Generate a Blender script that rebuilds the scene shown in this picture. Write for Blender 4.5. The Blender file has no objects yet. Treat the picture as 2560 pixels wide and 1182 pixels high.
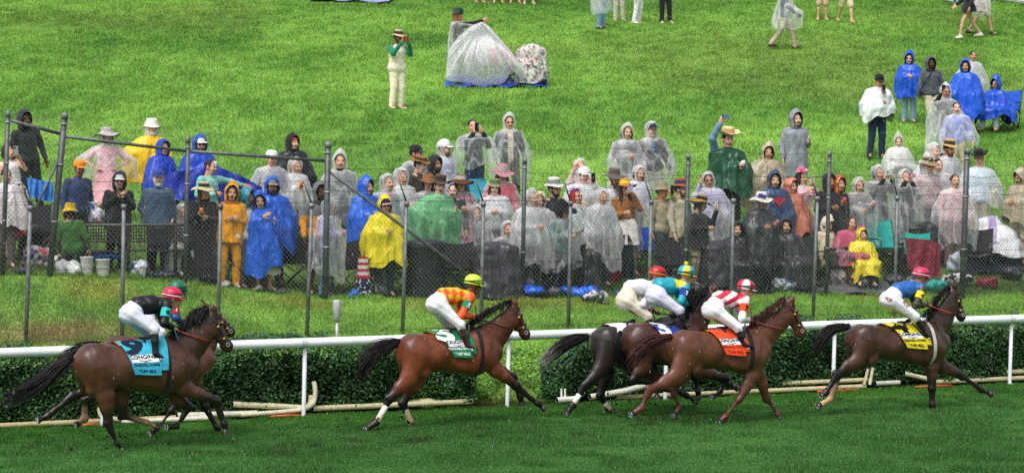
import bpy, math, random, re
import numpy as np
from mathutils import Vector
SC = bpy.context.scene
COL = SC.collection
rng = np.random.default_rng(7)
random.seed(7)
# ------------------------------------------------ camera, sky, sun, exposure
FP, CH, HY = 7500.0, 4.116, 353.0            # focal length in photo pixels, camera height, horizon row
PITCH = math.atan((591-HY)/FP)
cam = bpy.data.cameras.new('camera'); camo = bpy.data.objects.new('camera', cam); COL.objects.link(camo)
cam.sensor_width = 36; cam.lens = 36*FP/2560; cam.clip_start = .5; cam.clip_end = 2000
camo.location = (0, 0, CH); camo.rotation_euler = (math.pi/2-PITCH, 0, 0)
cam.dof.use_dof = True; cam.dof.focus_distance = 46; cam.dof.aperture_fstop = 6.3
SC.camera = camo
W = bpy.data.worlds.new('World'); SC.world = W; W.use_nodes = True
wn = W.node_tree; bg = wn.nodes['Background']
sky = wn.nodes.new('ShaderNodeTexSky'); sky.sky_type = 'NISHITA'; sky.sun_disc = False
SUN_EL, SUN_AZ = math.radians(58), math.radians(205)
sky.sun_elevation = SUN_EL; sky.sun_rotation = SUN_AZ
sky.air_density = 1.0; sky.dust_density = 4.0
hs = wn.nodes.new('ShaderNodeHueSaturation'); hs.inputs['Saturation'].default_value = .35
wn.links.new(sky.outputs[0], hs.inputs['Color']); wn.links.new(hs.outputs[0], bg.inputs[0])
bg.inputs[1].default_value = .138
sl = bpy.data.lights.new('sun', 'SUN'); slo = bpy.data.objects.new('sun', sl); COL.objects.link(slo)
sl.energy = 1.45; sl.angle = math.radians(38); sl.color = (1, .97, .93)
sd = Vector((math.sin(SUN_AZ)*math.cos(SUN_EL), math.cos(SUN_AZ)*math.cos(SUN_EL), math.sin(SUN_EL)))
slo.rotation_euler = sd.to_track_quat('Z', 'Y').to_euler()
SC.view_settings.view_transform = 'Standard'; SC.view_settings.look = 'None'
SC.view_settings.exposure = 0.42; SC.view_settings.gamma = 1
SC.render.engine = 'CYCLES'; SC.cycles.use_denoising = False; SC.cycles.sample_clamp_indirect = 4
SC.cycles.transparent_max_bounces = 24; SC.cycles.max_bounces = 6; SC.cycles.diffuse_bounces = 3
SC.cycles.glossy_bounces = 2; SC.cycles.transmission_bounces = 4; SC.cycles.caustics_reflective = False

# ------------------------------------------------ pixels of the photo -> world
CP, SP = math.cos(PITCH), math.sin(PITCH)
def ray(px, py):
    a = (px-1280)/FP; b = (591-py)/FP
    return np.array([a, CP+b*SP, -SP+b*CP])
CAM = np.array([0, 0, CH])
def P(px, py, Y):
    r = ray(px, py); return CAM+r*(Y/r[1])
def proj(p):
    q = np.asarray(p, float)-CAM
    f = q[..., 1]*CP-q[..., 2]*SP; u = q[..., 1]*SP+q[..., 2]*CP
    return 1280+FP*q[..., 0]/f, 591-FP*u/f
KS = .52
def yrail(X): return 46.22+KS*X
SEC = math.sqrt(1+KS*KS)
U = np.array([1, KS, 0])/SEC; V = np.array([-KS, 1, 0])/SEC      # along the track, away from the camera
def sst(x, a, b):
    t = np.clip((x-a)/(b-a), 0, 1); return t*t*(3-2*t)
def hsh(ix, iy, s):
    n = np.sin(ix*127.1+iy*311.7+s*74.7)*43758.5453
    return n-np.floor(n)
def vn(x, y, s=0):
    x = np.asarray(x, float); y = np.asarray(y, float)
    ix = np.floor(x); iy = np.floor(y); fx = x-ix; fy = y-iy
    fx = fx*fx*(3-2*fx); fy = fy*fy*(3-2*fy)
    return (hsh(ix, iy, s)*(1-fx)+hsh(ix+1, iy, s)*fx)*(1-fy)+(hsh(ix, iy+1, s)*(1-fx)+hsh(ix+1, iy+1, s)*fx)*fy
def gz(X, Y):
    X = np.asarray(X, float); Y = np.asarray(Y, float)
    d = Y-yrail(X)
    zb = np.interp(X, [-9, -7.2, -5.4, -3.2, 0, 5.8, 8], [2.0, 1.93, 1.75, 1.45, 1.36, 1.24, 1.14])
    z = np.where(d < 3.5, 1.0*np.clip((d-1.25)/2.25, 0, 1)**.9, 1.0+(zb-1.0)*np.clip((d-3.5)/2.6, 0, 1))
    yb = yrail(X)+6.4
    yy = np.maximum(Y-65, 0); far = 3.75+.152*np.minimum(yy, 75)
    mid = zb+(3.75-zb)*np.clip((Y-yb)/(65-yb), 0, 1)
    z = np.where(d > 6.1, np.where(Y > 65, far, np.maximum(mid, zb)), z)
    z = z+.05*(vn(X*.5, Y*.3, 3)-.5)*np.clip(d-1, 0, 1)
    return np.where(d < 1.2, 0, z)
def G(px, py, y0=30.):
    Ys = np.arange(y0, 150, .05); r = ray(px, py); k = Ys/r[1]
    pts = CAM[None]+r[None]*k[:, None]; g = gz(pts[:, 0], pts[:, 1])
    i = int(np.argmax(pts[:, 2] <= g)) if (pts[:, 2] <= g).any() else len(Ys)-1
    p = pts[i].copy(); p[2] = g[i]; return p

# ------------------------------------------------ colours and materials
def c(h, k=1.0):
    v = np.array([int(h[i:i+2], 16)/255 for i in (0, 2, 4)])
    return np.where(v <= .04045, v/12.92, ((v+.055)/1.055)**2.4)*k
MATS = {}
def creases(t, vec, scale, width=.05):
    """network of sharp crease lines: 1 on the line, 0 away from it"""
    mp = t.nodes.new('ShaderNodeMapping'); mp.inputs['Scale'].default_value = (1, 1, .38); mp.inputs['Rotation'].default_value = (.15, .2, 0); t.links.new(vec, mp.inputs['Vector']); vec = mp.outputs[0]
    outs = []
    for sc_, dis in ((scale, .35), (scale*2.1, .3)):
        n = t.nodes.new('ShaderNodeTexNoise'); n.inputs['Scale'].default_value = sc_; n.inputs['Detail'].default_value = 1.5; n.inputs['Distortion'].default_value = dis
        t.links.new(vec, n.inputs['Vector']); s = t.nodes.new('ShaderNodeMath'); s.operation = 'SUBTRACT'; s.inputs[1].default_value = .5; t.links.new(n.outputs[0], s.inputs[0])
        a = t.nodes.new('ShaderNodeMath'); a.operation = 'ABSOLUTE'; t.links.new(s.outputs[0], a.inputs[0])
        m = t.nodes.new('ShaderNodeMapRange'); m.interpolation_type = 'SMOOTHSTEP'; m.inputs[1].default_value = 0; m.inputs[2].default_value = width; m.inputs[3].default_value = 1; m.inputs[4].default_value = 0; t.links.new(a.outputs[0], m.inputs[0]); outs.append(m.outputs[0])
    mx = t.nodes.new('ShaderNodeMath'); mx.operation = 'MULTIPLY_ADD'; mx.inputs[1].default_value = .4; t.links.new(outs[1], mx.inputs[0]); t.links.new(outs[0], mx.inputs[2]); return mx.outputs[0]
def mat(name, col=None, rough=.6, spec=.4, metal=0, bump=0, bscale=60, noise=0, nscale=8, sheen=0, transl=0, coat=0, mud=0):
    """procedural surface; col None reads the vertex colour of the thing"""
    if name in MATS: return MATS[name]
    m = bpy.data.materials.new(name); m.use_nodes = True; t = m.node_tree; b = t.nodes['Principled BSDF']
    b.inputs['Roughness'].default_value = rough; b.inputs['Specular IOR Level'].default_value = spec
    b.inputs['Metallic'].default_value = metal
    if sheen: b.inputs['Sheen Weight'].default_value = sheen
    if coat: b.inputs['Coat Weight'].default_value = coat
    tc = t.nodes.new('ShaderNodeTexCoord')
    if col is None:
        a = t.nodes.new('ShaderNodeAttribute'); a.attribute_name = 'Col'; src = a.outputs['Color']
    else:
        a = t.nodes.new('ShaderNodeRGB'); a.outputs[0].default_value = (*col, 1); src = a.outputs[0]
    if noise:
        n = t.nodes.new('ShaderNodeTexNoise'); n.inputs['Scale'].default_value = nscale; n.inputs['Detail'].default_value = 6
        t.links.new(tc.outputs['Object'], n.inputs['Vector'])
        mr = t.nodes.new('ShaderNodeMapRange'); mr.inputs[1].default_value = .3; mr.inputs[2].default_value = .7
        mr.inputs[3].default_value = 1-noise; mr.inputs[4].default_value = 1+noise
        t.links.new(n.outputs[0], mr.inputs[0])
        vm = t.nodes.new('ShaderNodeVectorMath'); vm.operation = 'SCALE'
        t.links.new(src, vm.inputs[0]); t.links.new(mr.outputs[0], vm.inputs['Scale']); src = vm.outputs[0]
    if mud:
        vo = t.nodes.new('ShaderNodeTexVoronoi'); vo.inputs['Scale'].default_value = 34; t.links.new(tc.outputs['Object'], vo.inputs['Vector'])
        n = t.nodes.new('ShaderNodeTexNoise'); n.inputs['Scale'].default_value = 6; t.links.new(tc.outputs['Object'], n.inputs['Vector'])
        ml = t.nodes.new('ShaderNodeMath'); ml.operation = 'MULTIPLY_ADD'; ml.inputs[1].default_value = .5; ml.inputs[2].default_value = -.12; t.links.new(n.outputs[0], ml.inputs[0])
        lt = t.nodes.new('ShaderNodeMath'); lt.operation = 'LESS_THAN'; t.links.new(vo.outputs['Distance'], lt.inputs[0]); t.links.new(ml.outputs[0], lt.inputs[1])
        mm = t.nodes.new('ShaderNodeMath'); mm.operation = 'MULTIPLY'; mm.inputs[1].default_value = mud; t.links.new(lt.outputs[0], mm.inputs[0])
        mx = t.nodes.new('ShaderNodeMix'); mx.data_type = 'RGBA'; mx.inputs[7].default_value = (*c('5a4630'), 1); t.links.new(mm.outputs[0], mx.inputs[0]); t.links.new(src, mx.inputs[6]); src = mx.outputs[2]
    t.links.new(src, b.inputs['Base Color'])
    if bump:
        n = t.nodes.new('ShaderNodeTexNoise'); n.inputs['Scale'].default_value = bscale; n.inputs['Detail'].default_value = 5
        if name in ('wet plastic cloth', 'race silks'): n.noise_type = 'RIDGED_MULTIFRACTAL'; n.inputs['Scale'].default_value = 3.2 if name[0] == 'w' else 7; n.inputs['Detail'].default_value = 2; n.inputs['Distortion'].default_value = .5
        t.links.new(tc.outputs['Object'], n.inputs['Vector'])
        bp = t.nodes.new('ShaderNodeBump'); bp.inputs['Strength'].default_value = min(1, bump); bp.inputs['Distance'].default_value = .03 if bump < .8 else .07
        t.links.new(n.outputs[0], bp.inputs['Height'])
        if name == 'wet plastic cloth':
            b2 = t.nodes.new('ShaderNodeBump'); b2.inputs['Strength'].default_value = .65; b2.inputs['Distance'].default_value = .02
            t.links.new(creases(t, tc.outputs['Object'], 3.6, .11), b2.inputs['Height']); t.links.new(bp.outputs[0], b2.inputs['Normal']); bp = b2
        t.links.new(bp.outputs[0], b.inputs['Normal'])
    if transl:
        tr = t.nodes.new('ShaderNodeBsdfTranslucent'); t.links.new(src, tr.inputs[0])
        mx = t.nodes.new('ShaderNodeMixShader'); mx.inputs[0].default_value = transl
        t.links.new(b.outputs[0], mx.inputs[1]); t.links.new(tr.outputs[0], mx.inputs[2])
        t.links.new(mx.outputs[0], t.nodes['Material Output'].inputs[0])
    MATS[name] = m; return m
def film(name, tint=(.93, .95, .95), base=.22, edge=.65):
    """thin clear plastic: see-through face on, milky at folds and edges"""
    if name in MATS: return MATS[name]
    m = bpy.data.materials.new(name); m.use_nodes = True; t = m.node_tree; L = t.links
    b = t.nodes['Principled BSDF']; b.inputs['Base Color'].default_value = (*tint, 1)
    b.inputs['Roughness'].default_value = .16; b.inputs['Specular IOR Level'].default_value = .6
    tl = t.nodes.new('ShaderNodeBsdfTranslucent'); tl.inputs[0].default_value = (*tint, 1)
    m1 = t.nodes.new('ShaderNodeMixShader'); m1.inputs[0].default_value = .45; L.new(b.outputs[0], m1.inputs[1]); L.new(tl.outputs[0], m1.inputs[2])
    tp = t.nodes.new('ShaderNodeBsdfTransparent'); tp.inputs[0].default_value = (*[min(1, x+.05) for x in tint], 1)
    lw = t.nodes.new('ShaderNodeLayerWeight'); lw.inputs[0].default_value = .45
    tc = t.nodes.new('ShaderNodeTexCoord'); n = t.nodes.new('ShaderNodeTexNoise'); n.noise_type = 'RIDGED_MULTIFRACTAL'; n.normalize = True; n.inputs['Scale'].default_value = 2.6; n.inputs['Detail'].default_value = 3
    n.inputs['Distortion'].default_value = .6
    L.new(tc.outputs['Object'], n.inputs['Vector'])
    cr = creases(t, tc.outputs['Object'], 3.6, .075)
    mr = t.nodes.new('ShaderNodeMapRange'); mr.inputs[1].default_value = 0; mr.inputs[2].default_value = 1.4; mr.inputs[3].default_value = base*.7; mr.inputs[4].default_value = min(.95, base*.8+.36)
    L.new(cr, mr.inputs[0])
    ml = t.nodes.new('ShaderNodeMath'); ml.operation = 'MULTIPLY_ADD'; ml.inputs[1].default_value = edge; ml.use_clamp = True
    L.new(lw.outputs['Facing'], ml.inputs[0]); L.new(mr.outputs[0], ml.inputs[2])
    m2 = t.nodes.new('ShaderNodeMixShader'); L.new(ml.outputs[0], m2.inputs[0]); L.new(tp.outputs[0], m2.inputs[1]); L.new(m1.outputs[0], m2.inputs[2])
    bp = t.nodes.new('ShaderNodeBump'); bp.inputs['Strength'].default_value = .45; bp.inputs['Distance'].default_value = .025
    L.new(cr, bp.inputs['Height']); L.new(bp.outputs[0], b.inputs['Normal']); L.new(bp.outputs[0], lw.inputs['Normal'])
    L.new(m2.outputs[0], t.nodes['Material Output'].inputs[0]); MATS[name] = m; return m

# ------------------------------------------------ mesh building
def mesh(name, Vt, F, mats, cols=None, mi=None, smooth=True):
    Vt = np.asarray(Vt, np.float32); me = bpy.data.meshes.new(name)
    if isinstance(F, np.ndarray):
        n, k = F.shape; lens = np.full(n, k); flat = F.ravel()
    else:
        lens = np.array([len(f) for f in F]); flat = np.concatenate([np.asarray(f) for f in F]) if len(F) else np.array([], int)
    me.vertices.add(len(Vt)); me.vertices.foreach_set('co', Vt.ravel())
    me.loops.add(len(flat)); me.loops.foreach_set('vertex_index', flat.astype(np.int32))
    me.polygons.add(len(lens)); st = np.concatenate([[0], np.cumsum(lens)[:-1]]).astype(np.int32)
    me.polygons.foreach_set('loop_start', st); me.polygons.foreach_set('loop_total', lens.astype(np.int32))
    me.polygons.foreach_set('use_smooth', np.full(len(lens), smooth))
    if not isinstance(mats, (list, tuple)): mats = [mats]
    for m in mats: me.materials.append(m)
    if mi is not None: me.polygons.foreach_set('material_index', np.asarray(mi, np.int32))
    if cols is not None:
        a = me.color_attributes.new('Col', 'FLOAT_COLOR', 'POINT')
        cc = np.ones((len(Vt), 4), np.float32); cc[:, :3] = cols; a.data.foreach_set('color', cc.ravel())
    me.update(calc_edges=True); return me
def link(name, me, parent=None, loc=None, rz=0):
    o = bpy.data.objects.new(name, me); COL.objects.link(o)
    if parent is not None: o.parent = parent
    if loc is not None: o.location = tuple(float(q) for q in loc)
    if rz: o.rotation_euler = (0, 0, rz)
    return o
def tag(o, label=None, cat=None, group=None, kind=None):
    if label: o['label'] = label
    if cat: o['category'] = cat
    if group: o['group'] = group
    if kind: o['kind'] = kind
    return o
class MB:
    """collects simple shapes of ONE part"""
    def __init__(s): s.v = []; s.f = []; s.c = []; s.n = 0
    def add(s, v, f, col=(.5, .5, .5)):
        v = np.asarray(v, float); s.v.append(v); s.f += [[i+s.n for i in q] for q in f]
        col = np.asarray(col, float); s.c.append(np.tile(col, (len(v), 1)) if col.ndim == 1 else col); s.n += len(v); return s
    def box(s, ce, sz, col=(.5,)*3, R=None, taper=1.0):
        ce = np.asarray(ce, float); h = np.asarray(sz, float)/2
        p = np.array([[x, y, z] for z in (-1, 1) for y in (-1, 1) for x in (-1, 1)], float)
        p[4:, :2] *= taper; p = p*h
        if R is not None: p = p@np.asarray(R).T
        s.add(p+ce, [[0, 2, 3, 1], [4, 5, 7, 6], [0, 1, 5, 4], [2, 6, 7, 3], [0, 4, 6, 2], [1, 3, 7, 5]], col); return s
    def tube(s, pts, r, col=(.5,)*3, n=8, cap=True):
        pts = np.asarray(pts, float); m = len(pts); r = np.full(m, r) if np.isscalar(r) else np.asarray(r, float)
        T = np.gradient(pts, axis=0); T /= np.linalg.norm(T, axis=1)[:, None]+1e-9
        a = np.array([0, 0, 1.]) if abs(T[0, 2]) < .9 else np.array([1., 0, 0])
        vs = []
        N = np.cross(T[0], a); N /= np.linalg.norm(N)
        th = np.arange(n)*2*math.pi/n
        for i in range(m):
            N = N-T[i]*np.dot(N, T[i]); N /= np.linalg.norm(N)+1e-9; B = np.cross(T[i], N)
            vs.append(pts[i]+r[i]*(np.cos(th)[:, None]*N+np.sin(th)[:, None]*B))
        f = [[i*n+j, i*n+(j+1) % n, (i+1)*n+(j+1) % n, (i+1)*n+j] for i in range(m-1) for j in range(n)]
        if cap: f += [list(range(n))[::-1], [(m-1)*n+j for j in range(n)]]
        s.add(np.concatenate(vs), f, col); return s
    def lathe(s, prof, col=(.5,)*3, n=20, ce=(0, 0, 0), sy=1.0, fn=None):
        prof = np.asarray(prof, float); th = np.arange(n)*2*math.pi/n; v = []
        for r, z in prof: v.append(np.stack([r*np.cos(th), r*sy*np.sin(th), np.full(n, z)], 1))
        v = np.concatenate(v)
        if fn: v = fn(v)
        m = len(prof); f = [[i*n+j, i*n+(j+1) % n, (i+1)*n+(j+1) % n, (i+1)*n+j] for i in range(m-1) for j in range(n)]
        s.add(v+np.asarray(ce), f, col); return s
    def grid(s, Pt, col=(.5,)*3, closed=False):
        a, b = Pt.shape[:2]; v = Pt.reshape(-1, 3)
        f = [[i*b+j, i*b+(j+1) % b, (i+1)*b+(j+1) % b, (i+1)*b+j] for i in range(a-1) for j in range(b if closed else b-1)]
        s.add(v, f, col if np.ndim(col) < 3 else np.asarray(col).reshape(-1, 3)); return s
    def build(s, name, m, parent=None, smooth=True, loc=None, rz=0):
        return link(name, mesh(name, np.concatenate(s.v), s.f, m, np.concatenate(s.c), smooth=smooth), parent, loc, rz)

# ------------------------------------------------ organic shapes: blended capsules and ellipsoids
def RC(a, b, ra, rb=None, col=(.5,)*3, sq=(1, 1, 1)):
    return ('c', np.asarray(a, float), np.asarray(b, float), ra, ra if rb is None else rb, col, np.asarray(sq, float))
def EL(ce, r, col=(.5,)*3, R=None):
    return ('e', np.asarray(ce, float), np.asarray(r, float), None if R is None else np.asarray(R, float), None, col, None)
def pdist(p, X):
    if p[0] == 'c':
        s = p[6]; a = p[1]/s; b = p[2]/s; q = X/s-a; ab = b-a; L = max(ab@ab, 1e-9)
        h = np.clip((q@ab)/L, 0, 1)
        return (np.sqrt(((q-h[..., None]*ab)**2).sum(-1))-(p[3]+(p[4]-p[3])*h))*min(1, s.min()**.5)
    q = X-p[1]
    if p[3] is not None: q = q@p[3]
    k0 = np.sqrt(((q/p[2])**2).sum(-1)); k1 = np.sqrt(((q/p[2]**2)**2).sum(-1))+1e-9
    return k0*(k0-1)/k1
def pbox(p):
    if p[0] == 'c':
        s = p[6]; return np.minimum(p[1]-p[3]*s, p[2]-p[4]*s), np.maximum(p[1]+p[3]*s, p[2]+p[4]*s)
    r = p[2] if p[3] is None else np.full(3, p[2].max()); return p[1]-r, p[1]+r
def smin(a, b, k):
    if k <= 0: return np.minimum(a, b)
    h = np.clip(.5+.5*(b-a)/k, 0, 1); return b*(1-h)+a*h-k*h*(1-h)
def field(prims, X, k=.03):
    d = np.full(X.shape[:-1], 9.)
    for p in prims: d = smin(d, pdist(p, X), k)
    return d
OFS = np.array([[i, j, l] for i in (0, 1) for j in (0, 1) for l in (0, 1)])
EDG = [(a, b) for a in range(8) for b in range(a+1, 8) if np.abs(OFS[a]-OFS[b]).sum() == 1]
def blend(prims, h=.02, k=.03, kc=.012, disp=None):
    """-> verts, quads, colours of the smooth union"""
    lo = np.min([pbox(p)[0] for p in prims], 0)-2*h-.02; hi = np.max([pbox(p)[1] for p in prims], 0)+2*h+.02
    n = np.ceil((hi-lo)/h).astype(int)+1
    F = np.full(n, 9., np.float32); ax = [lo[i]+h*np.arange(n[i]) for i in range(3)]
    for p in prims:
        a, b = pbox(p); m = 2.5*h+k
        i0 = np.maximum(((a-m-lo)/h).astype(int), 0); i1 = np.minimum(((b+m-lo)/h).astype(int)+2, n)
        S = tuple(slice(i0[q], i1[q]) for q in range(3))
        X = np.stack(np.meshgrid(*[ax[q][S[q]] for q in range(3)], indexing='ij'), -1)
        F[S] = smin(F[S], pdist(p, X), k)
    if disp is not None:
        X = np.stack(np.meshgrid(*ax, indexing='ij'), -1); m = np.abs(F) < .1; F[m] += disp(X[m])
    I = F < 0
    cs = I[:-1, :-1, :-1].astype(np.int8)*0
    for o in OFS: cs = cs+I[o[0]:n[0]-1+o[0], o[1]:n[1]-1+o[1], o[2]:n[2]-1+o[2]]
    cells = np.argwhere((cs > 0) & (cs < 8))
    idx = np.full(cs.shape, -1); idx[tuple(cells.T)] = np.arange(len(cells))
    v8 = np.stack([F[tuple((cells+o).T)] for o in OFS], 1)
    acc = np.zeros((len(cells), 3)); cnt = np.zeros(len(cells))
    for a, b in EDG:
        m = (v8[:, a] < 0) != (v8[:, b] < 0); t = v8[:, a]/(v8[:, a]-v8[:, b]+1e-12)
        acc += np.where(m[:, None], OFS[a]+(OFS[b]-OFS[a])*t[:, None], 0); cnt += m
    Vt = lo+h*(cells+acc/cnt[:, None])
    Q = []
    for d in range(3):
        e = [0, 0, 0]; e[d] = 1; o1, o2 = [x for x in range(3) if x != d]
        A = I[:n[0]-e[0], :n[1]-e[1], :n[2]-e[2]]; B = I[e[0]:, e[1]:, e[2]:]
        w = np.argwhere(A != B); w = w[(w[:, o1] > 0) & (w[:, o2] > 0)]
        w = w[(w[:, o1] < cs.shape[o1]) & (w[:, o2] < cs.shape[o2])]
        u1 = np.zeros(3, int); u1[o1] = 1; u2 = np.zeros(3, int); u2[o2] = 1
        q = np.stack([idx[tuple((w-x).T)] for x in (u1+u2, u2, 0*u1, u1)], 1)
        fl = A[tuple(w.T)] != (d == 1); q[~fl] = q[~fl][:, ::-1]; Q.append(q)
    Q = np.concatenate(Q)
    D = np.stack([pdist(p, Vt) for p in prims], 1); D -= D.min(1)[:, None]; Wt = np.exp(-np.clip(D/kc, 0, 40)); Wt /= Wt.sum(1)[:, None]
    C = np.zeros((len(Vt), 3))
    for i, p in enumerate(prims):
        C += Wt[:, i:i+1]*(p[5](Vt) if callable(p[5]) else np.asarray(p[5])[None])
    return Vt, Q, C
def organic(name, prims, m, parent=None, h=.02, k=.03, kc=.012, disp=None, extra=None, loc=None, rz=0):
    v, f, cc = blend(prims, h, k, kc, disp)
    if extra is not None:
        n = len(v); v = np.concatenate([v]+[e[0] for e in extra]); cc = np.concatenate([cc]+[e[2] for e in extra])
        for e in extra: f = np.concatenate([f, e[1]+n]); n += len(e[0])
    return link(name, mesh(name, v, f, m, cc), parent, loc, rz)
# ------------------------------------------------ terrain and grass
def gcol(X, Y):
    d = Y-yrail(X)
    n1 = vn(X*.35, Y*.22, 11); n2 = vn(X*1.3, Y*.7, 12); n3 = vn(X*4, Y*2.2, 13)
    t = np.clip(.55*n1+.3*n2+.25*n3-.05, 0, 1)[:, None]
    t = np.clip((t-.5)*1.35+.5, 0, 1); hill = c('548836')*(1-t)+c('94c054')*t; wq = (sst(vn(X*.22+9, Y*.13, 44), .62, .85)*.35)[:, None]; hill = hill*(1-wq)+c('7d8a48')*wq
    far = sst(Y, 60, 95)[:, None]; hill = hill*(1-.12*far)+c('6d9a35')*.12*far
    hm = (sst(vn(X*4.5, Y*3, 51), .74, .86)*sst(d, -6, -5)*(1-sst(d, -1.2, -.6))*.55)[:, None]; tr = c('3f6a30')*(1-t)+c('568a44')*t; tr = tr*(1-hm)+c('3c3f20')*hm
    edge = c('2f6424')*(1-t)+c('5a8a36')*t
    w = sst(d, -3.2, .2)[:, None]; tr = tr*(1-w)+edge*w
    k = sst(d, .9, 1.5)[:, None]
    col = tr*(1-k)+hill*k
    # straw-coloured wear along the foot of the fence and a bare patch
    s = (np.exp(-((d-5.6)/.55)**2)*sst(vn(X*.9, Y*.9, 21), .35, .75)*.5)[:, None]
    col = col*(1-s)+c('a08c3c')*s
    crowd_shade = (sst(d, 6.2, 6.8)*(1-sst(d, 9, 12))*(.35+.5*vn(X*1.2, Y*1.2, 33)))[:, None]; col = col*(1-crowd_shade)+c('39422a')*crowd_shade  # shade among the crowd painted into the grass colour, with a trampled brown tone
    q = (np.exp(-(((X+7.05)/1.1)**2+((d-3.9)/.45)**2)))[:, None]; col = col*(1-q)+c('a39262')*q
    m = (np.exp(-(((X+.35)/.8)**2+((d-.85)/.45)**2))*.9)[:, None]; col = col*(1-m)+c('4a3a26')*m
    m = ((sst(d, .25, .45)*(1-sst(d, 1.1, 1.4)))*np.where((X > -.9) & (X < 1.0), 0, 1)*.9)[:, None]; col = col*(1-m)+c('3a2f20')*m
    return col
xs = np.concatenate([np.arange(-90, -12, 6.), np.arange(-12, 16, .4), np.arange(16, 95, 6.)])
ds = np.concatenate([[-60, -40, -25, -15], np.arange(-10, 12, .22), np.arange(12, 75, 1.), [80, 95, 120, 160, 220]])
XX, DD = np.meshgrid(xs, ds); YY = DD+yrail(XX)
g = np.stack([XX, YY, gz(XX, YY)], -1)
def ground_sheet(name, sel, label):
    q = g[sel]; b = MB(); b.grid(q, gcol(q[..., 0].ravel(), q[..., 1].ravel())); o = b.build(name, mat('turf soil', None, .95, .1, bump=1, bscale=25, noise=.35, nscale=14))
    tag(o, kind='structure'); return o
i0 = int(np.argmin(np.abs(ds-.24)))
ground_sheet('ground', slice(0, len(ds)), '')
def blades(name, label, n, xr, dr, hgt, wid, seed, keep=None, lean=.5, colk=1.0):
    r = np.random.default_rng(seed)
    Y = r.uniform(yrail(0)+dr[0]-5, yrail(0)+dr[1]+5, n*2) if False else None
    # even density on screen: depth from the row, spread over the width in view
    d = dr[0]+(dr[1]-dr[0])*r.random(n)**keep; x0 = r.uniform(-1, 1, n)
    Yc = (46.22+d)/(1-KS*x0*xr); X = x0*xr*Yc; Y = Yc
    f = sst(vn(X*3, Y*1.6, 31), .15, .85)
    H = hgt*(.45+.9*f)*r.uniform(.6, 1.25, n)
    a = r.uniform(0, 2*math.pi, n); w = wid*r.uniform(.7, 1.3, n)*np.clip(Y/48, 1, 3)
    B = np.stack([X, Y, gz(X, Y)-.005], 1)
    dx = np.stack([np.cos(a), np.sin(a), 0*a], 1)*w[:, None]
    la = r.uniform(0, 2*math.pi, n); ln = r.uniform(.1, lean, n)*H
    top = B+np.stack([np.cos(la)*ln, np.sin(la)*ln, H], 1)
    mid = B+np.stack([np.cos(la)*ln*.3, np.sin(la)*ln*.3, H*.6], 1)
    v = np.stack([B-dx, B+dx, mid+dx*.7, top, mid-dx*.7], 1).reshape(-1, 3)
    i = np.arange(n)*5; F = np.concatenate([np.stack([i, i+1, i+2, i+4], 1)]); T = np.stack([i+4, i+2, i+3, i+3], 1)
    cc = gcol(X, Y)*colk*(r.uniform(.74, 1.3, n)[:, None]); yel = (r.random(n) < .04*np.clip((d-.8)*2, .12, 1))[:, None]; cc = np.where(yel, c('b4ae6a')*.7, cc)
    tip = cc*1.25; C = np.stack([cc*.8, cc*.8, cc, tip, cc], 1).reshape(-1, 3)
    fl = np.concatenate([F.ravel(), T[:, :3].ravel()])
    me = bpy.data.meshes.new(name); me.vertices.add(len(v)); me.vertices.foreach_set('co', v.astype(np.float32).ravel())
    me.loops.add(len(fl)); me.loops.foreach_set('vertex_index', fl.astype(np.int32)); me.polygons.add(2*n)
    me.polygons.foreach_set('loop_start', np.concatenate([np.arange(n)*4, 4*n+np.arange(n)*3]).astype(np.int32))
    me.polygons.foreach_set('loop_total', np.concatenate([np.full(n, 4), np.full(n, 3)]).astype(np.int32))
    me.materials.append(mat('grass blade', None, .55, .3, transl=.35))
    at = me.color_attributes.new('Col', 'FLOAT_COLOR', 'POINT'); c4 = np.ones((len(v), 4), np.float32); c4[:, :3] = C; at.data.foreach_set('color', c4.ravel())
    me.update(calc_edges=True); o = link(name, me); tag(o, label, 'grass', kind='stuff'); return o
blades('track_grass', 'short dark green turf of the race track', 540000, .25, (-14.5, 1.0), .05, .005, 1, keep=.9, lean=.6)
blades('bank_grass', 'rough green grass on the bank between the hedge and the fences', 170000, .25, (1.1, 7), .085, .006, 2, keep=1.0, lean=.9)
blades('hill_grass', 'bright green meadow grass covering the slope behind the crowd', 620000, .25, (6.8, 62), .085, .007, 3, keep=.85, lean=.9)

# ------------------------------------------------ white running rail
def onrail(X, off=0): return np.array([X, yrail(X)+off, 0.])
def xof(px, off=0):      # X where the line 'off' behind the rail crosses this photo column
    a = (px-1280)/FP; return a*(46.22+off)/(1-KS*a)
white = mat('white rail plastic', None, .35, .5, noise=.1, nscale=3, mud=.12)
rail = link('track_rail', None); tag(rail, 'white running rail on slanted posts along the turf track', 'rail')
b = MB(); X0, X1 = -11, 14
p = np.array([onrail(x) for x in np.linspace(X0, X1, 60)]); th = np.arange(16)*2*math.pi/16
ring = [(math.cos(t)*.085, math.sin(t)*.072) for t in th]
b.grid(np.stack([p+V*q[0]+np.array([0, 0, 1.118+q[1]]) for q in ring], 1), c('e8ecef'), closed=True)
b.build('rail_tube', white, rail)
for px in (252, 757, 1268, 1664, 2085, 2528, -260, 2980):
    x = xof(px, 0); q = onrail(x, .06)
    b = MB(); b.tube([q+[0, 0, -.03], q+[0, 0, .0], q+V*(-.03)+[.01, 0, 1.06]], .032, c('e4e8ec'), 12); t_ = onrail(x)+[0, 0, 1.118]; th_ = np.linspace(0, 2*math.pi, 17)[:-1]; b.grid(np.array([[t_+U*o_+V*math.cos(a)*.088+np.array([0, 0, math.sin(a)*.075]) for a in th_] for o_ in (-.05, .05)]), c('c9ced2'), closed=True); b.box(q+V*(-.03)+[0, 0, .02], (.09, .09, .012), c('9a9ea0')); b.build('post', white, rail)

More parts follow.
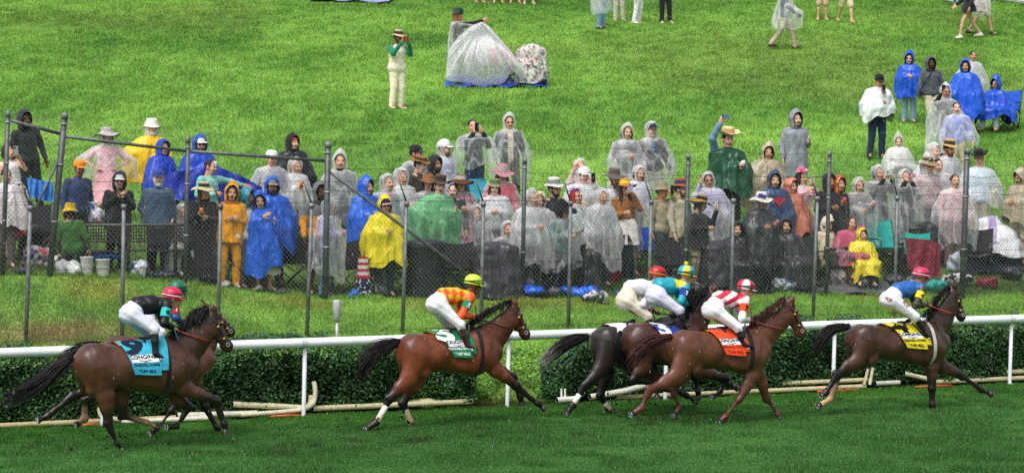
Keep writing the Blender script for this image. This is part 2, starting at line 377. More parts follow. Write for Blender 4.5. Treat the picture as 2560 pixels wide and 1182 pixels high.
# ------------------------------------------------ chain-link fences
galv = mat('weathered galvanised steel', None, .5, .5, metal=.35, noise=.35, nscale=9)
wire = mat('galvanised wire', c('8f9594'), .4, .6, metal=.2)
barb = mat('rusty barbed wire', c('3c3a38'), .7, .3)
def fence(name, label, off, xa, xb, hm, posts, sag=.0, pitch=.08, wr=.0025):
    root = link(name, None); tag(root, label, 'fence', group='chain link fences in front of the crowd')
    O = lambda x, z, o=0: np.array([x, yrail(x)+off+o, float(gz(x, yrail(x)+off))+z])
    L = (xb-xa)*SEC; nz = int(round(hm/pitch)); n = int(round(L/pitch))
    vs, fs = [], []; k = 0
    # zig-zag wires: each wire runs up the mesh, hooking its neighbour at every crossing
    zz = np.arange(nz*2+1)*pitch/2
    for i in range(n+1):
        s0 = i*pitch
        zig = np.where(np.arange(len(zz)) % 2 == 0, 0, pitch/2+.0008)*(1 if i % 1 == 0 else 1)
        X = xa+(s0+zig)/SEC; Y = yrail(X)+off+np.where(np.arange(len(zz)) % 2 == 0, .003, -.003)
        pts = np.stack([X, Y, gz(X, yrail(X)+off)+.04+zz], 1)
        X2 = xa+(s0+pitch-zig)/SEC; pts2 = np.stack([X2, yrail(X2)+off-np.where(np.arange(len(zz)) % 2 == 0, .003, -.003), gz(X2, yrail(X2)+off)+.04+zz], 1)
        for pp in (pts, pts2):
            m = len(pp); a = np.array([U*1, -.5*U+np.array([0, -.86, 0]), -.5*U+np.array([0, .86, 0])])*wr
            v = (pp[:, None]+a[None]).reshape(-1, 3); vs.append(v)
            ii = np.arange(m-1)[:, None]*3; jj = np.arange(3)[None]
            fs.append(np.stack([ii+jj, ii+(jj+1) % 3, ii+3+(jj+1) % 3, ii+3+jj], -1).reshape(-1, 4)+k); k += len(v)
    o = link('wire_mesh', mesh('wire_mesh', np.concatenate(vs), np.concatenate(fs), wire), root)
    return root, O
fr, O = fence('chain_link_fence', 'front chain link fence with short grey posts and angled barbed wire arms', 3.5, -8.6, 11.5, 2.08, None)
post_px = [(62, 75), (303, 308), (543, 550), (766, 778), (1005, 1015), (1202, 1207), (1421, 1425), (1620, 1627), (1828, 1832), (2033, 2042), (2237, 2242)]
for i, (pa, pb) in enumerate(post_px):
    x = xof(pa, 3.5); x2 = xof(pb, 3.5); A = O(x, -.1); B = O(x, 2.12); B[0] = x2+(.01)
    b = MB(); b.tube([A, (A+B)/2, B], .032, c('74787a'), 10); b.tube([B-[0, 0, .06], B+[0, 0, .015]], .045, c('7d8182'), 10)
    o = b.build('post', galv, fr)
    b = MB(); T = B+np.array([-.12, -.12, .36]); b.tube([B, T], [.016, .012], c('6c6a66'), 6); b.build('wire_arm', galv, fr)
b = MB()
for k, zf in enumerate((.15, .55, 1.0)):
    xsn = np.linspace(-8.6, 11.5, 140); base = np.array([O(x, 2.12) for x in xsn]); pt = base+np.array([-.12, -.12, .36])*zf
    pt[:, 2] += .018*np.sin(xsn*4+k)+.01*np.sin(xsn*11+k*2); b.tube(pt, .003, n=4)
    for x in np.arange(-8.6, 11.5, .13):
        q = O(x, 2.12)+np.array([-.12, -.12, .36])*zf; q[2] += .018*math.sin(x*4+k)+.01*math.sin(x*11+k*2)
        e = rng.normal(0, .012, 3); b.tube([q-e, q+e], .002, n=3)
b.build('barbed_wire', barb, fr)
for z in (.02, 1.1, 2.1):
    b = MB(); b.tube(np.array([O(x, z+.04, -.006) for x in np.linspace(-8.6, 11.5, 80)]), .003, n=4); b.build('tension_wire', barb, fr)
bk, O = fence('chain_link_fence', 'taller chain link fence behind the front one with a top rail and diagonal braces', 6.1, -9.0, 12.0, 2.55, None, wr=.002)
bpost = [(5, 20, 285, 640), (122, 162, 290, 690), (462, 470, 350, 706), (812, 820, 362, 752), (1305, 1312, 402, 745), (1712, 1721, 392, 730), (2066, 2074, 385, 742), (2406, 2418, 378, 746)]
tops = []
for i, (pa, pb, yt, yb_) in enumerate(bpost):
    x = xof(pa, 6.1); A = O(x, -.05); T = P(pb, yt, A[1]); r = .052 if i in (1, 3) else .038
    if i == 7: r = .055
    b = MB(); b.tube([A, (A+T)/2, T], r, c('55595b'), 12); b.tube([T-[0, 0, .05], T+[0, 0, .03], T+[0, 0, .06]], [r*1.15, r*1.15, r*.4], c('7b7f80'), 10)
    for z in (.35, .7, .95): q = A+(T-A)*z; b.tube([q-[0, 0, .015], q+[0, 0, .015]], r*1.18, c('8b8f90'), 10)
    b.build('post', galv, bk); tops.append((A, T))
def bar(a, q, r, col='63676a'):
    b = MB(); b.tube([a, (np.asarray(a)+q)/2, q], r, c(col), 10); b.build('brace_rail', galv, bk)
A1, T1 = tops[1]; A3, T3 = tops[3]; A0, T0 = tops[0]
pm = lambda px, py, X: P(px, py, X)
bar(P(165, 342, T1[1]), P(468, 378, tops[2][1][1]), .028); bar(P(468, 378, tops[2][1][1]), P(812, 402, T3[1]), .028)
bar(P(20, 300, T0[1]), P(152, 335, T1[1]), .028); bar(P(148, 395, T1[1]), P(90, 520, A0[1]), .024)
bar(P(822, 428, T3[1]), P(1240, 740, yrail(xof(1240, 6.1))+6.1), .028)
for z in (2.62, 2.2, 1.7):
    b = MB(); xsn = np.linspace(-2.9, 12, 90); pt = np.array([O(x, z, -.02) for x in xsn]); pt[:, 2] += .02*np.sin(xsn*3+z); b.tube(pt, .003, n=4)
    if z > 2.5:
        for x in np.arange(-2.9, 12, .13):
            q = O(x, z, -.02); q[2] += .02*math.sin(x*3+z); e = rng.normal(0, .012, 3); b.tube([q-e, q+e], .002, n=3)
    b.build('barbed_wire' if z > 2.5 else 'tension_wire', barb, bk)

# ------------------------------------------------ hedge
leafm = mat('hedge leaf', None, .45, .5, transl=.25)
def hedge(xa, xb, label, hl=.95):
    root = link('hedge', None); tag(root, label, 'hedge', group='clipped hedges behind the rail')
    n = int((xb-xa)*SEC*5200); r = np.random.default_rng(int(abs(xa*10)+3))
    x = r.uniform(xa, xb, n)
    endf = np.minimum(sst(x, xa, xa+.7) if xa > -8 else 1, 1-sst(x, xb-.9, xb) if xb < 10 else 1); hh = hl*(.5+.5*endf)+.2*(vn(x*1.3, x*0, 5)-.5)+.16*(vn(x*4.5, x*0, 15)-.5)
    zz = r.random(n)**.75; side = r.random(n)
    dep = np.where(side < .62, 0, r.random(n)*.75)
    zz = np.where(side < .62, zz, 1.0+0*zz)
    bulge = .2*vn(x*1.8, zz*2.2, 8)+.1*vn(x*6, zz*6, 9)-.08
    d = .48+dep-bulge*(side < .62)+r.normal(0, .025, n)+.06*(zz > .93)
    z = zz*hh+r.normal(0, .03, n)+(side >= .62)*(.07*vn(x*4, dep*5, 4)+.1*r.random(n)**4)
    z = np.maximum(z, .1+.05*r.random(n)); ctr = np.stack([x, yrail(x)+d, z], 1)
    s = r.uniform(.014, .031, n); a = r.normal(0, 1, (n, 3)); a[:, 1] *= .6; a /= np.linalg.norm(a, axis=1)[:, None]
    up = r.normal(0, .6, (n, 3))+np.array([0, -.7, .8]); up /= np.linalg.norm(up, axis=1)[:, None]
    t = np.cross(up, a); t /= np.linalg.norm(t, axis=1)[:, None]; w = np.cross(t, up)
    q = [t*1.0, (t*.35+w*.62), (-t*.6+w*.5), -t*1.0, (-t*.6-w*.5), (t*.35-w*.62)]
    v = np.stack([ctr+e*s[:, None] for e in q], 1).reshape(-1, 3)
    cl = vn(x*5, z*5+d*3, 14)[:, None]; cl2 = (r.random((n, 1)) < .08)
    lc = (c('193a1c')*(1-cl)+c('3f6c34')*cl)*r.uniform(.45, 1.9, (n, 1)); lc = np.where(cl2, c('55803a')*r.uniform(.7, 1.2, (n, 1)), lc)
    i = np.arange(n)[:, None]*6+np.arange(6)[None]
    me = mesh('foliage', v, i, leafm, np.repeat(lc, 6, 0), smooth=False); link('foliage', me, root)
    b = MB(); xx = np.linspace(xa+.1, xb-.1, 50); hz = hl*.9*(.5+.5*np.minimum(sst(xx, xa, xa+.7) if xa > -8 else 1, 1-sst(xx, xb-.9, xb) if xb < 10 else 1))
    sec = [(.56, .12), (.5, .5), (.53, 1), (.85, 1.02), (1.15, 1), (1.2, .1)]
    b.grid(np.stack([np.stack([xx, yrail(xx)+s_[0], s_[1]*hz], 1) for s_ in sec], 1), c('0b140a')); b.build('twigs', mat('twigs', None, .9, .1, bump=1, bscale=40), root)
    for k in range(60):
        q = r.uniform(xa+.2, xb-.2); y = yrail(q)+.62+r.uniform(-.06, .3); MBs.tube([[q, y, 0], [q+r.normal(0, .03), y+.02, .16], [q+r.normal(0, .06), y-.03, .5]], [.012, .01, .005], c('2a2118'), 5)
MBs = MB()
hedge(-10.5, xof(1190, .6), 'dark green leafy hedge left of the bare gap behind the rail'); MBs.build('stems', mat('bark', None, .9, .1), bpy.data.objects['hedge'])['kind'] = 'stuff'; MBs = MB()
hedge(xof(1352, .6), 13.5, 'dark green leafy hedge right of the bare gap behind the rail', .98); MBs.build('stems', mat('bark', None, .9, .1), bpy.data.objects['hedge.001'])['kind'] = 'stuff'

# broad-leaved weeds growing on the bank just behind the hedge
def weeds():
    r = np.random.default_rng(91); n = 60000; d = 1.25+1.5*r.random(n)**1.6; x0 = r.uniform(-.19, .19, n); Y = (46.22+d)/(1-KS*x0); x = x0*Y
    k = vn(x*1.4, d*1.5, 61); keep = k > .38; x, Y, d, k = x[keep], Y[keep], d[keep], k[keep]; n = len(x)
    z = gz(x, Y)+(.05+.5*(k-.3)*np.exp(-(d-1.25)))*r.random(n)**.7; s = r.uniform(.014, .034, n)
    up = r.normal(0, .6, (n, 3))+np.array([0, -.6, .9]); up /= np.linalg.norm(up, axis=1)[:, None]; a = r.normal(0, 1, (n, 3)); t = np.cross(up, a); t /= np.linalg.norm(t, axis=1)[:, None]; w = np.cross(t, up)
    v = np.stack([np.stack([x, Y, z], 1)+e*s[:, None] for e in (t, w*.55, -t, -w*.55)], 1).reshape(-1, 3)
    cc = (c('2f6420')*(1-k[:, None])+c('7fae3c')*k[:, None])*r.uniform(.5, 1.6, (n, 1))
    o = link('weeds', mesh('weeds', v, np.arange(n)[:, None]*4+np.arange(4)[None], leafm, np.repeat(cc, 4, 0), smooth=False)); tag(o, 'broad leaved weeds on the bank just behind the hedge', 'weeds', kind='stuff')
weeds()
# ------------------------------------------------ plastic pipes lying at the foot of the hedge
pvc = mat('dirty cream plastic', None, .45, .4, noise=.18, nscale=10)
def pipe(pts, r, label, col='d8d0ae', name='plastic_pipe', g='plastic pipes lying along the hedge', n=14):
    w = []
    for px, py, off, z in pts:
        x = xof(px, off); w.append([x, yrail(x)+off, z])
    w = np.array(w); 
    if len(w) > 3:
        t = np.linspace(0, len(w)-1, 24); w = np.stack([np.interp(t, range(len(w)), w[:, k]) for k in range(3)], 1)
        for _ in range(2): w[1:-1] = (w[:-2]+w[1:-1]*2+w[2:])/4
    r *= .8; b = MB(); b.tube(w, r, c(col), n, cap=False); b.tube(w[::-1], r*.86, c('2a261c'), n, cap=False)
    o = b.build(name, pvc, None); tag(o, label, 'pipe', g); return o
pipe([(-60, 0, .32, .06), (300, 0, .32, .06), (690, 0, .30, .06)], .05, 'long yellowed pipe on the soil running out of view at the left edge', 'c9bd8e')
pipe([(240, 0, .5, .55), (244, 0, .42, .3), (250, 0, .26, .13), (290, 0, .2, .08), (345, 0, .2, .07)], .05, 'curved cream pipe bending up out of the grass behind the first horse')
pipe([(440, 0, .22, .1), (640, 0, .22, .08)], .055, 'thick pale pipe lying behind the legs of the first horse', 'dcd8c4')
pipe([(300, 0, .14, .05), (520, 0, .14, .05)], .045, 'white pipe half sunk in grass behind the first horse', 'e6e2d2')
pipe([(580, 0, .34, .22), (680, 0, .32, .17), (762, 0, .3, .12), (775, 0, .3, .16), (778, 0, .33, .3)], .055, 'tapered cream pipe with an upturned bend left of the leaning rail post')
pipe([(598, 0, .2, .07), (690, 0, .2, .08), (758, 0, .22, .1), (783, 0, .25, .18), (788, 0, .3, .36), (784, 0, .38, .5)], .045, 'cream pipe curling up in a hook beside a rail post', 'e6dfc2')
pipe([(780, 0, .36, .1), (1180, 0, .36, .1)], .055, 'long cream pipe with a clean cut end lying before the bare soil', 'd9cfa6')
pipe([(1350+42, 0, .12, .08), (1445, 0, .12, .09)], .06, 'short white pipe lying left of the dark horse hind leg', 'e4e2d8')
for q, l in ((1404, 'left'), (1413, 'right')): pipe([(q, 0, .16, .12), (q, 0, .16, .26)], .022, f'{l} one of two white pipe stubs standing upright at the gap in the hedge', 'e8e8e4')
pipe([(1475, 0, .2, .1), (1560, 0, .2, .17), (1617, 0, .2, .25)], .06, 'cut white pipe tilted upwards behind the black horse', 'dddacb')
pipe([(1540, 0, .28, .07), (1960, 0, .28, .07)], .045, 'long pipe on the ground behind the chestnut horse', 'c8bc98')
pipe([(1955, 0, .34, .17), (2170, 0, .34, .17)], .045, 'upper cream pipe with an open end right of the chestnut horse', 'd6cca4')
pipe([(1910, 0, .24, .07), (2165, 0, .24, .07)], .048, 'lower cream pipe lying on the ground beneath an open ended one', 'cfc49a')
pipe([(2162, 0, .2, .1), (2172, 0, .2, .36)], .032, 'left upright cream pipe leaning beside the lying pipes', 'd8cfae')
pipe([(2176, 0, .18, .1), (2184, 0, .18, .38)], .034, 'right upright cream pipe leaning beside the lying pipes', 'd8cfae')
pipe([(2190, 0, .34, .1), (2250, 0, .34, .1)], .05, 'white pipe segment under the belly of the leading horse', 'd9d6c6')
pipe([(2262, 0, .4, .24), (2330, 0, .36, .12)], .05, 'slanted cream pipe under the girth of the leading horse')
pipe([(2320, 0, .36, .08), (2620, 0, .36, .08)], .05, 'cream pipe along the hedge at the right edge beneath a second pipe', 'cfc49c')
pipe([(2515, 0, .42, .19), (2640, 0, .42, .19)], .05, 'upper pipe with dark open end beside the last rail post', 'd2c79f')
for (a, b_, lb) in ((203, 252, 'small orange strip on the grass behind the first horse hind legs'), (675, 765, 'orange strip in the grass left of the middle rail post'), (2045, 2150, 'longer orange strip in front of the leaning upright pipes'), (2290, 2380, 'orange strip in the grass beneath the leading horse girth')):
    x1, x2 = xof(a, .1), xof(b_, .1); bb = MB(); mid = (x1+x2)/2; bb.tube([[x1, yrail(x1)+.1, .03], [mid, yrail(mid)+.1, .035], [x2, yrail(x2)+.1, .03]], .025, c('c2562c'), 6); tag(bb.build('plastic_strip', pvc), lb, 'strip', 'orange strips along the hedge')
# curved kerb-like pipe piece under the hedge end
w = []
for t in np.linspace(0, 1, 14):
    px = 930+160*t; x = xof(px, .5); w.append([x, yrail(x)+.5-.1*t*t, .1])
b = MB(); b.tube(w, [.06]*10+[.075, .085, .08, .05], c('cfc69c'), 12); tag(b.build('plastic_pipe', pvc), 'fat rounded cream pipe end under the hedge beside the bare soil', 'pipe', 'plastic pipes lying along the hedge')
# utility post
q = G(842, 850); q = np.array([xof(842, 2.9), 0, 0]); q[1] = yrail(q[0])+2.9; q[2] = gz(q[0], q[1])
r0 = link('utility_post', None, loc=q); tag(r0, 'slim grey post with a thick capped head standing in the grass', 'post')
MB().tube([[0, 0, -.1], [0, 0, .55]], .03, c('a9adad'), 12).build('pole', galv, r0)
MB().lathe([(.0, .5), (.04, .5), (.042, .56), (.062, .58), (.062, .68), (.066, .69), (.066, .82), (.06, .845), (0, .85)], c('b5b8b8'), 18).build('head', mat('grey plastic', None, .5, .4, noise=.1), r0)
# ------------------------------------------------ head and hand templates (metres, face towards -Y)
def head_template(h=.0075):
    S = (1., 0, 0); K = (0, 0, 1.)                       # markers: red = skin, blue = features
    pr = [EL((0, .012, .025), (.073, .09, .088), S), EL((0, -.02, -.03), (.056, .062, .075), S), RC((-.025, -.055, -.085), (.025, -.055, -.085), .024, None, S),
          EL((0, -.082, .022), (.05, .016, .012), S), RC((0, -.082, .012), (0, -.108, -.022), .008, .0135, S),
          EL((0, -.08, -.05), (.022, .015, .016), (0, 1., 0)), EL((-.076, .012, -.008), (.012, .02, .032), S), EL((.076, .012, -.008), (.012, .02, .032), S),
          EL((-.036, -.073, -.03), (.026, .024, .03), S), EL((.036, -.073, -.03), (.026, .024, .03), S), RC((0, .02, -.05), (0, .03, -.16), .052, .058, S)]
    v, f, cc = blend(pr, h, .022, .004)
    ey = MB()
    for s in (-1, 1):
        ey.lathe([(0, -1), (.7, -.7), (1, 0), (.7, .7), (0, 1)], (1., 1., 1.), 8, fn=lambda q: q*[.0125, .011, .0075]+[s*.032, -.0795, .006])
        ey.lathe([(0, -1), (.7, -.7), (1, 0), (.7, .7), (0, 1)], (0, 0, 1.), 8, fn=lambda q: q*[.0052, .006, .0052]+[s*.031, -.0885, .006])
        ey.tube([[s*.014, -.094, .028], [s*.034, -.093, .034], [s*.054, -.08, .027]], [.002, .0036, .002], (.25, 0, .75), 5)
        ey.tube([[s*.018, -.0875, .0125], [s*.032, -.0895, .0155], [s*.046, -.082, .011]], .0022, (.3, 0, .7), 4)
    ey.tube([[-.021, -.088, -.05], [0, -.0975, -.0505], [.021, -.088, -.05]], [.002, .0035, .002], (.2, .2, .5), 5)
    F2 = []
    ev = np.concatenate(ey.v); ec = np.concatenate(ey.c)
    for q in ey.f:
        q = list(q)
        if len(q) == 4: F2.append(q)
        else:
            for i in range(1, len(q)-1): F2.append([q[0], q[i], q[i+1], q[i+1]])
    return v, f, cc, ev, np.array(F2), ec
HEAD = head_template()
def hand_template(curl=.5):
    """left-right neutral right hand: wrist at origin, fingers along -Z, palm facing -Y, thumb +X"""
    S = (1., 0, 0); pr = [EL((0, 0, -.045), (.04, .016, .052), S), RC((0, 0, .01), (0, 0, -.02), .025, .026, S, (1, .75, 1))]
    for i, (x, l, z0) in enumerate(((.029, .07, -.082), (.01, .08, -.09), (-.01, .074, -.088), (-.029, .058, -.078))):
        a = np.array([x, 0, z0]); t = curl*.9; p1 = a+np.array([x*.08, -math.sin(t), -math.cos(t)])*l*.45
        t2 = t+curl*1.3; p2 = p1+np.array([0, -math.sin(t2), -math.cos(t2)])*l*.33; t3 = t2+curl*.9; p3 = p2+np.array([0, -math.sin(t3), -math.cos(t3)])*l*.25
        pr += [RC(a, p1, .0095, .0085, S), RC(p1, p2, .0085, .0078, S), RC(p2, p3, .0078, .0065, S)]
    t0 = np.array([.032, -.005, -.03]); t1 = t0+np.array([.028, -.02, -.03]); t2 = t1+np.array([.0, -.02, -.03]); pr += [RC(t0, t1, .015, .011, S), RC(t1, t2, .011, .009, S)]
    return blend(pr, .0062, .006, .004)
HANDS = {'open': hand_template(.25), 'grip': hand_template(1.0)}
def recol(cc, skin, lip=None, dark=None):
    lip = skin*np.array([.8, .45, .42]) if lip is None else lip; dark = np.array([.02, .014, .01]) if dark is None else dark
    w = cc; s = w.sum(1, keepdims=True)
    return (w[:, :1]*skin+w[:, 1:2]*lip+w[:, 2:3]*dark)/np.maximum(s, 1e-6)*1.0
def rotm(yaw=0, pitch=0, roll=0):
    cy, sy = math.cos(yaw), math.sin(yaw); cp, sp = math.cos(pitch), math.sin(pitch); cr, sr = math.cos(roll), math.sin(roll)
    Rz = np.array([[cy, -sy, 0], [sy, cy, 0], [0, 0, 1]]); Rx = np.array([[1, 0, 0], [0, cp, -sp], [0, sp, cp]]); Ry = np.array([[cr, 0, sr], [0, 1, 0], [-sr, 0, cr]])
    return Rz@Rx@Ry
def put_head(ce, skin, hairc, s=1., R=np.eye(3), eyes=True, mouth=None):
    v, f, cc, ev, ef, ec = HEAD
    brow = hairc*.6+.02*skin
    c1 = recol(cc, skin)
    out = [((v*s)@R.T+ce, f, c1)]
    if eyes:
        e2 = ec.sum(1, keepdims=True); c2 = np.where(e2 > 2.5, np.array([[.36, .33, .3]]), np.where(ec[:, 2:3] > .9, np.array([[.015, .01, .008]]), np.where(ec[:, 1:2] > .1, np.array([[.12, .02, .02]]), brow[None])))
        out.append(((ev*s)@R.T+ce, ef, c2))
    if mouth:      # open mouth
        m = MB(); m.lathe([(0, -1), (.8, -.6), (1, 0), (.8, .6), (0, 1)], (.03, .004, .004), 10, fn=lambda q: q*[.016, .008, mouth]+[0, -.09, -.053])
        out.append(((np.concatenate(m.v)*s)@R.T+ce, np.array(m.f), np.concatenate(m.c)))
    return out
def put_hand(w, d, palm, skin, kind='open', mirror=False, s=1.):
    """w wrist, d finger direction, palm = direction the palm faces"""
    v, f, cc = HANDS[kind]; d = np.asarray(d, float); d /= np.linalg.norm(d); palm = np.asarray(palm, float); palm = palm-d*(palm@d); palm /= np.linalg.norm(palm)+1e-9
    X = np.cross(palm, d); R = np.stack([X, -palm, -d], 1); q = v*s*1.08
    if mirror: q = q*[-1, 1, 1]; f = f[:, ::-1]
    return (q@R.T+w, f, np.tile(skin, (len(v), 1)))
SKINM = mat('skin', None, .5, .35, bump=.15, bscale=90)
CLOTH = mat('woven cloth', None, .75, .25, bump=.45, bscale=16, noise=.16, nscale=9, sheen=.2)
WETCLOTH = mat('wet plastic cloth', None, .34, .5, bump=.7, bscale=4.5, noise=.16, nscale=5)
HAIR = mat('hair', None, .55, .4, bump=.6, bscale=70, noise=.25, nscale=40)
GEAR = mat('gear', None, .4, .5, bump=.2, bscale=30, noise=.1)
STRAW = mat('straw weave', None, .75, .2, bump=.8, bscale=120, noise=.2, nscale=60)
SHINY = mat('glossy plastic', None, .2, .6)
# ------------------------------------------------ race horses
COAT = mat('wet horse coat', None, .4, .4, bump=.1, bscale=40, noise=.3, nscale=4.5, coat=.18)
MANE = mat('horse hair', None, .5, .4, noise=.3, nscale=60)
class Frame:
    def __init__(s, d): s.o = np.array([0, 46.22+d, 0.]); s.R = np.stack([U, V, [0, 0, 1]], 1)
    def px(s, px, py, lat=0.):           # photo pixel on the plane 'lat' behind the horse's middle -> local x, y, z
        r = ray(px, py); k = ((s.o-CAM)@V+lat)/(r@V); return (CAM+r*k-s.o)@s.R
def strands(name, roots, tips, n, r, sag, spread, col, parent, seed=0, thin=.25, seg=6):
    g = np.random.default_rng(seed); b = MB(); roots = np.asarray(roots, float); tips = np.asarray(tips, float)
    for i in range(n):
        t = g.random(); a = roots[0]+(roots[-1]-roots[0])*t if len(roots) == 2 else np.array([np.interp(t*(len(roots)-1), range(len(roots)), roots[:, k]) for k in range(3)])
        e = np.array([np.interp(t*(len(tips)-1), range(len(tips)), tips[:, k]) for k in range(3)]) if len(tips) > 1 else tips[0]
        e = a+(e-a)*g.uniform(.7, 1.08)+g.normal(0, 1, 3)*spread; u = np.linspace(0, 1, seg)[:, None]
        mid = g.normal(0, 1, 3)*spread*.5+np.array([0, 0, sag])
        p = a*(1-u)+e*u+mid*(4*u*(1-u)); b.tube(p, r*(1-u[:, 0]*(1-thin)), c(col)*g.uniform(.6, 1.5), 4)
    return b.build(name, MANE, parent)
def make_horse(name, d, K, label, coat, legc, J, socks={}, hairc='120e0c', tailtip=None, boots={}, tailr=.0075, mane=True, scale=1.):
    """J: joints in crop pixels, K: crop -> photo pixels"""
    Fm = Frame(d); body_x = Fm.px(*K(*J['G'][:2]))[0]; root_l = np.array([body_x, 0, 0])
    root = link(name, None, loc=Fm.o+Fm.R@root_l, rz=math.atan(KS)); tag(root, label, 'horse', 'race horses galloping past')
    def L(q, lat=0.): return Fm.px(*K(q[0], q[1]), lat)-root_l
    ppm = abs(Fm.px(1280, 700)[2]-Fm.px(1280, 800)[2])/100*(K(0, 100)[1]-K(0, 0)[1])/100   # metres per crop pixel
    R = lambda q: q[2]*ppm
    cb = c(coat); cl = c(legc); dk = c(J.get('belly', legc))
    G, LN, Q, N0, N1 = J['G'], J['L'], J['Q'], J['N0'], J['N1']; g0, l0, q0, n0, n1 = L(G), L(LN), L(Q), L(N0), L(N1)
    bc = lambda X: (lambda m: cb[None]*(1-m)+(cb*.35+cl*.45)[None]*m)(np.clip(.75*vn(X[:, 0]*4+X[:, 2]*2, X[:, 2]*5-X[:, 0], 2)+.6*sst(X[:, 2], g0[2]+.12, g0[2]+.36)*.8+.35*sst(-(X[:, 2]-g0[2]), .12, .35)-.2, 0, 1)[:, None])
    sh = lambda X: (cb*.45+cl*.55)[None]*(.8+.4*vn(X[:, 0]*6, X[:, 2]*6, 3))[:, None]
    fr_ = sh if J.get('darkfront') else bc
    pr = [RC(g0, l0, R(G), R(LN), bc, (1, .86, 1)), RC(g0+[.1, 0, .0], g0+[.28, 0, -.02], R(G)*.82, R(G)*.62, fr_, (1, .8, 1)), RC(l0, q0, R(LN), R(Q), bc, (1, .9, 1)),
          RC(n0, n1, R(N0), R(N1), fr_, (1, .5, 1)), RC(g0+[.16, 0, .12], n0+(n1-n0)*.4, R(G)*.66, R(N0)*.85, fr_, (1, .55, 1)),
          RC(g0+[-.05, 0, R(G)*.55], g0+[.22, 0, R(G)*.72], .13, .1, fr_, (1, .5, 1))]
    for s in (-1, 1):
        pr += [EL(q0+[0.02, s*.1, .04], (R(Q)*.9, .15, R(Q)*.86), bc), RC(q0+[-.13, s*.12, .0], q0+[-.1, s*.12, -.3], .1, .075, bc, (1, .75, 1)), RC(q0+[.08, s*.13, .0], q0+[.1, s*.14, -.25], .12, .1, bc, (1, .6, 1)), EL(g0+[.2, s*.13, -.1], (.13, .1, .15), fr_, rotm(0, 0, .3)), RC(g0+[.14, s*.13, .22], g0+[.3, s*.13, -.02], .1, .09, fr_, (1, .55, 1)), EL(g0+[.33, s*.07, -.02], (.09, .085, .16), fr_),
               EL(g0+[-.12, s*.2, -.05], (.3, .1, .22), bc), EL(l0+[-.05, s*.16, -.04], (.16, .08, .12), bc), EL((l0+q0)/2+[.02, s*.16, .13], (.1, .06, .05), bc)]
    # head
    po, mu = L(J['P']), L(J['M']); ax = (mu-po)/np.linalg.norm(mu-po); nrm = np.array([-ax[2], 0, ax[0]]); nrm = nrm*(1 if nrm[0] > 0 else -1)
    Lh = np.linalg.norm(mu-po); A = lambda t, o, y=0: po+ax*Lh*t+nrm*o*Lh+np.array([0, y, 0])
    hc = sh if J.get('darkhead') else bc
    mz = lambda X: (cl*.8)[None]+0*X
    pr += [RC(A(.0, -.08), A(.35, -.08), .1, .09, hc, (1, .7, 1)), RC(A(.35, -.06), A(.86, -.04), .082, .062, hc, (1, .7, 1)), RC(A(.86, -.05), A(.97, -.07), .064, .056, mz, (1, .85, 1)), RC(A(.3, -.2), A(.8, -.14), .06, .04, hc, (1, .7, 1)),
           EL(A(.26, -.2, -.035), (.1, .035, .1), hc), EL(A(.26, -.2, .035), (.1, .035, .1), hc), RC(n1, A(.08, -.1), R(N1)*.85, .085, hc, (1, .6, 1)),
           RC(A(.84, -.18), A(.93, -.17), .034, .03, mz)]
    for s in (-1, 1):
        pr += [EL(A(.26, .06, s*.06), (.03, .018, .022), hc), EL(A(.93, .035, s*.03), (.018, .012, .02), (.01, .008, .008)), EL(A(.27, .055, s*.072), (.016, .009, .014), (.006, .004, .003))]
        e0 = A(.0, .03, s*.045); e1 = L(J['E'])+[0, s*.055, .02]; pr += [RC(e0, e0+(e1-e0)*.5, .026, .034, hc, (1.1, .7, 1)), RC(e0+(e1-e0)*.5, e1, .032, .006, hc, (1.1, .6, 1))]
    # legs
    hoofs = []
    for key, lat in (('hn', -.13), ('hf', .13), ('fn', -.12), ('ff', .12)):
        if key not in J: continue
        st, hk, ft, hf = [L(q, lat) for q in J[key]]; hi = key[0] == 'h'
        top = (q0 if hi else g0+[.2, 0, -.08])*[1, 0, 1]+[0, lat, 0]; lc = lambda X, a=cb, b2=cl, z0=st[2], z1=hk[2], h0=st, h1=hk: (lambda t: a[None]*(1-t)+b2[None]*t)(sst((X-h0)@(h1-h0)/((h1-h0)@(h1-h0)), .1, .95)[:, None])
        lg = lambda X: cl[None]+0*X; sk = c(socks[key]) if key in socks else cl; sc = lambda X, k=sk: k[None]+0*X
        if hi:
            pr += [RC(top, st, R(Q)*.8, .12, bc, (1, .62, 1)), RC(st, st+(hk-st)*.45, .13, .092, lc, (1, .68, 1)), RC(st+(hk-st)*.45, hk, .09, .056, lc, (1, .72, 1)), RC(hk, hk+(ft-hk)*.3, .06, .042, lg, (1, .72, 1)), RC(hk+(ft-hk)*.25, ft, .04, .033, lg, (1.1, .8, 1))]
            cp = (st-hk)/np.linalg.norm(st-hk); dn = (ft-hk)/np.linalg.norm(ft-hk); pt = hk-(cp+dn)/max(np.linalg.norm(cp+dn), .3)*.05; pr += [RC(hk, pt, .035, .022, lg, (1, .8, 1))]
        else:
            pr += [RC(top, st, .15, .1, fr_, (1, .7, 1)), RC(st, st+(hk-st)*.4, .11, .075, lc, (1, .75, 1)), RC(st+(hk-st)*.4, hk, .074, .048, lc), EL(hk, (.054, .046, .06), lg), RC(hk, ft, .039, .032, lg, (1.1, .8, 1))]
        if key in socks: pr += [RC(hk+(ft-hk)*.45, ft, .0345, .034, sc)]
        pr += [EL(ft, (.04, .036, .042), sc), RC(ft, ft+(hf-ft)*.75, .032, .034, sc)]
        hoofs.append((ft, hf, key, hk))
    organic('coat', pr, COAT, root, .0155, .034, .03, disp=lambda X: .027*(vn(X[:, 0]*7+X[:, 2]*3, X[:, 2]*5+X[:, 1]*3, 5)-.5)+.006*(vn(X[:, 0]*18, X[:, 2]*14+X[:, 1]*9, 6)-.5))
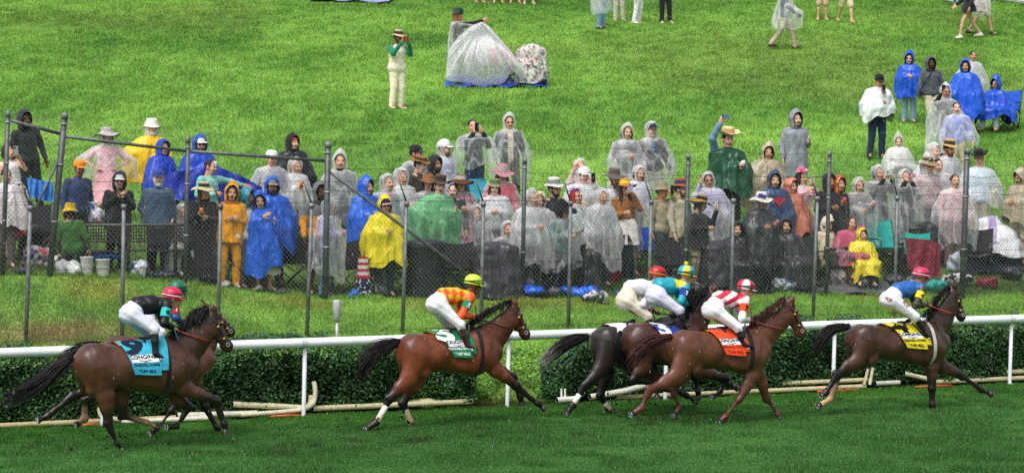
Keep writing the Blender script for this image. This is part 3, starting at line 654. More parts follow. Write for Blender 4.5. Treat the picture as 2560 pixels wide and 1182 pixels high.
    for ft, hf, key, hk in hoofs:
        b = MB(); dd = (hf-ft)/np.linalg.norm(hf-ft); a = hf-dd*.055; b.tube([a, hf, hf+dd*.012], [.036, .052, .054], c('2a2624'), 12); 
        th = np.linspace(-2.4, 2.4, 12); n1_ = np.cross(dd, [0, 1, 0]); n1_ /= np.linalg.norm(n1_)+1e-9; n2_ = np.cross(dd, n1_)
        b.tube([hf+dd*.015+(math.cos(t)*n1_+math.sin(t)*n2_)*.043 for t in th], .008, c('b9bcc0'), 5)
        b.build('hoof', GEAR, root)
        if key in boots:
            b = MB(); col, f0 = boots[key]; p0 = hk+(ft-hk)*f0; b.tube([p0, p0+(ft-p0)*.5, ft, ft+(hf-ft)*.35], [.043, .041, .047, .046], np.concatenate([np.tile(c(col), (20, 1)), np.tile(c('c8a678'), (20, 1))]), 10); b.build('leg_bandage', CLOTH, root)
    # tail
    T = [L(q) for q in J['T']]; T = np.array(T); t = np.linspace(0, len(T)-1, 9); g = np.random.default_rng(int(d*100) % 97); b = MB()
    base = np.stack([np.interp(t, range(len(T)), T[:, k]) for k in range(3)], 1)
    for _ in range(2): base[1:-1] = (base[:-2]+2*base[1:-1]+base[2:])/4
    wd = J.get('tw', .085)
    for i in range(330):
        o = g.normal(0, 1, 3)*[.5, .55, 1]; u = np.linspace(0, 1, 9)[:, None]; pth = base+o*wd*(.15+u*1.0-.25*u**3); le = g.uniform(.6, 1.05); m = max(3, int(9*le))
        pth = pth[:m]+g.normal(0, .006, (m, 3)); cc = c(hairc)*g.uniform(.5, 1.7)
        cl_ = np.repeat(np.array([cc*(1-q)+(c(tailtip) if tailtip else cc)*q for q in sst(u[:m, 0], .55, .95)]), 4, 0)
        b.tube(pth, tailr*(1.15-u[:m, 0]*.9), cl_, 4)
    b.build('tail', MANE, root)
    if mane:
        mr = [L(q, 0) for q in J['mane']]; mt = [L((q[0]+J['mv'][0]*2, q[1]+J['mv'][1]*1.6), 0)+[0, -.1, 0] for q in J['mane']]
        strands('mane', mr, mt, 300, .008, .05, .035, hairc, root, 5)
        f0 = A(0, .03); strands('forelock', [f0, f0+[.01, 0, .01]], [A(.22, .09)], 26, .007, .02, .02, hairc, root, 6)
    # bridle
    bc2 = c(J.get('bridle', '15110f')); sk_ = [p for p in pr]
    def surf(o, dirs, off, far=.5):
        o = np.asarray(o, float); dirs = np.asarray(dirs, float); ts = np.linspace(far, .0, 90); X = o[..., None, :]+dirs[..., None, :]*ts[:, None]
        f = field(sk_, X, .03); hit = f < off; i = np.argmax(hit, -1); return o+dirs*ts[i][..., None]
    for tt in (.62, .2, .08):
        if tt == .2: continue
        o = A(tt, -.05); th = np.linspace(0, 2*math.pi, 17)[:-1]; dirs = np.stack([math.cos(x)*nrm+math.sin(x)*np.array([0, 1, 0]) for x in th]); q = surf(np.tile(o, (16, 1)), dirs, .006, .16)
        b = MB(); b.tube(np.concatenate([q, q[:1]]), .009, bc2, 6); b.build('bridle_strap', GEAR, root)
    for s in (-1, 1):
        pts = []
        for t in np.linspace(.1, .84, 9): pts.append(surf(A(t, -.06-.02*t)[None], np.array([[0, s*1., 0]]), .006, .2)[0])
        b = MB(); b.tube(pts, .009, bc2, 6); 
        for q in (pts[2], pts[-3]): b.tube([q, q+[0, s*.012, 0]], .02, c('b89a4a'), 10)
        b.build('cheek_strap', GEAR, root)
        q = pts[-1]; b = MB(); th = np.linspace(0, 6.28, 13); b.tube([q+[math.cos(x)*.024, s*.01, math.sin(x)*.024] for x in th], .004, c('c0c0c0'), 6, cap=False); b.build('bit_ring', GEAR, root)
        if 'hand' in J:
            h_ = L(J['hand'], s*.09)+[0, s*.0, 0]; b = MB(); mm = (h_+q)/2+[0, s*.08, -.03]; e = (h_*.35+q*.65)+[0, s*.06, -.02]
            b.tube([h_, mm, e, q], [.01, .012, .008, .006], np.repeat(np.array([c(J.get('rein', '15110f'))]*2+[c('15110f')]*2), 6, 0), 6); b.build('rein', GEAR, root)
    # breast girth, girth
    o = g0+[J.get('gx', .12), 0, -.02]; th = np.linspace(0, 2*math.pi, 29)[:-1]; sk_ = [pr[0], pr[2], EL(g0+[-.12, -.2, -.05], (.3, .12, .22), bc), EL(g0+[-.12, .2, -.05], (.3, .12, .22), bc)]; q = surf(np.tile(o, (28, 1)), np.stack([0*th, np.cos(th), np.sin(th)], 1), .018, .6)
    for dx in (0,):
        b = MB(); rg = np.stack([q+[-.03, 0, 0], q+[.03, 0, 0]], 1); rg = np.concatenate([rg, rg[:1]]); b.grid(rg, c(J.get('girth', '131212'))); b.build('girth', CLOTH, root)
    return root, L, surf, g0, l0, Fm, A, q0, [pr[0], pr[2], EL(g0+[-.12, -.2, -.05], (.3, .12, .22), bc), EL(g0+[-.12, .2, -.05], (.3, .12, .22), bc)]
def text_mesh(s, size, wx=1., font_off=0):
    cu = bpy.data.curves.new('t', 'FONT'); cu.body = s; cu.size = size; cu.align_x = 'CENTER'; cu.align_y = 'CENTER'; cu.offset = font_off; cu.resolution_u = 3; cu.fill_mode = 'FRONT' if True else 'BOTH'
    o = bpy.data.objects.new('t', cu); COL.objects.link(o); dg = bpy.context.evaluated_depsgraph_get(); me = bpy.data.meshes.new_from_object(o.evaluated_get(dg))
    v = np.array([q.co[:] for q in me.vertices])*[wx, 1, 1]; f = [list(p.vertices) for p in me.polygons]
    bpy.data.objects.remove(o); bpy.data.curves.remove(cu); bpy.data.meshes.remove(me); return v, f
def saddle_cloth(H, x_tr, x_tf, x_bf, x_br, phib, col, num, ncol, numside=0, wing=True, txt=True, tcol=None, phit=-35):
    """cloth wrapped round the barrel; x's local along the body, phi angle from the top down the near side"""
    root, L, surf, g0, l0, Fm, A, q0 = H[:8]
    sk2 = H[8]
    def surf(o, dirs, off, far=.6):
        o = np.asarray(o, float); ts = np.linspace(far, .1, 110); X = o[..., None, :]+dirs[..., None, :]*ts[:, None]; f = field(sk2, X, .05); i = np.argmax(f < off, -1)
        f1 = np.take_along_axis(f, i[..., None], -1)[..., 0]; f0_ = np.take_along_axis(f, np.maximum(i-1, 0)[..., None], -1)[..., 0]; t = ts[i]+(ts[0]-ts[1])*np.clip((off-f1)/(f0_-f1+1e-9), 0, 1); return o+dirs*t[..., None]
    ax0 = lambda x: g0*[0, 1, 1]+[0, 0, (l0-g0)[2]*np.clip((g0[0]-x)/(g0[0]-l0[0]+1e-6), -1, 1.3)]
    def S(u, v, off):
        u = np.asarray(u, float); v = np.asarray(v, float)
        xr = x_tr+(x_br-x_tr)*np.clip((v*(phib-phit)+phit)/phib, 0, 1); xf = x_tf+(x_bf-x_tf)*np.clip((v*(phib-phit)+phit)/phib, 0, 1)
        x = xr+(xf-xr)*u; ph = np.radians(phit+(phib-phit)*v)
        o = np.stack([x, 0*x, g0[2]+(l0-g0)[2]*np.clip((g0[0]-x)/(g0[0]-l0[0]), -1, 1.3)], -1)
        d = np.stack([0*x, -np.sin(ph), np.cos(ph)], -1); return surf(o, d, off, .6)
    uu, vv = np.meshgrid(np.linspace(0, 1, 30), np.linspace(0, 1, 50)); P0 = S(uu, vv, .03)
    b = MB(); b.grid(P0, c(col)); cl = b.build('saddle_cloth', CLOTH, root)
    b = MB(); b.grid(S(uu*1.06-.03, vv*.45-.02, .02), c('c9a23c')); b.build('saddle_pad', CLOTH, root)
    W_ = abs(x_bf-x_br); Hh = math.radians(phib-phit)*.33
    def wrap(v, f, cu, cv, off, cl_, name, flip=1):
        # keep strokes short enough to follow the cloth
        u = cu+v[:, 0]/W_; w = cv-v[:, 1]/Hh
        q = S(u, w, off); m = MB(); m.add(q, f, cl_); return m.build(name, mat('print', None, .7, .2), cl)
    if num:
        v, f = text_mesh(num, .44, 1.0, .02); 
        if numside: v = v@np.array([[.94, -.34, 0], [.34, .94, 0], [0, 0, 1]])
        wrap(v, f, .3, .5, .036, c(ncol), 'number')
    if txt:
        gu, gv = np.meshgrid(np.linspace(.05, .97, 8), np.linspace(.655, .79, 6)); m = MB(); m.grid(S(gu, gv, .035), c('eceef0')); m.build('sponsor_patch', mat('print', None, .7, .2), cl)
        v, f = text_mesh('LONGINES', .076, .92, .0016); wrap(v, f, .52, .7, .041, c('1a2440'), 'lettering')
        v = np.array([[-.07, .012, 0], [0, 0, 0], [0, -.007, 0], [-.075, .006, 0], [.07, .012, 0], [.075, .006, 0], [-.045, -.002, 0], [0, -.012, 0], [0, -.018, 0], [.045, -.002, 0]]); f = [[0, 3, 2, 1], [1, 2, 5, 4], [6, 8, 7], [7, 8, 9]]
        wrap(v, f, .52, .765, .041, c('1a2440'), 'winged_emblem')
        tc_ = c(tcol or '0c2f55'); v, f = text_mesh('CHURCHILL DOWNS', .046, .74, .002); wrap(v, f, .52, .835, .036, tc_, 'lettering')
        v, f = text_mesh('TURF MILE', .052, .85, .002); wrap(v, f, .5, .935, .036, tc_, 'lettering')
    if wing:
        gu, gv = np.meshgrid(np.linspace(1.12, 1.42, 8), np.linspace(.3, .92, 14)); q = S(gu-(gv-.3)*.25, gv, .03); m = MB(); m.grid(q, c(col)*.9); m.build('cloth_flap', CLOTH, root)
    # small saddle
    sx = 0; tp = S(np.array([.9]), np.array([-phit/(phib-phit)]), .03)[0]
    organic('saddle', [EL(tp+[0.02, 0, .0], (.11, .1, .02), c('151212')), EL(tp+[.12, 0, .02], (.04, .06, .03), c('151212')), RC(tp+[-.05, -.12, -.03], tp+[0, -.24, -.2], .03, .012, c('151212'), (1, .5, 1))], GEAR, root, .014, .02)
    return S
# ------------------------------------------------ jockeys
def jockey(H, K, J, label, silk, sleeve, breech, helm, helm2=None, skin='b98a6c', boot='141212', cuff=None, lat0=0., band='141414', tagcol=None, tagnum=None, pattern=None, pompom=None, goggles=True, only=None, hcap=None):
    root0, L, surf, g0, l0, Fm, A, q0 = H[:8]; root = link('person', None, loc=root0.location, rz=root0.rotation_euler.z); tag(root, label, 'jockey', 'jockeys riding in the race')
    sk = c(skin); sc = c(silk) if pattern is None else pattern; sl_ = c(sleeve); br = c(breech); bo = c(boot)
    hd = L(J['head'], 0); shd, but, wst = L(J['sh']), L(J['butt']), L(J['waist']); up = np.array([0, 0, 1.])
    B, Sx, Br, Bt = [], [], [], []; ext = []
    dirb = (shd-wst)/np.linalg.norm(shd-wst)
    Sx += [RC(wst+[0, 0, .0], wst+(shd-wst)*.55, .122, .13, sc, (1, 1.12, 1)), RC(shd+[0, -.13, 0], shd+[0, .13, 0], .085, None, sc), RC(wst+(shd-wst)*.5, shd, .12, .095, sc, (1, 1.2, 1))]
    B += [RC(wst, shd, .1, .09, sk, (1, 1.2, 1)), RC(shd, hd+[0, 0, -.05], .05, .05, sk), RC(but, wst, .1, .09, sk)]
    Br += [RC(but+[.03, -.07, .01], but+[.03, .07, .01], .125, None, br), RC(but, wst, .13, .115, br, (1, 1.12, 1))]
    for s, kn, an, to, el, ha in ((-1, J['kn'], J['an'], J['to'], J['el'], J['ha']), (1, J.get('kn2', J['kn']), J.get('an2', J['an']), J.get('to2', J['to']), J.get('el2', J['el']), J.get('ha2', J['ha']))):
        k_ = L(kn, s*.26); a_ = L(an, s*.3); t_ = L(to, s*.31); e_ = L(el, s*.24); h_ = L(ha, s*.09); hp = but+[.03, s*.1, 0]; s_ = shd+[0, s*.17, -.01]
        Br += [RC(hp, k_, .105, .066, br), RC(k_, k_+(a_-k_)*.12, .062, .052, br)]
        Bt += [RC(k_+(a_-k_)*.18, k_+(a_-k_)*.5, .054, .052, bo), RC(k_+(a_-k_)*.5, a_, .052, .04, bo), RC(a_, a_+(t_-a_)*.5+[0, 0, -.02], .042, .036, bo), RC(a_+[0, 0, -.02], t_, .036, .026, bo)]
        B += [RC(hp, k_, .08, .055, sk), RC(k_, a_, .05, .038, sk), RC(s_, e_, .045, .038, sk), RC(e_, h_, .036, .026, sk)]
        cu = c(cuff) if cuff else sl_
        Sx += [RC(s_, e_, .066, .055, sl_ if not callable(sl_) else sl_), RC(e_, e_+(h_-e_)*.55, .054, .042, sl_), RC(e_+(h_-e_)*.55, e_+(h_-e_)*.88, .042, .034, cu)]
        ext.append(put_hand(h_-(h_-e_)*.05, (h_-e_)+np.array([.05, 0, 0]), (0, -s*.5, -.8), sk if not J.get('glove') else c('141414'), 'grip', mirror=(s < 0)))
        # stirrup
        b = MB(); st = a_+(t_-a_)*.45+[0, 0, -.045]; b.tube([st+[0, -.06, 0], st+[0, .06, 0]], .012, c('b0b0b0'), 6); b.tube([st+[0, -s*.05, 0], st+[-.01, -s*.05, .13], L(J['an'], s*.26)+[.03, 0, .3]], [.008, .008, .012], c('222222'), 6); b.build('stirrup', GEAR, root0)
    fy = J.get('fyaw', -.15); R = rotm(math.pi/2+fy, 0, 0)@rotm(0, J.get('fp', .25), 0)
    ext += put_head(hd+[.02, 0, -.035], sk, c('1c120c'), .98, R)
    organic('body', B, SKINM, root, .016, .02, .01, extra=ext)
    shp = (lambda X: .006*np.sin(X[:, 0]*45+X[:, 2]*60)*vn(X[:, 0]*8, X[:, 2]*8, 4))
    organic('silks', Sx, mat('race silks', None, .42, .4, bump=.5, bscale=13, noise=.08), root, .0125, .03, .006, disp=shp)
    organic('breeches', Br, mat('breeches', None, .6, .3, bump=.5, bscale=11, noise=.05, mud=.4), root, .0125, .04, .008, disp=shp)
    for q in (Bt[:4], Bt[4:]):
        organic('boot', q, mat('boot leather', None, .25, .5, bump=.15), root, .0125, .012, .008)
    # helmet
    hc = c(helm); h2 = c(helm2) if helm2 else hc; b = MB(); Rh = rotm(fy, 0, 0)@np.array([[math.cos(.2), 0, math.sin(.2)], [0, 1, 0], [-math.sin(.2), 0, math.cos(.2)]])
    prof = [(.118, -.02), (.121, .0), (.119, .035), (.108, .075), (.085, .105), (.05, .125), (.0, .132)]; n = 28; th = np.arange(n)*2*math.pi/n; vv = np.concatenate([np.stack([r*np.cos(th)*1.12, r*np.sin(th)*.95, np.full(n, z)], 1) for r, z in prof]); cc = np.tile(hc, (len(vv), 1))
    if helm2:
        sec = (np.floor((np.arctan2(vv[:, 1], vv[:, 0])+.4)/(math.pi/3)).astype(int) % 2 == 0); cc[sec] = h2
    f = [[i*n+j, i*n+(j+1) % n, (i+1)*n+(j+1) % n, (i+1)*n+j] for i in range(len(prof)-1) for j in range(n)]
    ce = hd+np.array([0, 0, .005]); b.add(vv@Rh.T+ce, f, cc)
    pk = [(x, y) for x in np.linspace(0, 1, 4) for y in np.linspace(-1.1, 1.1, 11)]
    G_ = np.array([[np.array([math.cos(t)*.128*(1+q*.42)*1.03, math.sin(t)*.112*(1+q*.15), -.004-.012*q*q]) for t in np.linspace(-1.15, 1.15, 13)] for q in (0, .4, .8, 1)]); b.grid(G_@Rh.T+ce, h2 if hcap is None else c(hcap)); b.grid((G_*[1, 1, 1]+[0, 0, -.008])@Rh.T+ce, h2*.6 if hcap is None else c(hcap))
    b.build('helmet', mat('helmet cover', None, .35, .5, bump=.1), root)
    b = MB(); t = np.linspace(0, 2*math.pi, 25)
    for z_, tl, r_, col in ((.012, 0., .0075, band), (.04, .12, .006, '141414')):
        b.tube(np.stack([np.cos(t)*.138, np.sin(t)*.118, z_+tl*np.cos(t)*.25], 1)@Rh.T+ce, r_, c(col), 6)
    b.build('goggle_strap', GEAR, root)
    if pompom: MB().lathe([(0, -1), (.7, -.7), (1, 0), (.7, .7), (0, 1)], c(pompom), 12, fn=lambda q: q*.032+ce+[-.0, 0, .155]).build('pompom', CLOTH, root)
    if tagcol:
        s_ = shd+[0, -.17, -.01]; e_ = L(J['el'], -.24); q = s_+(e_-s_)*.42; dr = (e_-s_)/np.linalg.norm(e_-s_); b = MB(); b.tube([q-dr*.06, q, q+dr*.06], .068, c(tagcol), 14, cap=False); o = b.build('arm_band', mat('print', None, .7, .2), root)
        v, f = text_mesh(tagnum[0], .11, 1., .004); nx = np.cross(dr, [0, -1, 0]); nx = -nx if nx[0] < 0 else nx; nx /= np.linalg.norm(nx); a = math.radians(0)
        w = q+v[:, :1]*nx+v[:, 1:2]*(-dr); w[:, 1] = q[1]-np.sqrt(np.maximum(.072**2-(v[:, 0])**2, 1e-6)) ; w[:, 1] -= (np.abs(dr[1])*0); m = MB(); m.add(w+[0, (-.004), 0], f, c(tagnum[1])); m.build('number', mat('print', None, .7, .2), o)
    return root, Sx
k1 = lambda x, y: (x/2.1814, 640+y/2.1814)
k2 = lambda x, y: (800+x/2.463, 640+y/2.463)
k3 = lambda x, y: (1340+x/2.4625, 620+y/2.4625)
k4 = lambda x, y: (1960+x/2.463, 620+y/2.463)
def lx(H, K, x, y=550): return H[1]((x, y), -.25)[0]
# horse 9
J = dict(G=(880, 600, 150), L=(690, 605, 118), Q=(515, 600, 118), N0=(1000, 510, 100), N1=(1125, 395, 66), P=(1160, 325), M=(1262, 500), E=(1150, 258),
         hn=[(575, 760), (590, 905), (640, 1020), (672, 1062)], hf=[(660, 740), (668, 868), (800, 905), (862, 935)], fn=[(1000, 715), (1178, 790), (1222, 915), (1228, 962)], ff=[(965, 770), (1025, 822), (965, 925), (915, 932)],
         T=[(395, 560), (330, 585), (260, 660), (160, 740), (20, 790)], mane=[(950, 420), (1010, 370), (1080, 325), (1140, 295)], mv=(-25, 35), hand=(950, 400), rein='8c2a20', darkhead=1, darkfront=1, gx=-.02, tw=.08)
H9 = make_horse('race_horse', -3.6, k1, 'dark bay horse with turquoise saddle cloth, nearest the left edge of the photo', '5c3a2b', '1c1412', J, socks={'hf': 'b08a68'}, hairc='100c0b')
saddle_cloth(H9, lx(H9, k1, 655), lx(H9, k1, 840), lx(H9, k1, 868), lx(H9, k1, 728), 105, '35a9c4', '9', '12223a', numside=1)
jockey(H9, k1, dict(head=(938, 222), sh=(885, 262), waist=(752, 268), butt=(702, 318), kn=(842, 402), an=(848, 530), to=(895, 556), el=(893, 365), ha=(948, 392), kn2=(800, 420), an2=(790, 500), to2=(840, 520)),
       'jockey in black silks, white breeches and pink helmet on the turquoise clothed horse', '14141a', '14141a', 'd3d6e4', 'd8204e', band='e8e0e0', tagcol='2fc0b8', tagnum=('9', '101820'))
# horse 1 behind it
J = dict(G=(985, 560, 130), L=(820, 560, 108), Q=(655, 545, 105), N0=(1085, 500, 85), N1=(1145, 410, 60), P=(1180, 330), M=(1268, 415), E=(1106, 248),
         hn=[(560, 700), (400, 760), (262, 870), (208, 892)], hf=[(600, 710), (462, 790), (462, 885), (415, 918)], fn=[(1020, 720), (935, 840), (870, 925), (818, 962)], ff=[(1060, 700), (1118, 820), (1185, 930), (1215, 955)],
         T=[(540, 480), (440, 500), (360, 560), (300, 640), (240, 700)], mane=[(1010, 400), (1060, 330), (1100, 300), (1150, 290)], mv=(-25, 20), hand=(1010, 385), tw=.07)
H1 = make_horse('race_horse', -2.2, k1, 'red bay horse mostly hidden behind the turquoise clothed horse', '6c402e', '1c1412', J, socks={'hf': 'b08a68'}, hairc='100c0b')
jockey(H1, k1, dict(head=(966, 186), sh=(925, 262), waist=(825, 300), butt=(775, 360), kn=(880, 420), an=(880, 520), to=(925, 540), el=(958, 335), ha=(1008, 378)),
       'jockey in blue and red silks with a green helmet behind the black silks jockey', '1f3f8a', '1e4f8a', 'd8d8e0', '0f6a50', cuff='184a3a', tagcol='b82038', tagnum=('1', 'f0f0f0'), band='0c3c30')
# horse 5
J = dict(G=(930, 590, 148), L=(740, 590, 118), Q=(580, 600, 120), N0=(1035, 520, 100), N1=(1160, 395, 68), P=(1195, 320), M=(1282, 490), E=(1186, 266),
         hn=[(540, 760), (428, 880), (350, 1020), (285, 1062)], hf=[(600, 740), (512, 905), (555, 1010), (582, 1050)], fn=[(1085, 700), (1205, 800), (1340, 905), (1380, 938)], ff=[(1080, 690), (1190, 745), (1235, 860), (1244, 910)],
         T=[(490, 530), (400, 560), (320, 600), (265, 680), (250, 760)], mane=[(930, 430), (1000, 380), (1080, 330), (1180, 285)], mv=(-30, 22), hand=(955, 375), darkfront=1, tw=.095, gx=.03)
H5 = make_horse('race_horse', -2.4, k2, 'bright bay horse with green saddle cloth running alone in the middle', '7e4229', '1a1210', J, hairc='100c0b', boots={'hn': ('e6e2da', .3), 'hf': ('c8b898', .35)})
saddle_cloth(H5, lx(H5, k2, 705), lx(H5, k2, 860), lx(H5, k2, 925), lx(H5, k2, 820), 100, '0f7a52', '5', 'eef2f0', numside=1, tcol='dfe8e4')
def check(X):
    a = np.floor((X[:, 0]*.8+X[:, 2]*.6)/.085)+np.floor((X[:, 2]*.8-X[:, 0]*.6)/.085); return np.where((a % 2 == 0)[:, None], c('e8561a')[None], c('f0b520')[None])
jockey(H5, k2, dict(head=(943, 168), sh=(893, 250), waist=(760, 245), butt=(708, 300), kn=(866, 425), an=(905, 548), to=(962, 572), el=(868, 368), ha=(955, 370), kn2=(790, 430), an2=(790, 470), to2=(830, 480), glove=1),
       'jockey in orange and yellow checked silks with a lime green helmet', 'e8561a', 'e8581c', 'e4e4ea', 'c6e23a', skin='6b4630', boot='3a1c14', tagcol='1c7a50', tagnum=('5', 'f0f0f0'), pattern=check, band='1c1c1c')
# dark horse at the back of the middle group
J = dict(G=(800, 560, 140), L=(620, 580, 118), Q=(440, 590, 115), N0=(900, 470, 90), N1=(960, 350, 60), P=(985, 290), M=(1060, 440), E=(968, 245),
         hn=[(400, 740), (300, 850), (225, 965), (190, 1018)], hf=[(440, 750), (398, 905), (445, 985), (478, 1005)], fn=[(880, 720), (985, 800), (1000, 880), (1003, 920)], ff=[(960, 700), (1090, 790), (1190, 840), (1238, 862)],
         T=[(320, 545), (250, 560), (150, 600), (90, 660), (10, 710)], mane=[(850, 420), (900, 370), (940, 300), (975, 260)], mv=(-25, 25), hand=(735, 395), tw=.07, belly='141414')
HB = make_horse('race_horse', -1.9, k3, 'nearly black horse with a grey tipped tail at the back of the middle group', '352c2b', '141212', J, hairc='151214', tailtip='8e8c86', boots={'hn': ('f0efe8', .45), 'hf': ('b8b0a0', .55)})
saddle_cloth(HB, lx(HB, k3, 475, 470), lx(HB, k3, 620, 470), lx(HB, k3, 650), lx(HB, k3, 500), 60, 'e6e6e4', '', '141414', wing=False, txt=False)
jockey(HB, k3, dict(head=(748, 165), sh=(702, 240), waist=(585, 245), butt=(545, 325), kn=(690, 425), an=(700, 480), to=(760, 500), el=(655, 350), ha=(728, 382)),
       'jockey in plain white silks and cream breeches with a red helmet', 'e2e2e6', 'e2e2e6', 'd9cfbd', 'c01828', cuff='c01830', band='d8a030')
# horse 3
J = dict(G=(880, 610, 140), L=(760, 600, 118), Q=(625, 570, 112), N0=(960, 500, 100), N1=(1040, 350, 64), P=(1075, 290), M=(1160, 420), E=(1102, 222),
         hn=[(660, 730), (600, 810), (740, 835), (745, 920)], hf=[(700, 750), (800, 860), (930, 905), (985, 948)], fn=[(1010, 760), (1165, 800), (1135, 880), (1085, 915)], ff=[(1040, 740), (1125, 790), (1190, 835), (1225, 850)],
         T=[(520, 520), (480, 570), (500, 650), (560, 720), (580, 760)], mane=[(930, 420), (975, 340), (1010, 290), (1060, 250)], mv=(-25, 25), hand=(940, 350), tw=.07)
H3 = make_horse('race_horse', -2.9, k3, 'brown horse with royal blue saddle cloth between the black horse and the chestnut', '54332a', '141010', J, hairc='0f0c0c')
saddle_cloth(H3, lx(H3, k3, 735, 450), lx(H3, k3, 880, 450), lx(H3, k3, 930), lx(H3, k3, 800), 100, '1c3aa0', '3', 'eef0f4', numside=0, tcol='e8e8f0', wing=False)
def silk3(X):
    ce = SQ3; m = (np.abs(X[:, 0]-ce[0]) < .075) & (np.abs(X[:, 2]-ce[2]) < .06); return np.where(m[:, None], c('e8d02a')[None], c('1f9fb0')[None])
SQ3 = H3[1]((878, 215), -.1)
def slv3(X): return np.where((np.floor(X[:, 2]/.045) % 2 == 0)[:, None], c('e8d02a')[None], c('1f9fb0')[None])
o, Sx = jockey(H3, k3, dict(head=(924, 160), sh=(885, 236), waist=(762, 232), butt=(728, 300), kn=(885, 382), an=(908, 478), to=(930, 505), el=(893, 325), ha=(932, 348), glove=1),
       'jockey in turquoise silks with a yellow square and a yellow pompom helmet', '1f9fb0', '1f9fb0', 'cfd0e2', '2aa6b8', 'ead22e', pattern=silk3, pompom='f0c818', tagcol='1c3a90', tagnum=('3', 'f0f0f0'))
# horse 7
J = dict(G=(1265, 630, 150), L=(1080, 625, 118), Q=(920, 625, 125), N0=(1385, 540, 100), N1=(1530, 420, 68), P=(1560, 345), M=(1650, 530), E=(1575, 298),
         hn=[(860, 790), (700, 870), (650, 985), (588, 1022)], hf=[(900, 780), (835, 860), (885, 985), (848, 1026)], fn=[(1330, 790), (1248, 930), (1165, 1035), (1130, 1072)], ff=[(1370, 780), (1420, 920), (1488, 1020), (1502, 1052)],
         T=[(832, 545), (740, 570), (680, 600), (620, 650), (575, 720)], mane=[(1340, 450), (1400, 410), (1460, 370), (1530, 310)], mv=(-20, 25), hand=(1330, 450), rein='8c3a30', tw=.09, gx=.0)
H7 = make_horse('race_horse', -4.1, k3, 'chestnut horse with orange saddle cloth, nearest of the middle group', '6a402e', '5a2e24', J, hairc='3e1e16')
saddle_cloth(H7, lx(H7, k3, 1075, 520), lx(H7, k3, 1215, 520), lx(H7, k3, 1275), lx(H7, k3, 1165), 100, 'ea4a1e', '7', '1a1010', numside=0, tcol='a02a10')
def silk7(X): return np.where((np.floor((X[:, 2]*.9-X[:, 0]*.42)/.065) % 2 == 0)[:, None], c('cf1c3c')[None], c('e8e6ea')[None])
jockey(H7, k3, dict(head=(1290, 248), sh=(1250, 318), waist=(1128, 315), butt=(1078, 385), kn=(1245, 492), an=(1275, 592), to=(1330, 606), el=(1268, 432), ha=(1330, 450), glove=1),
       'jockey in red and white striped silks with a red and white quartered helmet', 'e8e6ea', 'e8e6ea', 'e6e4ec', 'cf1c3c', 'f0eef2', cuff='c01838', pattern=silk7, tagcol='e0481c', tagnum=('7', '141010'), skin='c89a80')
# horse 4
J = dict(G=(850, 590, 150), L=(660, 585, 115), Q=(480, 575, 112), N0=(935, 500, 98), N1=(1020, 350, 66), P=(1050, 275), M=(1105, 430), E=(1030, 205),
         hn=[(450, 690), (325, 775), (262, 885), (232, 905)], hf=[(470, 700), (335, 790), (285, 930), (212, 968)], fn=[(915, 740), (912, 860), (914, 960), (916, 990)], ff=[(980, 730), (1095, 785), (1215, 872), (1275, 898)],
         T=[(400, 480), (310, 490), (250, 530), (215, 590), (185, 650)], mane=[(890, 420), (930, 370), (960, 310), (1020, 250)], mv=(-25, 15), hand=(895, 355), rein='b04028', darkhead=1, darkfront=1, tw=.07, gx=.02, girth='b8b4aa')
H4 = make_horse('race_horse', -3.7, k4, 'dark brown leading horse with yellow saddle cloth at the right', '503328', '1a1312', J, socks={'hf': 'c8a07a'}, hairc='100c0b')
saddle_cloth(H4, lx(H4, k4, 655), lx(H4, k4, 800), lx(H4, k4, 865), lx(H4, k4, 755), 100, 'dccb1c', '4', '141414', numside=0, tcol='2a2a20')
camo_ = lambda X: np.where((vn(X[:, 0]*14, X[:, 2]*14, 7) > .5)[:, None], c('6a5a34')[None], c('3e3a26')[None])
o, Sx = jockey(H4, k4, dict(head=(842, 170), sh=(812, 245), waist=(700, 262), butt=(645, 322), kn=(812, 425), an=(868, 528), to=(905, 545), el=(812, 352), ha=(888, 350)),
       'jockey in plain blue silks with camouflage sleeves and a pink helmet', '2a62b0', '3e3a26', 'e4e2e8', 'd8305e', cuff='6a5a34', tagcol='e0cc20', tagnum=('4', '141414'), band='e8e0e0', skin='a87858')
q = H4[1]((615, 318), -.2); v, f = text_mesh('PDJF', .075, .9, .003)
m = MB(); w = v[:, :1]*np.array([.94, 0, -.34])+v[:, 1:2]*np.array([.34, 0, .94])+q+[.06, -.04, 0]; m.add(w, f, c('8a1830')); m.build('lettering', mat('print', None, .7, .2), o)
q = H4[1]((735, 345), -.27); m = MB(); w = v[:, :1]*np.array([.8, -.15, -.6])+v[:, 1:2]*np.array([.6, 0, .8])+q+[0, -.075, 0]; m.add(w, f, c('8a1830')); m.build('lettering', mat('print', None, .7, .2), o)
# whips
def whip(H, K, a, b_, lat, label, col='1a1616'):
    p, q = H[1](a, lat), H[1](b_, lat-.05); m = MB(); m.tube([p, p+(q-p)*.35, q], [.009, .006, .004], c(col), 6); o = m.build('riding_whip', GEAR); o.location = H[0].location; o.rotation_euler = H[0].rotation_euler; tag(o, label, 'whip', 'riding whips held by the jockeys')
whip(H9, k1, (948, 390), (985, 495), -.16, 'turquoise and black whip held by the black silks jockey', '2a6f80')
whip(H5, k2, (958, 310), (962, 420), -.16, 'short black whip upright in the gloved hand of the checked silks jockey')
whip(H7, k3, (1320, 365), (1348, 570), -.16, 'red and black whip held by the striped silks jockey', '7a1c28')
whip(H4, k4, (880, 320), (968, 558), -.16, 'long black whip held by the blue silks jockey')
whip(HB, k3, (905, 352), (1045, 366), -.16, 'pale whip lying level beside the turquoise silks jockey', 'c8c8c8')
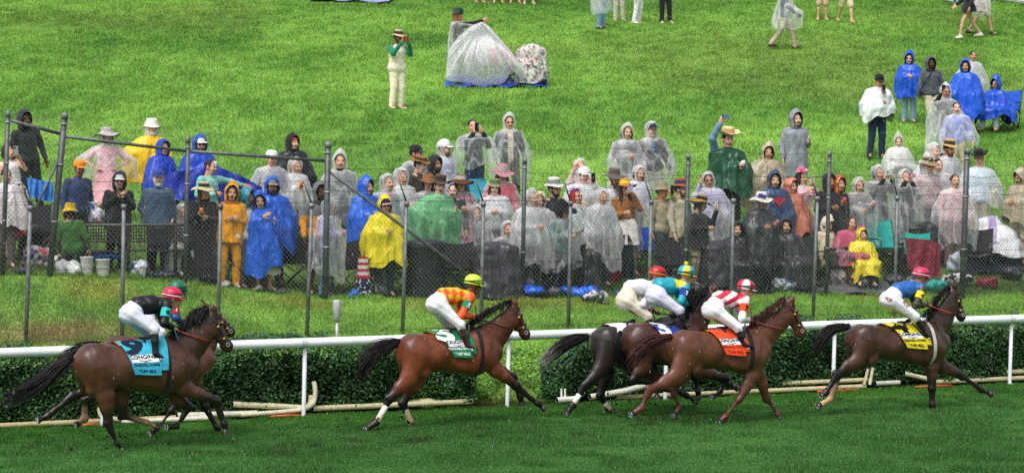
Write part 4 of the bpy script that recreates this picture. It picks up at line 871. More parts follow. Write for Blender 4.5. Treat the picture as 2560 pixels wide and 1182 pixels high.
# blinkers hood of horse 3
q = H3[6]; b = organic('blinker_hood', [EL(q(.12, -.02), (.1, .078, .1), c('28a0a8')), EL(q(.28, .03, -.06), (.04, .03, .04), c('28a0a8')), EL(q(.28, .03, .06), (.04, .03, .04), c('28a0a8'))], CLOTH, H3[0], .012, .03)
# ------------------------------------------------ spectators
FILM = film('clear plastic film', (.96, .97, .98), .19, .68); FILM2 = film('milky plastic film', (.97, .98, .99), .38, .62); FILM3 = film('thin plastic film', (.95, .98, .98), .14, .55)
PM = {'clear': FILM, 'milk': FILM2, 'thin': FILM3}
def tfilm(h):
    v = c(h); return film('tinted film '+h, tuple(float(q) for q in v), .34, .5)
def drape(S, zt, zh, ctr, seed, flare=.06, fold=.09, nt=64, nz=30, rmin=.085, neck=.0, hemw=.05):
    """cloth hung over posed spheres S (x, y, z, r): polar radius per level, never tighter than the level above"""
    th = np.arange(nt)*2*math.pi/nt; D = np.stack([np.cos(th), np.sin(th)], 1); zs = np.linspace(zt, zh, nz); prev = np.full(nt, rmin); out = []
    g = np.random.default_rng(seed); ph = g.uniform(0, 6.3, 6); ks = g.integers(4, 15, 6); w = g.uniform(.4, 1, 6); hem = (np.sin(th*2+ph[0])+.6*np.sin(th*5+ph[1]))*hemw
    for i, z in enumerate(zs):
        dz = np.abs(S[:, 2]-z); m = dz < S[:, 3]; R = np.zeros(nt)
        if m.any():
            rr = np.sqrt(S[m, 3]**2-dz[m]**2); p = S[m, :2]-ctr; al = p@D.T; pe = np.abs(p[:, :1]*D[:, 1]-p[:, 1:2]*D[:, 0]); hit = pe < rr[:, None]
            R = np.where(hit, al+np.sqrt(np.maximum(rr[:, None]**2-pe**2, 0)), 0).max(0)
        k = 9; R = np.max([np.roll(R, j)*math.cos(abs(j)*2*math.pi/nt)**1.3 for j in range(-k, k+1)], 0)
        R = np.maximum(R, prev-.002)
        R = np.minimum(R, rmin+2.7*max(0, zt-z)+.3*max(0, zt-z)**2*8)
        for _ in range(3): R = (np.roll(R, 1)+2*R+np.roll(R, -1))/4
        prev = R.copy(); t = i/(nz-1); u = max(0, (zt-z))
        f = sum(wi*np.sin(k_*th+p_+1.2*np.sin(3*u+p_)) for wi, k_, p_ in zip(w, ks, ph))/2.2
        f = f+.35*np.sin(th*23+ph[2]+2*np.sin(u*4))*sst(u, .05, .3)*.5
        Ro = R*(1+fold*f*sst(u, .03, .55))+flare*u+.05*(vn(np.cos(th)*2.6+seed, np.sin(th)*2.6+z*5, seed)-.5)*sst(u, .05, .35)+.022*(vn(np.cos(th)*6+seed, np.sin(th)*6+z*13, seed+3)-.5)*sst(u, .02, .2)
        zz = z+hem*sst(t, .5, 1)*1.0-.02*(Ro-R); out.append(np.stack([ctr[0]+Ro*D[:, 0], ctr[1]+Ro*D[:, 1], zz], 1))
    return np.array(out)
def hood_mesh(ce, R, s, peak=.0, col=(.5,)*3, open_=.92, bill=0., drop=.2, wide=1.):
    al = np.linspace(open_, math.pi, 12); be = np.arange(24)*2*math.pi/24; P_ = []
    for a in al:
        x = np.sin(a)*np.cos(be)*.122*wide; z = np.sin(a)*np.sin(be); y = -np.cos(a)*.14+.012-bill*np.clip(z, 0, 1)*(a < 1.1)
        zz = np.where(z > 0, z*.158, z*(drop)); zz = zz+peak*np.exp(-((be-math.pi/2)/.5)**2)*np.sin(a)**2*np.clip((a-.8), 0, .6)/.6; x = x*np.where(z < -.5, 1.1, 1)
        P_.append(np.stack([x, y+.0*x, zz], 1))
    P_ = np.array(P_); P_ += .008*np.sin(P_[..., [2]]*40+P_[..., [0]]*30)*np.array([1, 1, 1]); b = MB(); b.grid((P_*s)@R.T+ce, col, closed=True); return b
def hat(kind, col, ce, R, s, root, band=None, flower=None):
    b = MB(); cc = c(col); tilt = R; T = lambda q: (q*s)@tilt.T+ce; bc = c(band) if band else cc*.6; nm = 'hat'; m = STRAW if kind in ('straw', 'boater', 'sun') else CLOTH; n = 24
    if kind == 'cap':
        nm = 'cap'; b.lathe([(.094, .02), (.096, .05), (.088, .09), (.06, .118), (.0, .128)], cc, n, fn=lambda q: T(q*[1, 1.13, 1]+[0, .01, .0]))
        G_ = np.array([[[math.sin(t)*.078*(1+0*q), -.085-math.cos(t)*.075*q-.015, .032-.012*q-.01*abs(math.sin(t))*q] for t in np.linspace(-1.4, 1.4, 9)] for q in (0, .5, 1)]); b.grid(T(G_.reshape(-1, 3)).reshape(G_.shape), bc if band else cc)
    elif kind == 'beanie': b.lathe([(.098, -.01), (.1, .05), (.09, .1), (.05, .13), (0, .135)], cc, n, fn=lambda q: T(q*[1, 1.1, 1]+[0, .012, 0]))
    else:
        br, dr, chh, ct, cv = dict(fedora=(.15, .01, .115, .078, .0), wide=(.2, .03, .1, .08, .0), sun=(.23, .04, .1, .08, 0), boater=(.155, 0, .08, .09, 0), straw=(.17, .01, .11, .08, 0), cowboy=(.17, -.005, .12, .07, .09), bucket=(.14, .055, .09, .078, 0), cloche=(.125, .03, .1, .085, 0))[kind]
        prof = [(br, -dr), (br*.8, -dr*.5), (.098, .004), (.094, .03), (.092, chh*.6), (ct+.006, chh*.95), (ct, chh), (ct*.55, chh-.012), (0, chh-.02)]
        def fn(q):
            q = q*[1, 1.12, 1]; r = np.hypot(q[:, 0], q[:, 1]); q[:, 2] += cv*np.clip(r-.1, 0, 1)/.08*(q[:, 0]/.17)**2; q[:, 2] += .012*np.sin(np.arctan2(q[:, 1], q[:, 0])*3+s*9)*np.clip(r-.1, 0, 1)/.07
            return T(q+[0, .008, .05])
        col2 = np.repeat(np.array([cc, cc, cc, bc, bc if kind != 'bucket' else cc, cc, cc, cc, cc]) if band else np.tile(cc, (9, 1)), n, 0); b.lathe(prof, cc, n, fn=fn); b.c[-1] = col2
        b.lathe([(q[0]*1.0, q[1]-.006) for q in prof[:3]][::-1], cc*.8, n, fn=fn)
    o = b.build(nm, m, root)
    return o
def flower(ce, r, col, root, n=26, seed=0, name='flower'):
    g = np.random.default_rng(seed); b = MB()
    for i in range(n):
        d = g.normal(0, 1, 3); d /= np.linalg.norm(d); d[2] = abs(d[2]); t = np.cross(d, g.normal(0, 1, 3)); t /= np.linalg.norm(t); w = np.cross(d, t); L_ = r*g.uniform(.7, 1.1)
        q = [ce, ce+d*L_*.5+t*L_*.32, ce+d*L_+t*.1*L_, ce+d*L_*.95-t*.15*L_, ce+d*L_*.5-t*.3*L_]; b.add(q, [[0, 1, 2, 3, 4]], c(col)*g.uniform(.6, 1.4))
    return b.build(name, CLOTH, root)
def feathers(ce, r, col, root, n=60, seed=0):
    g = np.random.default_rng(seed); b = MB()
    for i in range(n):
        d = g.normal(0, 1, 3); d[2] = abs(d[2])*.9; d /= np.linalg.norm(d); u = np.linspace(0, 1, 6)[:, None]; p = ce+d*r*g.uniform(.5, 1.1)*u+np.array([0, 0, -.25*r])*u**2; b.tube(p, .006*(1.2-u[:, 0]), c(col)*g.uniform(.6, 1.5), 4)
    return b.build('feathers', CLOTH, root)
ARM = {'down': ((.27, .03, 1.14), (.3, -.06, .9)), 'front': ((.25, .02, 1.13), (.09, -.26, 1.17)), 'clasp': ((.25, .0, 1.14), (.035, -.27, 1.2)), 'phone': ((.24, -.2, 1.27), (.09, -.33, 1.53)), 'face': ((.23, -.18, 1.25), (.05, -.27, 1.56)),
       'high': ((.3, -.16, 1.66), (.2, -.26, 1.9)), 'hip': ((.42, .06, 1.2), (.22, -.1, 1.06)), 'cup': ((.25, -.02, 1.13), (.16, -.29, 1.24)), 'clap': ((.25, -.06, 1.18), (.06, -.3, 1.38)), 'chest': ((.25, -.04, 1.15), (.0, -.2, 1.22)),
       'side': ((.5, .0, 1.35), (.68, -.1, 1.3)), 'lap': ((.23, -.05, 1.12), (.1, -.3, 1.0)), 'swing': ((.25, -.1, 1.14), (.24, -.3, 1.0)), 'back': ((.25, .12, 1.14), (.26, .2, .93)), 'pocket': ((.28, .07, 1.14), (.2, -.08, .98)), 'up': ((.26, -.12, 1.4), (.2, -.2, 1.6))}
SKT = {'l': 'd0a084', 'm': 'b98564', 't': 'a06e4c', 'd': '5a3826', 'p': 'dcb098'}
NP = [0]
SPECT = 'spectators watching in the rain'
def person(x, yt, H, label, yaw=25, foot=None, a=('down', 'down'), skin='l', top='30343c', slv='long', leg='23262e', lt='pants', shoe='2a2420', pon=None, hem=.62, hood=None, hat_=None, hair=('short', '2a1a10'), beard=None, glass=None, pose='stand', hold=None, tilt=0., hyaw=0, wide=1.12, mouth=0, coat=None, fold=.14, eyes=True, y=None, extra=None, patt=None, cat='person', flow=None, grp=SPECT, neck='skin', flare=.09, barelow=False, holdlab=None, mid=None, slvc=None):
    NP[0] += 1; seed = NP[0]; g = np.random.default_rng(seed*13)
    drop = .48 if pose == 'sit' else 0
    if foot is not None:
        P0 = G(x, foot, 50); p1 = P(x, yt, P0[1]); H = (p1[2]-P0[2])/(1-drop/1.75); H = max(1.2, min(H, 2.15))
    else:
        Ys = np.arange(46, 120, .04); X = CAM[0]+(x-1280)/FP*Ys; z = gz(X, Ys)+H*(1-drop/1.75); pr_ = proj(np.stack([X, Ys, z], 1))[1]; ok = Ys-yrail(X) > 6.55
        if y is not None: ok &= Ys >= y
        i = np.where(ok)[0][np.argmin(np.where(pr_[ok] <= yt, 0, pr_[ok]-yt))] if ok.any() else 0
        P0 = np.array([P(x, yt, Ys[i])[0], Ys[i], gz(X[i], Ys[i])])
    if P0[1]-yrail(P0[0]) < 6.5: P0[1] = yrail(P0[0])+6.5; P0[0] = P(x, 500, P0[1])[0]; P0[2] = gz(P0[0], P0[1])

    s = H/1.75; root = link('person', None, loc=P0, rz=math.radians(yaw)); root.rotation_euler = (g.normal(.01, .03), g.normal(0, .045), math.radians(yaw)); tag(root, label, cat, grp); RM = np.array(root.rotation_euler.to_matrix())
    sk = c(SKT.get(skin, skin)) if isinstance(skin, str) else skin; tc = c(top); lc = c(leg); A = lambda *q: np.array(q, float)*s
    z0 = -drop
    def q3(x_, y_, z_): return np.array([x_*s, y_*s, (z_+z0)*s])
    hd = q3(0, -.03, 1.635)+np.array([0, -.04*math.sin(tilt), 0]); R = rotm(math.radians(hyaw)+g.normal(0, .18), tilt+.05+g.normal(0, .06), g.normal(0, .06)); s2 = s*1.1
    B = [RC(q3(0, .0, .98), q3(0, .0, 1.3), .115*s, .12*s, sk, (1.15, .85, 1)), RC(q3(-.15, .01, 1.425), q3(.15, .01, 1.425), .055*s, None, sk), RC(q3(0, .0, 1.42), hd+[0, .015*s, -.06*s], .058*s, .05*s, sk)]
    T_ = [RC(q3(-.06*wide, .0, .95), q3(.06*wide, .0, .95), .13*s*wide, None, tc, (1, .88, 1)), RC(q3(0, -.0, 1.08), q3(0, .0, 1.3), .135*s*wide, .14*s*wide, tc, (1.18, .86, 1)), RC(q3(-.15, .015, 1.405), q3(.15, .015, 1.405), .07*s, None, tc), RC(q3(0, 0, 1.4), q3(0, 0, 1.5), .085*s, .058*s, tc)]
    S = [np.array([*q3(x_, 0, z_), .135*s*wide]) for z_ in np.arange(.85, 1.38, .06) for x_ in (-.07, 0, .07)]+[np.array([*q3(x_, .01, 1.43), .078*s]) for x_ in np.linspace(-.18, .18, 9)]+[np.array([*q3(0, 0, z_), .09*s]) for z_ in (1.45, 1.48, 1.51)]
    ext = []; wr = []
    vc = c(slvc) if slvc else tc; lw = (1+wide)/2
    for i, sd in enumerate((-1, 1)):
        am = a[i]; e, h_ = ARM[am] if isinstance(am, str) else am
        jit = g.normal(0, .012, 3); e = q3(sd*e[0], e[1], e[2]); h = q3(sd*h_[0], h_[1], h_[2])+jit*s; sh = q3(sd*(.17+.02*wide), .01, 1.4)
        B += [RC(sh, e, .046*s, .038*s, sk), RC(e, h, .037*s, .026*s, sk)]
        if slv == 'long': T_ += [RC(sh, e, .074*s, .063*s, vc), RC(e, e+(h-e)*.92, .06*s, .045*s, vc)]
        elif slv == 'short': T_ += [RC(sh, sh+(e-sh)*.75, .064*s, .06*s, tc)]
        kk = 'grip' if (hold and (hold[i] is not None)) or am in ('front', 'clasp', 'lap', 'chest') else 'open'
        d = (h-e)/np.linalg.norm(h-e); pm = np.array([-sd*.9, -.4, .2]) if am not in ('phone', 'face', 'high') else np.array([-sd*.3, .9, 0])
        if am in ('phone', 'face'): d = d*.4+np.array([-sd*.5, -.1, .7])
        ext.append(put_hand(h, d, pm, sk, kk, mirror=(sd > 0), s=s)); wr.append((h, d))
        for t in np.linspace(0, 1, 7): S.append(np.array([*(sh+(e-sh)*t), .078*s]))
        if am not in ('high', 'side'):
            for t in np.linspace(0, .75, 7): S.append(np.array([*(e+(h-e)*t), .068*s]))
    # legs
    Bl, Pt = [], []
    for i, sd in enumerate((-1, 1)):
        hp = q3(sd*.09, 0, .92)
        if pose == 'sit': kn = hp+A(sd*.06, -.42, .03); an = kn+A(sd*.02, -.08+.1*i, -.4)
        elif pose == 'walk': f = sd; kn = hp+A(0, -.16*f-.06, -.4); an = hp+A(0, -.34*f+.02, -.81+(.05 if f < 0 else 0))
        else: kn = hp+A(sd*.02+g.normal(0, .012), -.03, -.43); an = kn+A(sd*.015, .04, -.4)
        if pose == 'sit': an[2] = .09*s
        if pose == 'stand': an[2] = .085*s
        B += [RC(hp, kn, .082*s, .052*s, sk), RC(kn, kn+(an-kn)*.35, .05*s, .052*s, sk), RC(kn+(an-kn)*.35, an, .052*s, .034*s, sk), RC(an, an+A(sd*.02, -.12, -.05), .034*s, .03*s, sk)]
        if lt == 'pants': Pt += [RC(hp, kn, .104*s*lw, .078*s*lw, lc), RC(kn, an+A(0, .01, -.01), .076*s*lw, .066*s*lw, lc)]
        elif lt == 'shorts': Pt += [RC(hp, kn+A(0, 0, .02), .105*s, .092*s, lc)]
        for t in np.linspace(0, .9, 6):
            if pose == 'sit': S.append(np.array([*(hp+(kn-hp)*t), .11*s]))
        b = MB(); fd = A(sd*.03, -.17, 0); hb = an+A(0, .05, -.06); hb[2] = an[2]-.06*s
        if shoe != 'none':
            pr = [RC(hb, hb+fd*.6, .042*s, .045*s, c(shoe), (1, 1, .8)), RC(hb+fd*.6, hb+fd*1.25+[0, 0, -.01], .045*s, .03*s, c(shoe), (1, 1, .75)), RC(hb, an, .04*s, .045*s, c(shoe))]
            if lt == 'boots': pr.append(RC(an, an+(kn-an)*.55, .05*s, .066*s, c(shoe)))
            organic('shoe', pr, GEAR, root, .02*s, .02)
    if lt in ('pants', 'shorts'): Pt.append(RC(q3(-.055, 0, .95), q3(.055, 0, .95), .112*s*wide, None, lc, (1, .86, 1)))
    ext += put_head(hd, sk, c(hair[1]), s2, R, True, mouth if mouth else None)
    organic('body', B, SKINM, root, .022, .02, .012, extra=ext)
    if slv != 'none' or True:
        if patt: T_ = [p[:5]+(patt,)+p[6:] for p in T_]
        dsp = lambda X: .007*np.sin(X[:, 0]*30+X[:, 2]*38+seed)*vn(X[:, 0]*9, X[:, 2]*9, seed)
        organic('jacket' if slv == 'long' else 'shirt', T_, CLOTH, root, .02, .025, .01, disp=dsp)
    if Pt: organic('trousers' if lt == 'pants' else 'shorts', Pt, CLOTH, root, .022, .02, .01, disp=lambda X: .006*np.sin(X[:, 2]*50+X[:, 0]*25)*vn(X[:, 0]*8, X[:, 2]*8, seed))
    if lt in ('skirt', 'dress') and mid:
        SS = np.array([[*q3(x_, 0, z_), r_*s] for z_, r_ in ((1.02, .12), (.95, .15), (.88, .17)) for x_ in (-.05, .05)]+([[*q3(x_, -y_, .93), .13*s] for x_ in (-.1, .1) for y_ in (.1, .25, .4)] if pose == 'sit' else []))
        b = MB(); b.grid(drape(SS, (1.1+z0)*s, max((mid+z0)*s, .05), np.array([0, 0.]), seed+50, .14, .07, 48, 16, .12*s, hemw=.012), lc if not patt else np.zeros(3), closed=True)
        if patt: b.c[-1] = patt(b.v[-1])
        b.build('skirt', CLOTH, root)
    # poncho or coat
    S = np.array(S)
    if pon:
        kind, pc = pon; m = PM.get(kind) or (tfilm(pc) if kind == 'tint' else WETCLOTH); col = c(pc) if pc else np.ones(3)*.8
        b = MB(); b.grid(drape(S*[1.0, 1, 1, 1.12], (1.52+z0)*s, max((hem+z0)*s, .04), np.array([0, .0]), seed, flare, fold, rmin=.075*s, hemw=.08 if hem > .3 else .01), col, closed=True)
        b.build('poncho', m, root)
    if coat:
        b = MB(); b.grid(drape(S[:30], (1.46+z0)*s, max((hem+z0)*s, .04), np.array([0, .0]), seed, .05, .05, rmin=.09*s, hemw=.01), c(coat), closed=True); b.build('coat', CLOTH, root)
    if hood:
        kind, hcx, pk = hood; m = PM.get(kind) or (tfilm(hcx) if kind == 'tint' else (WETCLOTH if kind == 'wet' else CLOTH)); o = hood_mesh(hd+[0, 0, .01*s], R, s2*1.02, pk, c(hcx) if hcx else np.ones(3)*.8, bill=.02)
        o.build('hood', m, root)
    # hair
    st, hcol = hair; hc = c(hcol)
    T2 = lambda *q: hd+(np.array(q)*s2)@R.T
    if st != 'bald':
        pr = [EL(T2(0, .026, .03), np.array([.083, .094, .094])*s2, hc, R)]
        if st in ('long', 'bob'):
            zl = -.3 if st == 'long' else -.1
            for sd in (-1, 1): pr += [RC(T2(sd*.072, .0, .02), T2(sd*.085, -.0, zl*.5), .03*s2, .035*s2, hc), RC(T2(sd*.085, 0, zl*.5), T2(sd*.09, -.03, zl), .034*s2, .018*s2, hc)]
            pr += [RC(T2(0, .06, 0), T2(0, .07, zl*.8), .075*s2, .05*s2, hc)]
        if st == 'bun': pr += [EL(T2(0, .1, .07), np.array([.045]*3)*s2, hc)]
        organic('hair', pr, HAIR, root, .014, .02, disp=lambda X: .004*np.sin(X[:, 0]*180+X[:, 2]*30))
    if beard: organic('beard', [EL(T2(0, -.045, -.085), np.array([.055, .052, .05])*s2, c(beard)), RC(T2(-.022, -.085, -.04), T2(.022, -.085, -.04), .012*s2, None, c(beard)), RC(T2(-.06, -.02, -.03), T2(-.045, -.045, -.075), .018*s2, .02*s2, c(beard)), RC(T2(.06, -.02, -.03), T2(.045, -.045, -.075), .018*s2, .02*s2, c(beard))], HAIR, root, .011, .012)
    if glass:
        b = MB()
        for sd in (-1, 1): b.lathe([(0, -1), (.7, -.6), (1, 0), (.7, .6), (0, 1)], c(glass), 10, fn=lambda q: T2(0, 0, 0)+((q*[.026, .005, .019]+[sd*.033, -.095, .005])*s2)@R.T); b.tube([T2(sd*.055, -.09, .012), T2(sd*.08, .0, .01)], .003*s2, c('141414'), 4)
        b.tube([T2(-.02, -.098, .01), T2(.02, -.098, .01)], .003*s2, c('141414'), 4); b.build('glasses', SHINY, root)
    if hat_: hat(hat_[0], hat_[1], hd+np.array([0, 0, .025*s]), R, s2, root, hat_[2] if len(hat_) > 2 else None)
    if flow:
        fk, fc, fp, fr2 = flow; (flower if fk == 'flower' else feathers)(T2(*fp), fr2*s, fc, root, seed=seed)
    # held things
    Rz = RM; short = label.split(',')[0]; short = ' '.join(short.split()[:8 if len(CN((hold or [('', '')])[0][1] if hold and hold[0] else '').split()) > 1 else 8]); short = re.sub(r'( (a|an|the|and|in|with|to|of|his|her|on|under|at|by|before|holding|behind))+$', '', short)
    for i in (0, 1):
        if hold and hold[i]:
            kd, hc_ = hold[i][:2]; h, d = wr[i]; p = P0+Rz@(h+d*.085*s)
            if kd == 'phone':
                o = link('phone', None, loc=p, rz=math.radians(yaw)); land = len(hold[i]) > 2
                w_, h2_ = (.155, .078) if land else (.078, .155); off = np.array([0 if not land else (.05 if i == 0 else -.05), -.03, .035])
                b = MB(); b.box(off, (w_, .009, h2_), c(hc_)); b.box(off+[0, .0055, 0], (w_-.008, .003, h2_-.008), (.03, .035, .045)); o2 = b.build('case', SHINY, o, smooth=False)
                b = MB(); b.box(off+[-w_*.22 if not land else -.05, -.0065, h2_*.3], (.026, .004, .028), (.01, .01, .012)); b.build('lens', SHINY, o, smooth=False)
                tag(o, 'phone in a %s case held by %s' % (CN(hc_), short[0].lower()+short[1:]), 'phone', 'phones held up by the spectators')
            elif kd == 'cup':
                b = MB(); b.lathe([(.0, -.05), (.03, -.05), (.038, .06), (.036, .06), (.031, -.02), (0, -.02)], c(hc_), 14); o = b.build('cup', mat('cup plastic', None, .25, .5), None); o.location = tuple(p+Rz@np.array([0, -.025, .02])); tag(o, '%s drink cup in the hand of %s' % (CN(hc_), short[0].lower()+short[1:]), 'cup', 'drink cups in hands')
    PEO[label] = (root, s, hd, R, z0, s2)
    return root
PEO = {}
CNM = {'151515': 'black', '1a1a1e': 'black', '5a7a9a': 'blue', 'c8b8a0': 'beige', 'a8a8d0': 'lilac', 'e8e8e8': 'white', '8a4632': 'brown leather', 'c890a0': 'pink', 'd8c8b0': 'pale', 'c03030': 'red', 'b06030': 'amber', 'dfe4e6': 'clear', '9aa0a4': 'silver', 'a06070': 'rosy', 'c8d0d8': 'pale grey'}
def CN(h): return CNM.get(h, 'plain')
def spots(base, cols, sc=22, dens=.3, s=0):
    def f(X):
        o = np.tile(c(base), (len(X), 1))
        for i, q in enumerate(cols): m = vn(X[:, 0]*sc+i*7+X[:, 1]*9, X[:, 2]*sc+X[:, 1]*sc*.7, s+i) > 1-dens; o[m] = c(q)
        return o
    return f
CL = ('clear', None); MK = ('milk', None); TH = ('thin', None)
def hc(k, pk=.0): return (k, None, pk)
BL, BL2 = '1f50c8', '2360e0'
P_ = person
P_(85, 280, 1.86, 'tall man in a black hooded jacket standing behind the seated women at the far left', 30, skin='d', top='2a2c31', leg='1c1d22', hood=('cloth', '2a2c31', 0), beard='17110d', wide=1.1)
P_(50, 362, 1.66, 'brown haired woman in a white strapless dress filming with her phone at the far left', 25, a=('phone', 'phone'), hold=(None, ('phone', '9aa0a4')), top='e4e0dc', slv='none', leg='e4e0dc', lt='dress', mid=.5, hair=('bob', '2c1a12'))
P_(12, 425, 1.6, 'person in a pale pink wrap cut off by the left edge', 20, top='c9a0a4', pon=('opaque', 'd8cfd0'), hem=.8, leg='6a5a5a')
P_(48, 462, 1.62, 'woman in a dark coat and white headband seated at the far left', 35, pose='sit', top='1e1f24', leg='1c1c20', hair=('long', '241610'), a=('lap', 'lap'), coat='1e1f24', hem=.75)
P_(265, 328, 1.7, 'woman in a pink dress with her hands on her hips', 15, a=('hip', 'hip'), top='dca8ae', slv='short', leg='e0aab2', lt='dress', mid=.35, pon=TH, hem=.95, hair=('bob', '3a2018'), hood=hc('milk'), flare=.1, hat_=('sun', 'e4dcdc', 'd8d0d0'))
P_(375, 305, 1.82, 'white bearded man in a wide yellow poncho', 35, a=('hip', 'down'), pon=('opaque', 'f6c81c'), hem=.7, top='c8a020', leg='2a2c30', hair=('short', 'c8c4bc'), beard='d8d4cc', hood=hc('milk'), hat_=('bucket', 'e4e0d4'), skin='p', glass='303030')
P_(398, 356, 1.68, 'young person in a deep blue hooded poncho looking right', 55, pon=('opaque', '1a3fb4'), hem=.6, hood=('wet', '1a3fb4', .0), top='1a3fb4')
P_(490, 345, 1.82, 'man in a white cap and blue hooded poncho behind the blue banner', 30, a=('front', 'cup'), hold=(None, ('cup', 'dfe4e6')), pon=('opaque', '1d49c0'), hem=.7, hood=('wet', '1d49c0', 0), hat_=('cap', 'e8e8e8'), top='1d49c0', beard='3a2a1e', glass='202020')
P_(188, 405, 1.8, 'man in an orange cap and navy jacket standing behind the bench', 40, foot=692, top='2c3e62', leg='16171c', hat_=('cap', 'e88a1c'), skin='t', wide=1.3)
P_(288, 437, 1.62, 'woman in a black hooded raincoat clapping behind the bench', 15, a=('clap', 'clap'), top='1a1b1f', leg='141518', hood=('cloth', '1a1b1f', 0), hat_=('cap', 'd8d8d8'), glass='222222', hair=('bob', '1c120c'), coat='1a1b1f', hem=.75)
P_(185, 515, 1.5, 'child in a green jacket and yellow hat seated on the bench', 180, pose='sit', top='3c6a2c', leg='2a3040', hat_=('bucket', 'e0b818'), hair=('bob', '3a2418'), y=0)
P_(395, 430, 1.84, 'old man with a long white beard in a slate blue rain jacket', 20, a=('pocket', 'pocket'), foot=700, top='41576c', leg='262f40', hat_=('cap', '27408c'), beard='d6d2ca', hair=('short', 'cfcac2'), skin='p', wide=1.4, coat='41576c', hem=.82)
P_(520, 402, 1.68, 'woman in a mint green jacket calling out before the blue banner', 45, a=('front', 'side'), top='7cc8bc', leg='20242a', hair=('short', '2a1a12'), mouth=.014, pon=None)
P_(498, 464, 1.68, 'laughing woman in a long black dress and cream hat with a black band', 20, foot=716, a=('cup', 'clasp'), hold=(('cup', 'b06030'), None), top='1c1c20', leg='1c1c20', lt='dress', mid=.1, hair=('long', '6a4026'), hat_=('wide', 'd8d0a0', '161616'), mouth=.01, coat='1e1e22', hem=.75)
P_(568, 470, 1.7, 'person in a bright yellow rain suit shouting with arms crossed', 10, foot=732, a=('chest', 'clasp'), top='efa20e', leg='e29a10', hood=('wet', 'efa20e', .05), mouth=.022, hair=('short', '3a2418'), shoe='c8beb0', coat='efa20e', hem=.78)
P_(660, 498, 1.64, 'young woman in a long bright blue poncho with a patterned skirt hem', 30, foot=748, a=('clap', 'cup'), pon=('opaque', '1c63d8'), hem=.36, hood=('wet', '1c63d8', .02), top='1c3028', leg='d8d4c8', lt='skirt', mid=.3, hair=('bob', '1e140e'), shoe='c8a088')
P_(680, 449, 1.8, 'bearded man in a blue hooded poncho with a grey cap behind the young woman', 20, pon=('opaque', '1d5fd0'), hem=.6, hood=('wet', '1d5fd0', 0), hat_=('cap', '8a8a8a'), skin='t', beard='2a1a12', wide=1.15)
P_(670, 382, 1.78, 'young man with a moustache and backwards white cap in a clear poncho', 20, top='8a8e94', leg='2c2e34', pon=CL, hem=.7, hat_=('cap', 'e4e4e4'), hair=('short', '3a2818'))
P_(738, 343, 1.72, 'older woman with an orange headband under a black hooded cape', 25, pon=('opaque', '17171b'), hem=.5, hood=('cloth', '17171b', .02), skin='p', hair=('short', 'c8501c'), top='17171b')
P_(735, 401, 1.66, 'fair haired woman with a cup in a clear poncho', 40, a=('cup', 'down'), hold=(('cup', 'b06030'), None), top='dcd8d0', leg='3a3c40', pon=CL, hem=.6, hood=hc('clear'), hair=('bob', '9a7048'))
P_(790, 462, 1.82, 'man in a grey and orange jacket with black shorts', 30, foot=732, top='e09020', leg='1a1b1f', lt='shorts', hood=('cloth', '6a6c70', 0), skin='d', beard='17110d', patt=lambda X: np.where(X[:, 2:3] > 1.31, c('6a6c70')[None], c('e09020')[None]), wide=1.1, shoe='b0a8a0', mid=.5)
P_(812, 503, 1.6, 'girl in lavender under a long clear poncho with a hood', 75, foot=744, top='a8a4d8', leg='5a7090', pon=('milk', None), hem=.4, hood=hc('milk'), hair=('long', '5a4030'), a=('front', 'front'))
P_(848, 388, 1.84, 'young man in a clear poncho with a pointed hood and dark scarf', 5, top='6a7470', leg='24282c', pon=CL, hem=.5, hood=hc('milk', .04), hair=('short', '2a1c14'))
P_(612, 490, 1.64, 'person with dark curly hair peeking out beside the yellow rain suit', 60, top='d8d4cc', leg='4a4c50', skin='t', hood=('wet', '2a8aa8', 0), hair=('bob', '14100e'))
P_(915, 452, 1.78, 'man hunched in a blue hooded poncho looking down to the right', 55, pon=('opaque', '2262d2'), hem=.55, hood=('wet', '2262d2', .03), top='2262d2', leg='5a5248', a=('front', 'front'), wide=1.1)
P_(958, 443, 1.8, 'smiling man in a pale blue blazer and pink bow tie under a clear hood', 40, top='8a98b4', leg='8a98b4', pon=TH, hem=.8, hood=hc('clear'), hair=('short', '3a2416'), mouth=.008)
P_(960, 498, 1.66, 'woman in a bright yellow poncho and navy cap', 20, foot=742, a=('front', 'down'), pon=('opaque', 'f2e020'), hem=.55, hood=('wet', 'f2e020', .02), hat_=('cap', '2a2440', 'c890a0'), top='f2e020', leg='2a3448', hair=('bob', '4a3020'), glass='281c30', wide=1.1, flare=.1)
P_(1010, 428, 1.82, 'clean shaven man in a milky hooded poncho holding his hands low', 40, pon=MK, hem=.5, hood=hc('milk'), top='c8c8c4', leg='4a4c4e', a=('front', 'front'))
P_(1035, 368, 1.82, 'man in a black cap with a red emblem and clear poncho', 60, pon=CL, hem=.7, top='50545c', hat_=('cap', '1a1718'), beard='4a3626', skin='m')
P_(1043, 398, 1.8, 'young man in a straw boater and dark tweed jacket', 50, top='3a3228', leg='3a3228', hat_=('boater', 'b8884a', '5a3a28'), skin='p', wide=1.05)
P_(1075, 396, 1.75, 'man in a black hood beside the straw boater', 55, top='17171a', hood=('cloth', '17171a', 0), beard='2a1c14', skin='m')
P_(1113, 357, 1.84, 'man in a capped clear hood and pale blue shirt looking right', 55, pon=MK, hem=.55, top='8a9cc0', leg='5a6274', hood=hc('clear'), hat_=('cap', 'dcdcdc'), wide=1.15, beard='5a4030')
P_(1086, 450, 1.82, 'man in a translucent green poncho, white collar and brown hat', 35, a=('hip', 'cup'), hat_=('fedora', '5a4028', '2a1c14'), pon=('tint', 'a8e6b8'), hem=.45, top='c8ccd0', leg='8a7c5c', mouth=.018, skin='p', flare=.12, fold=.12)
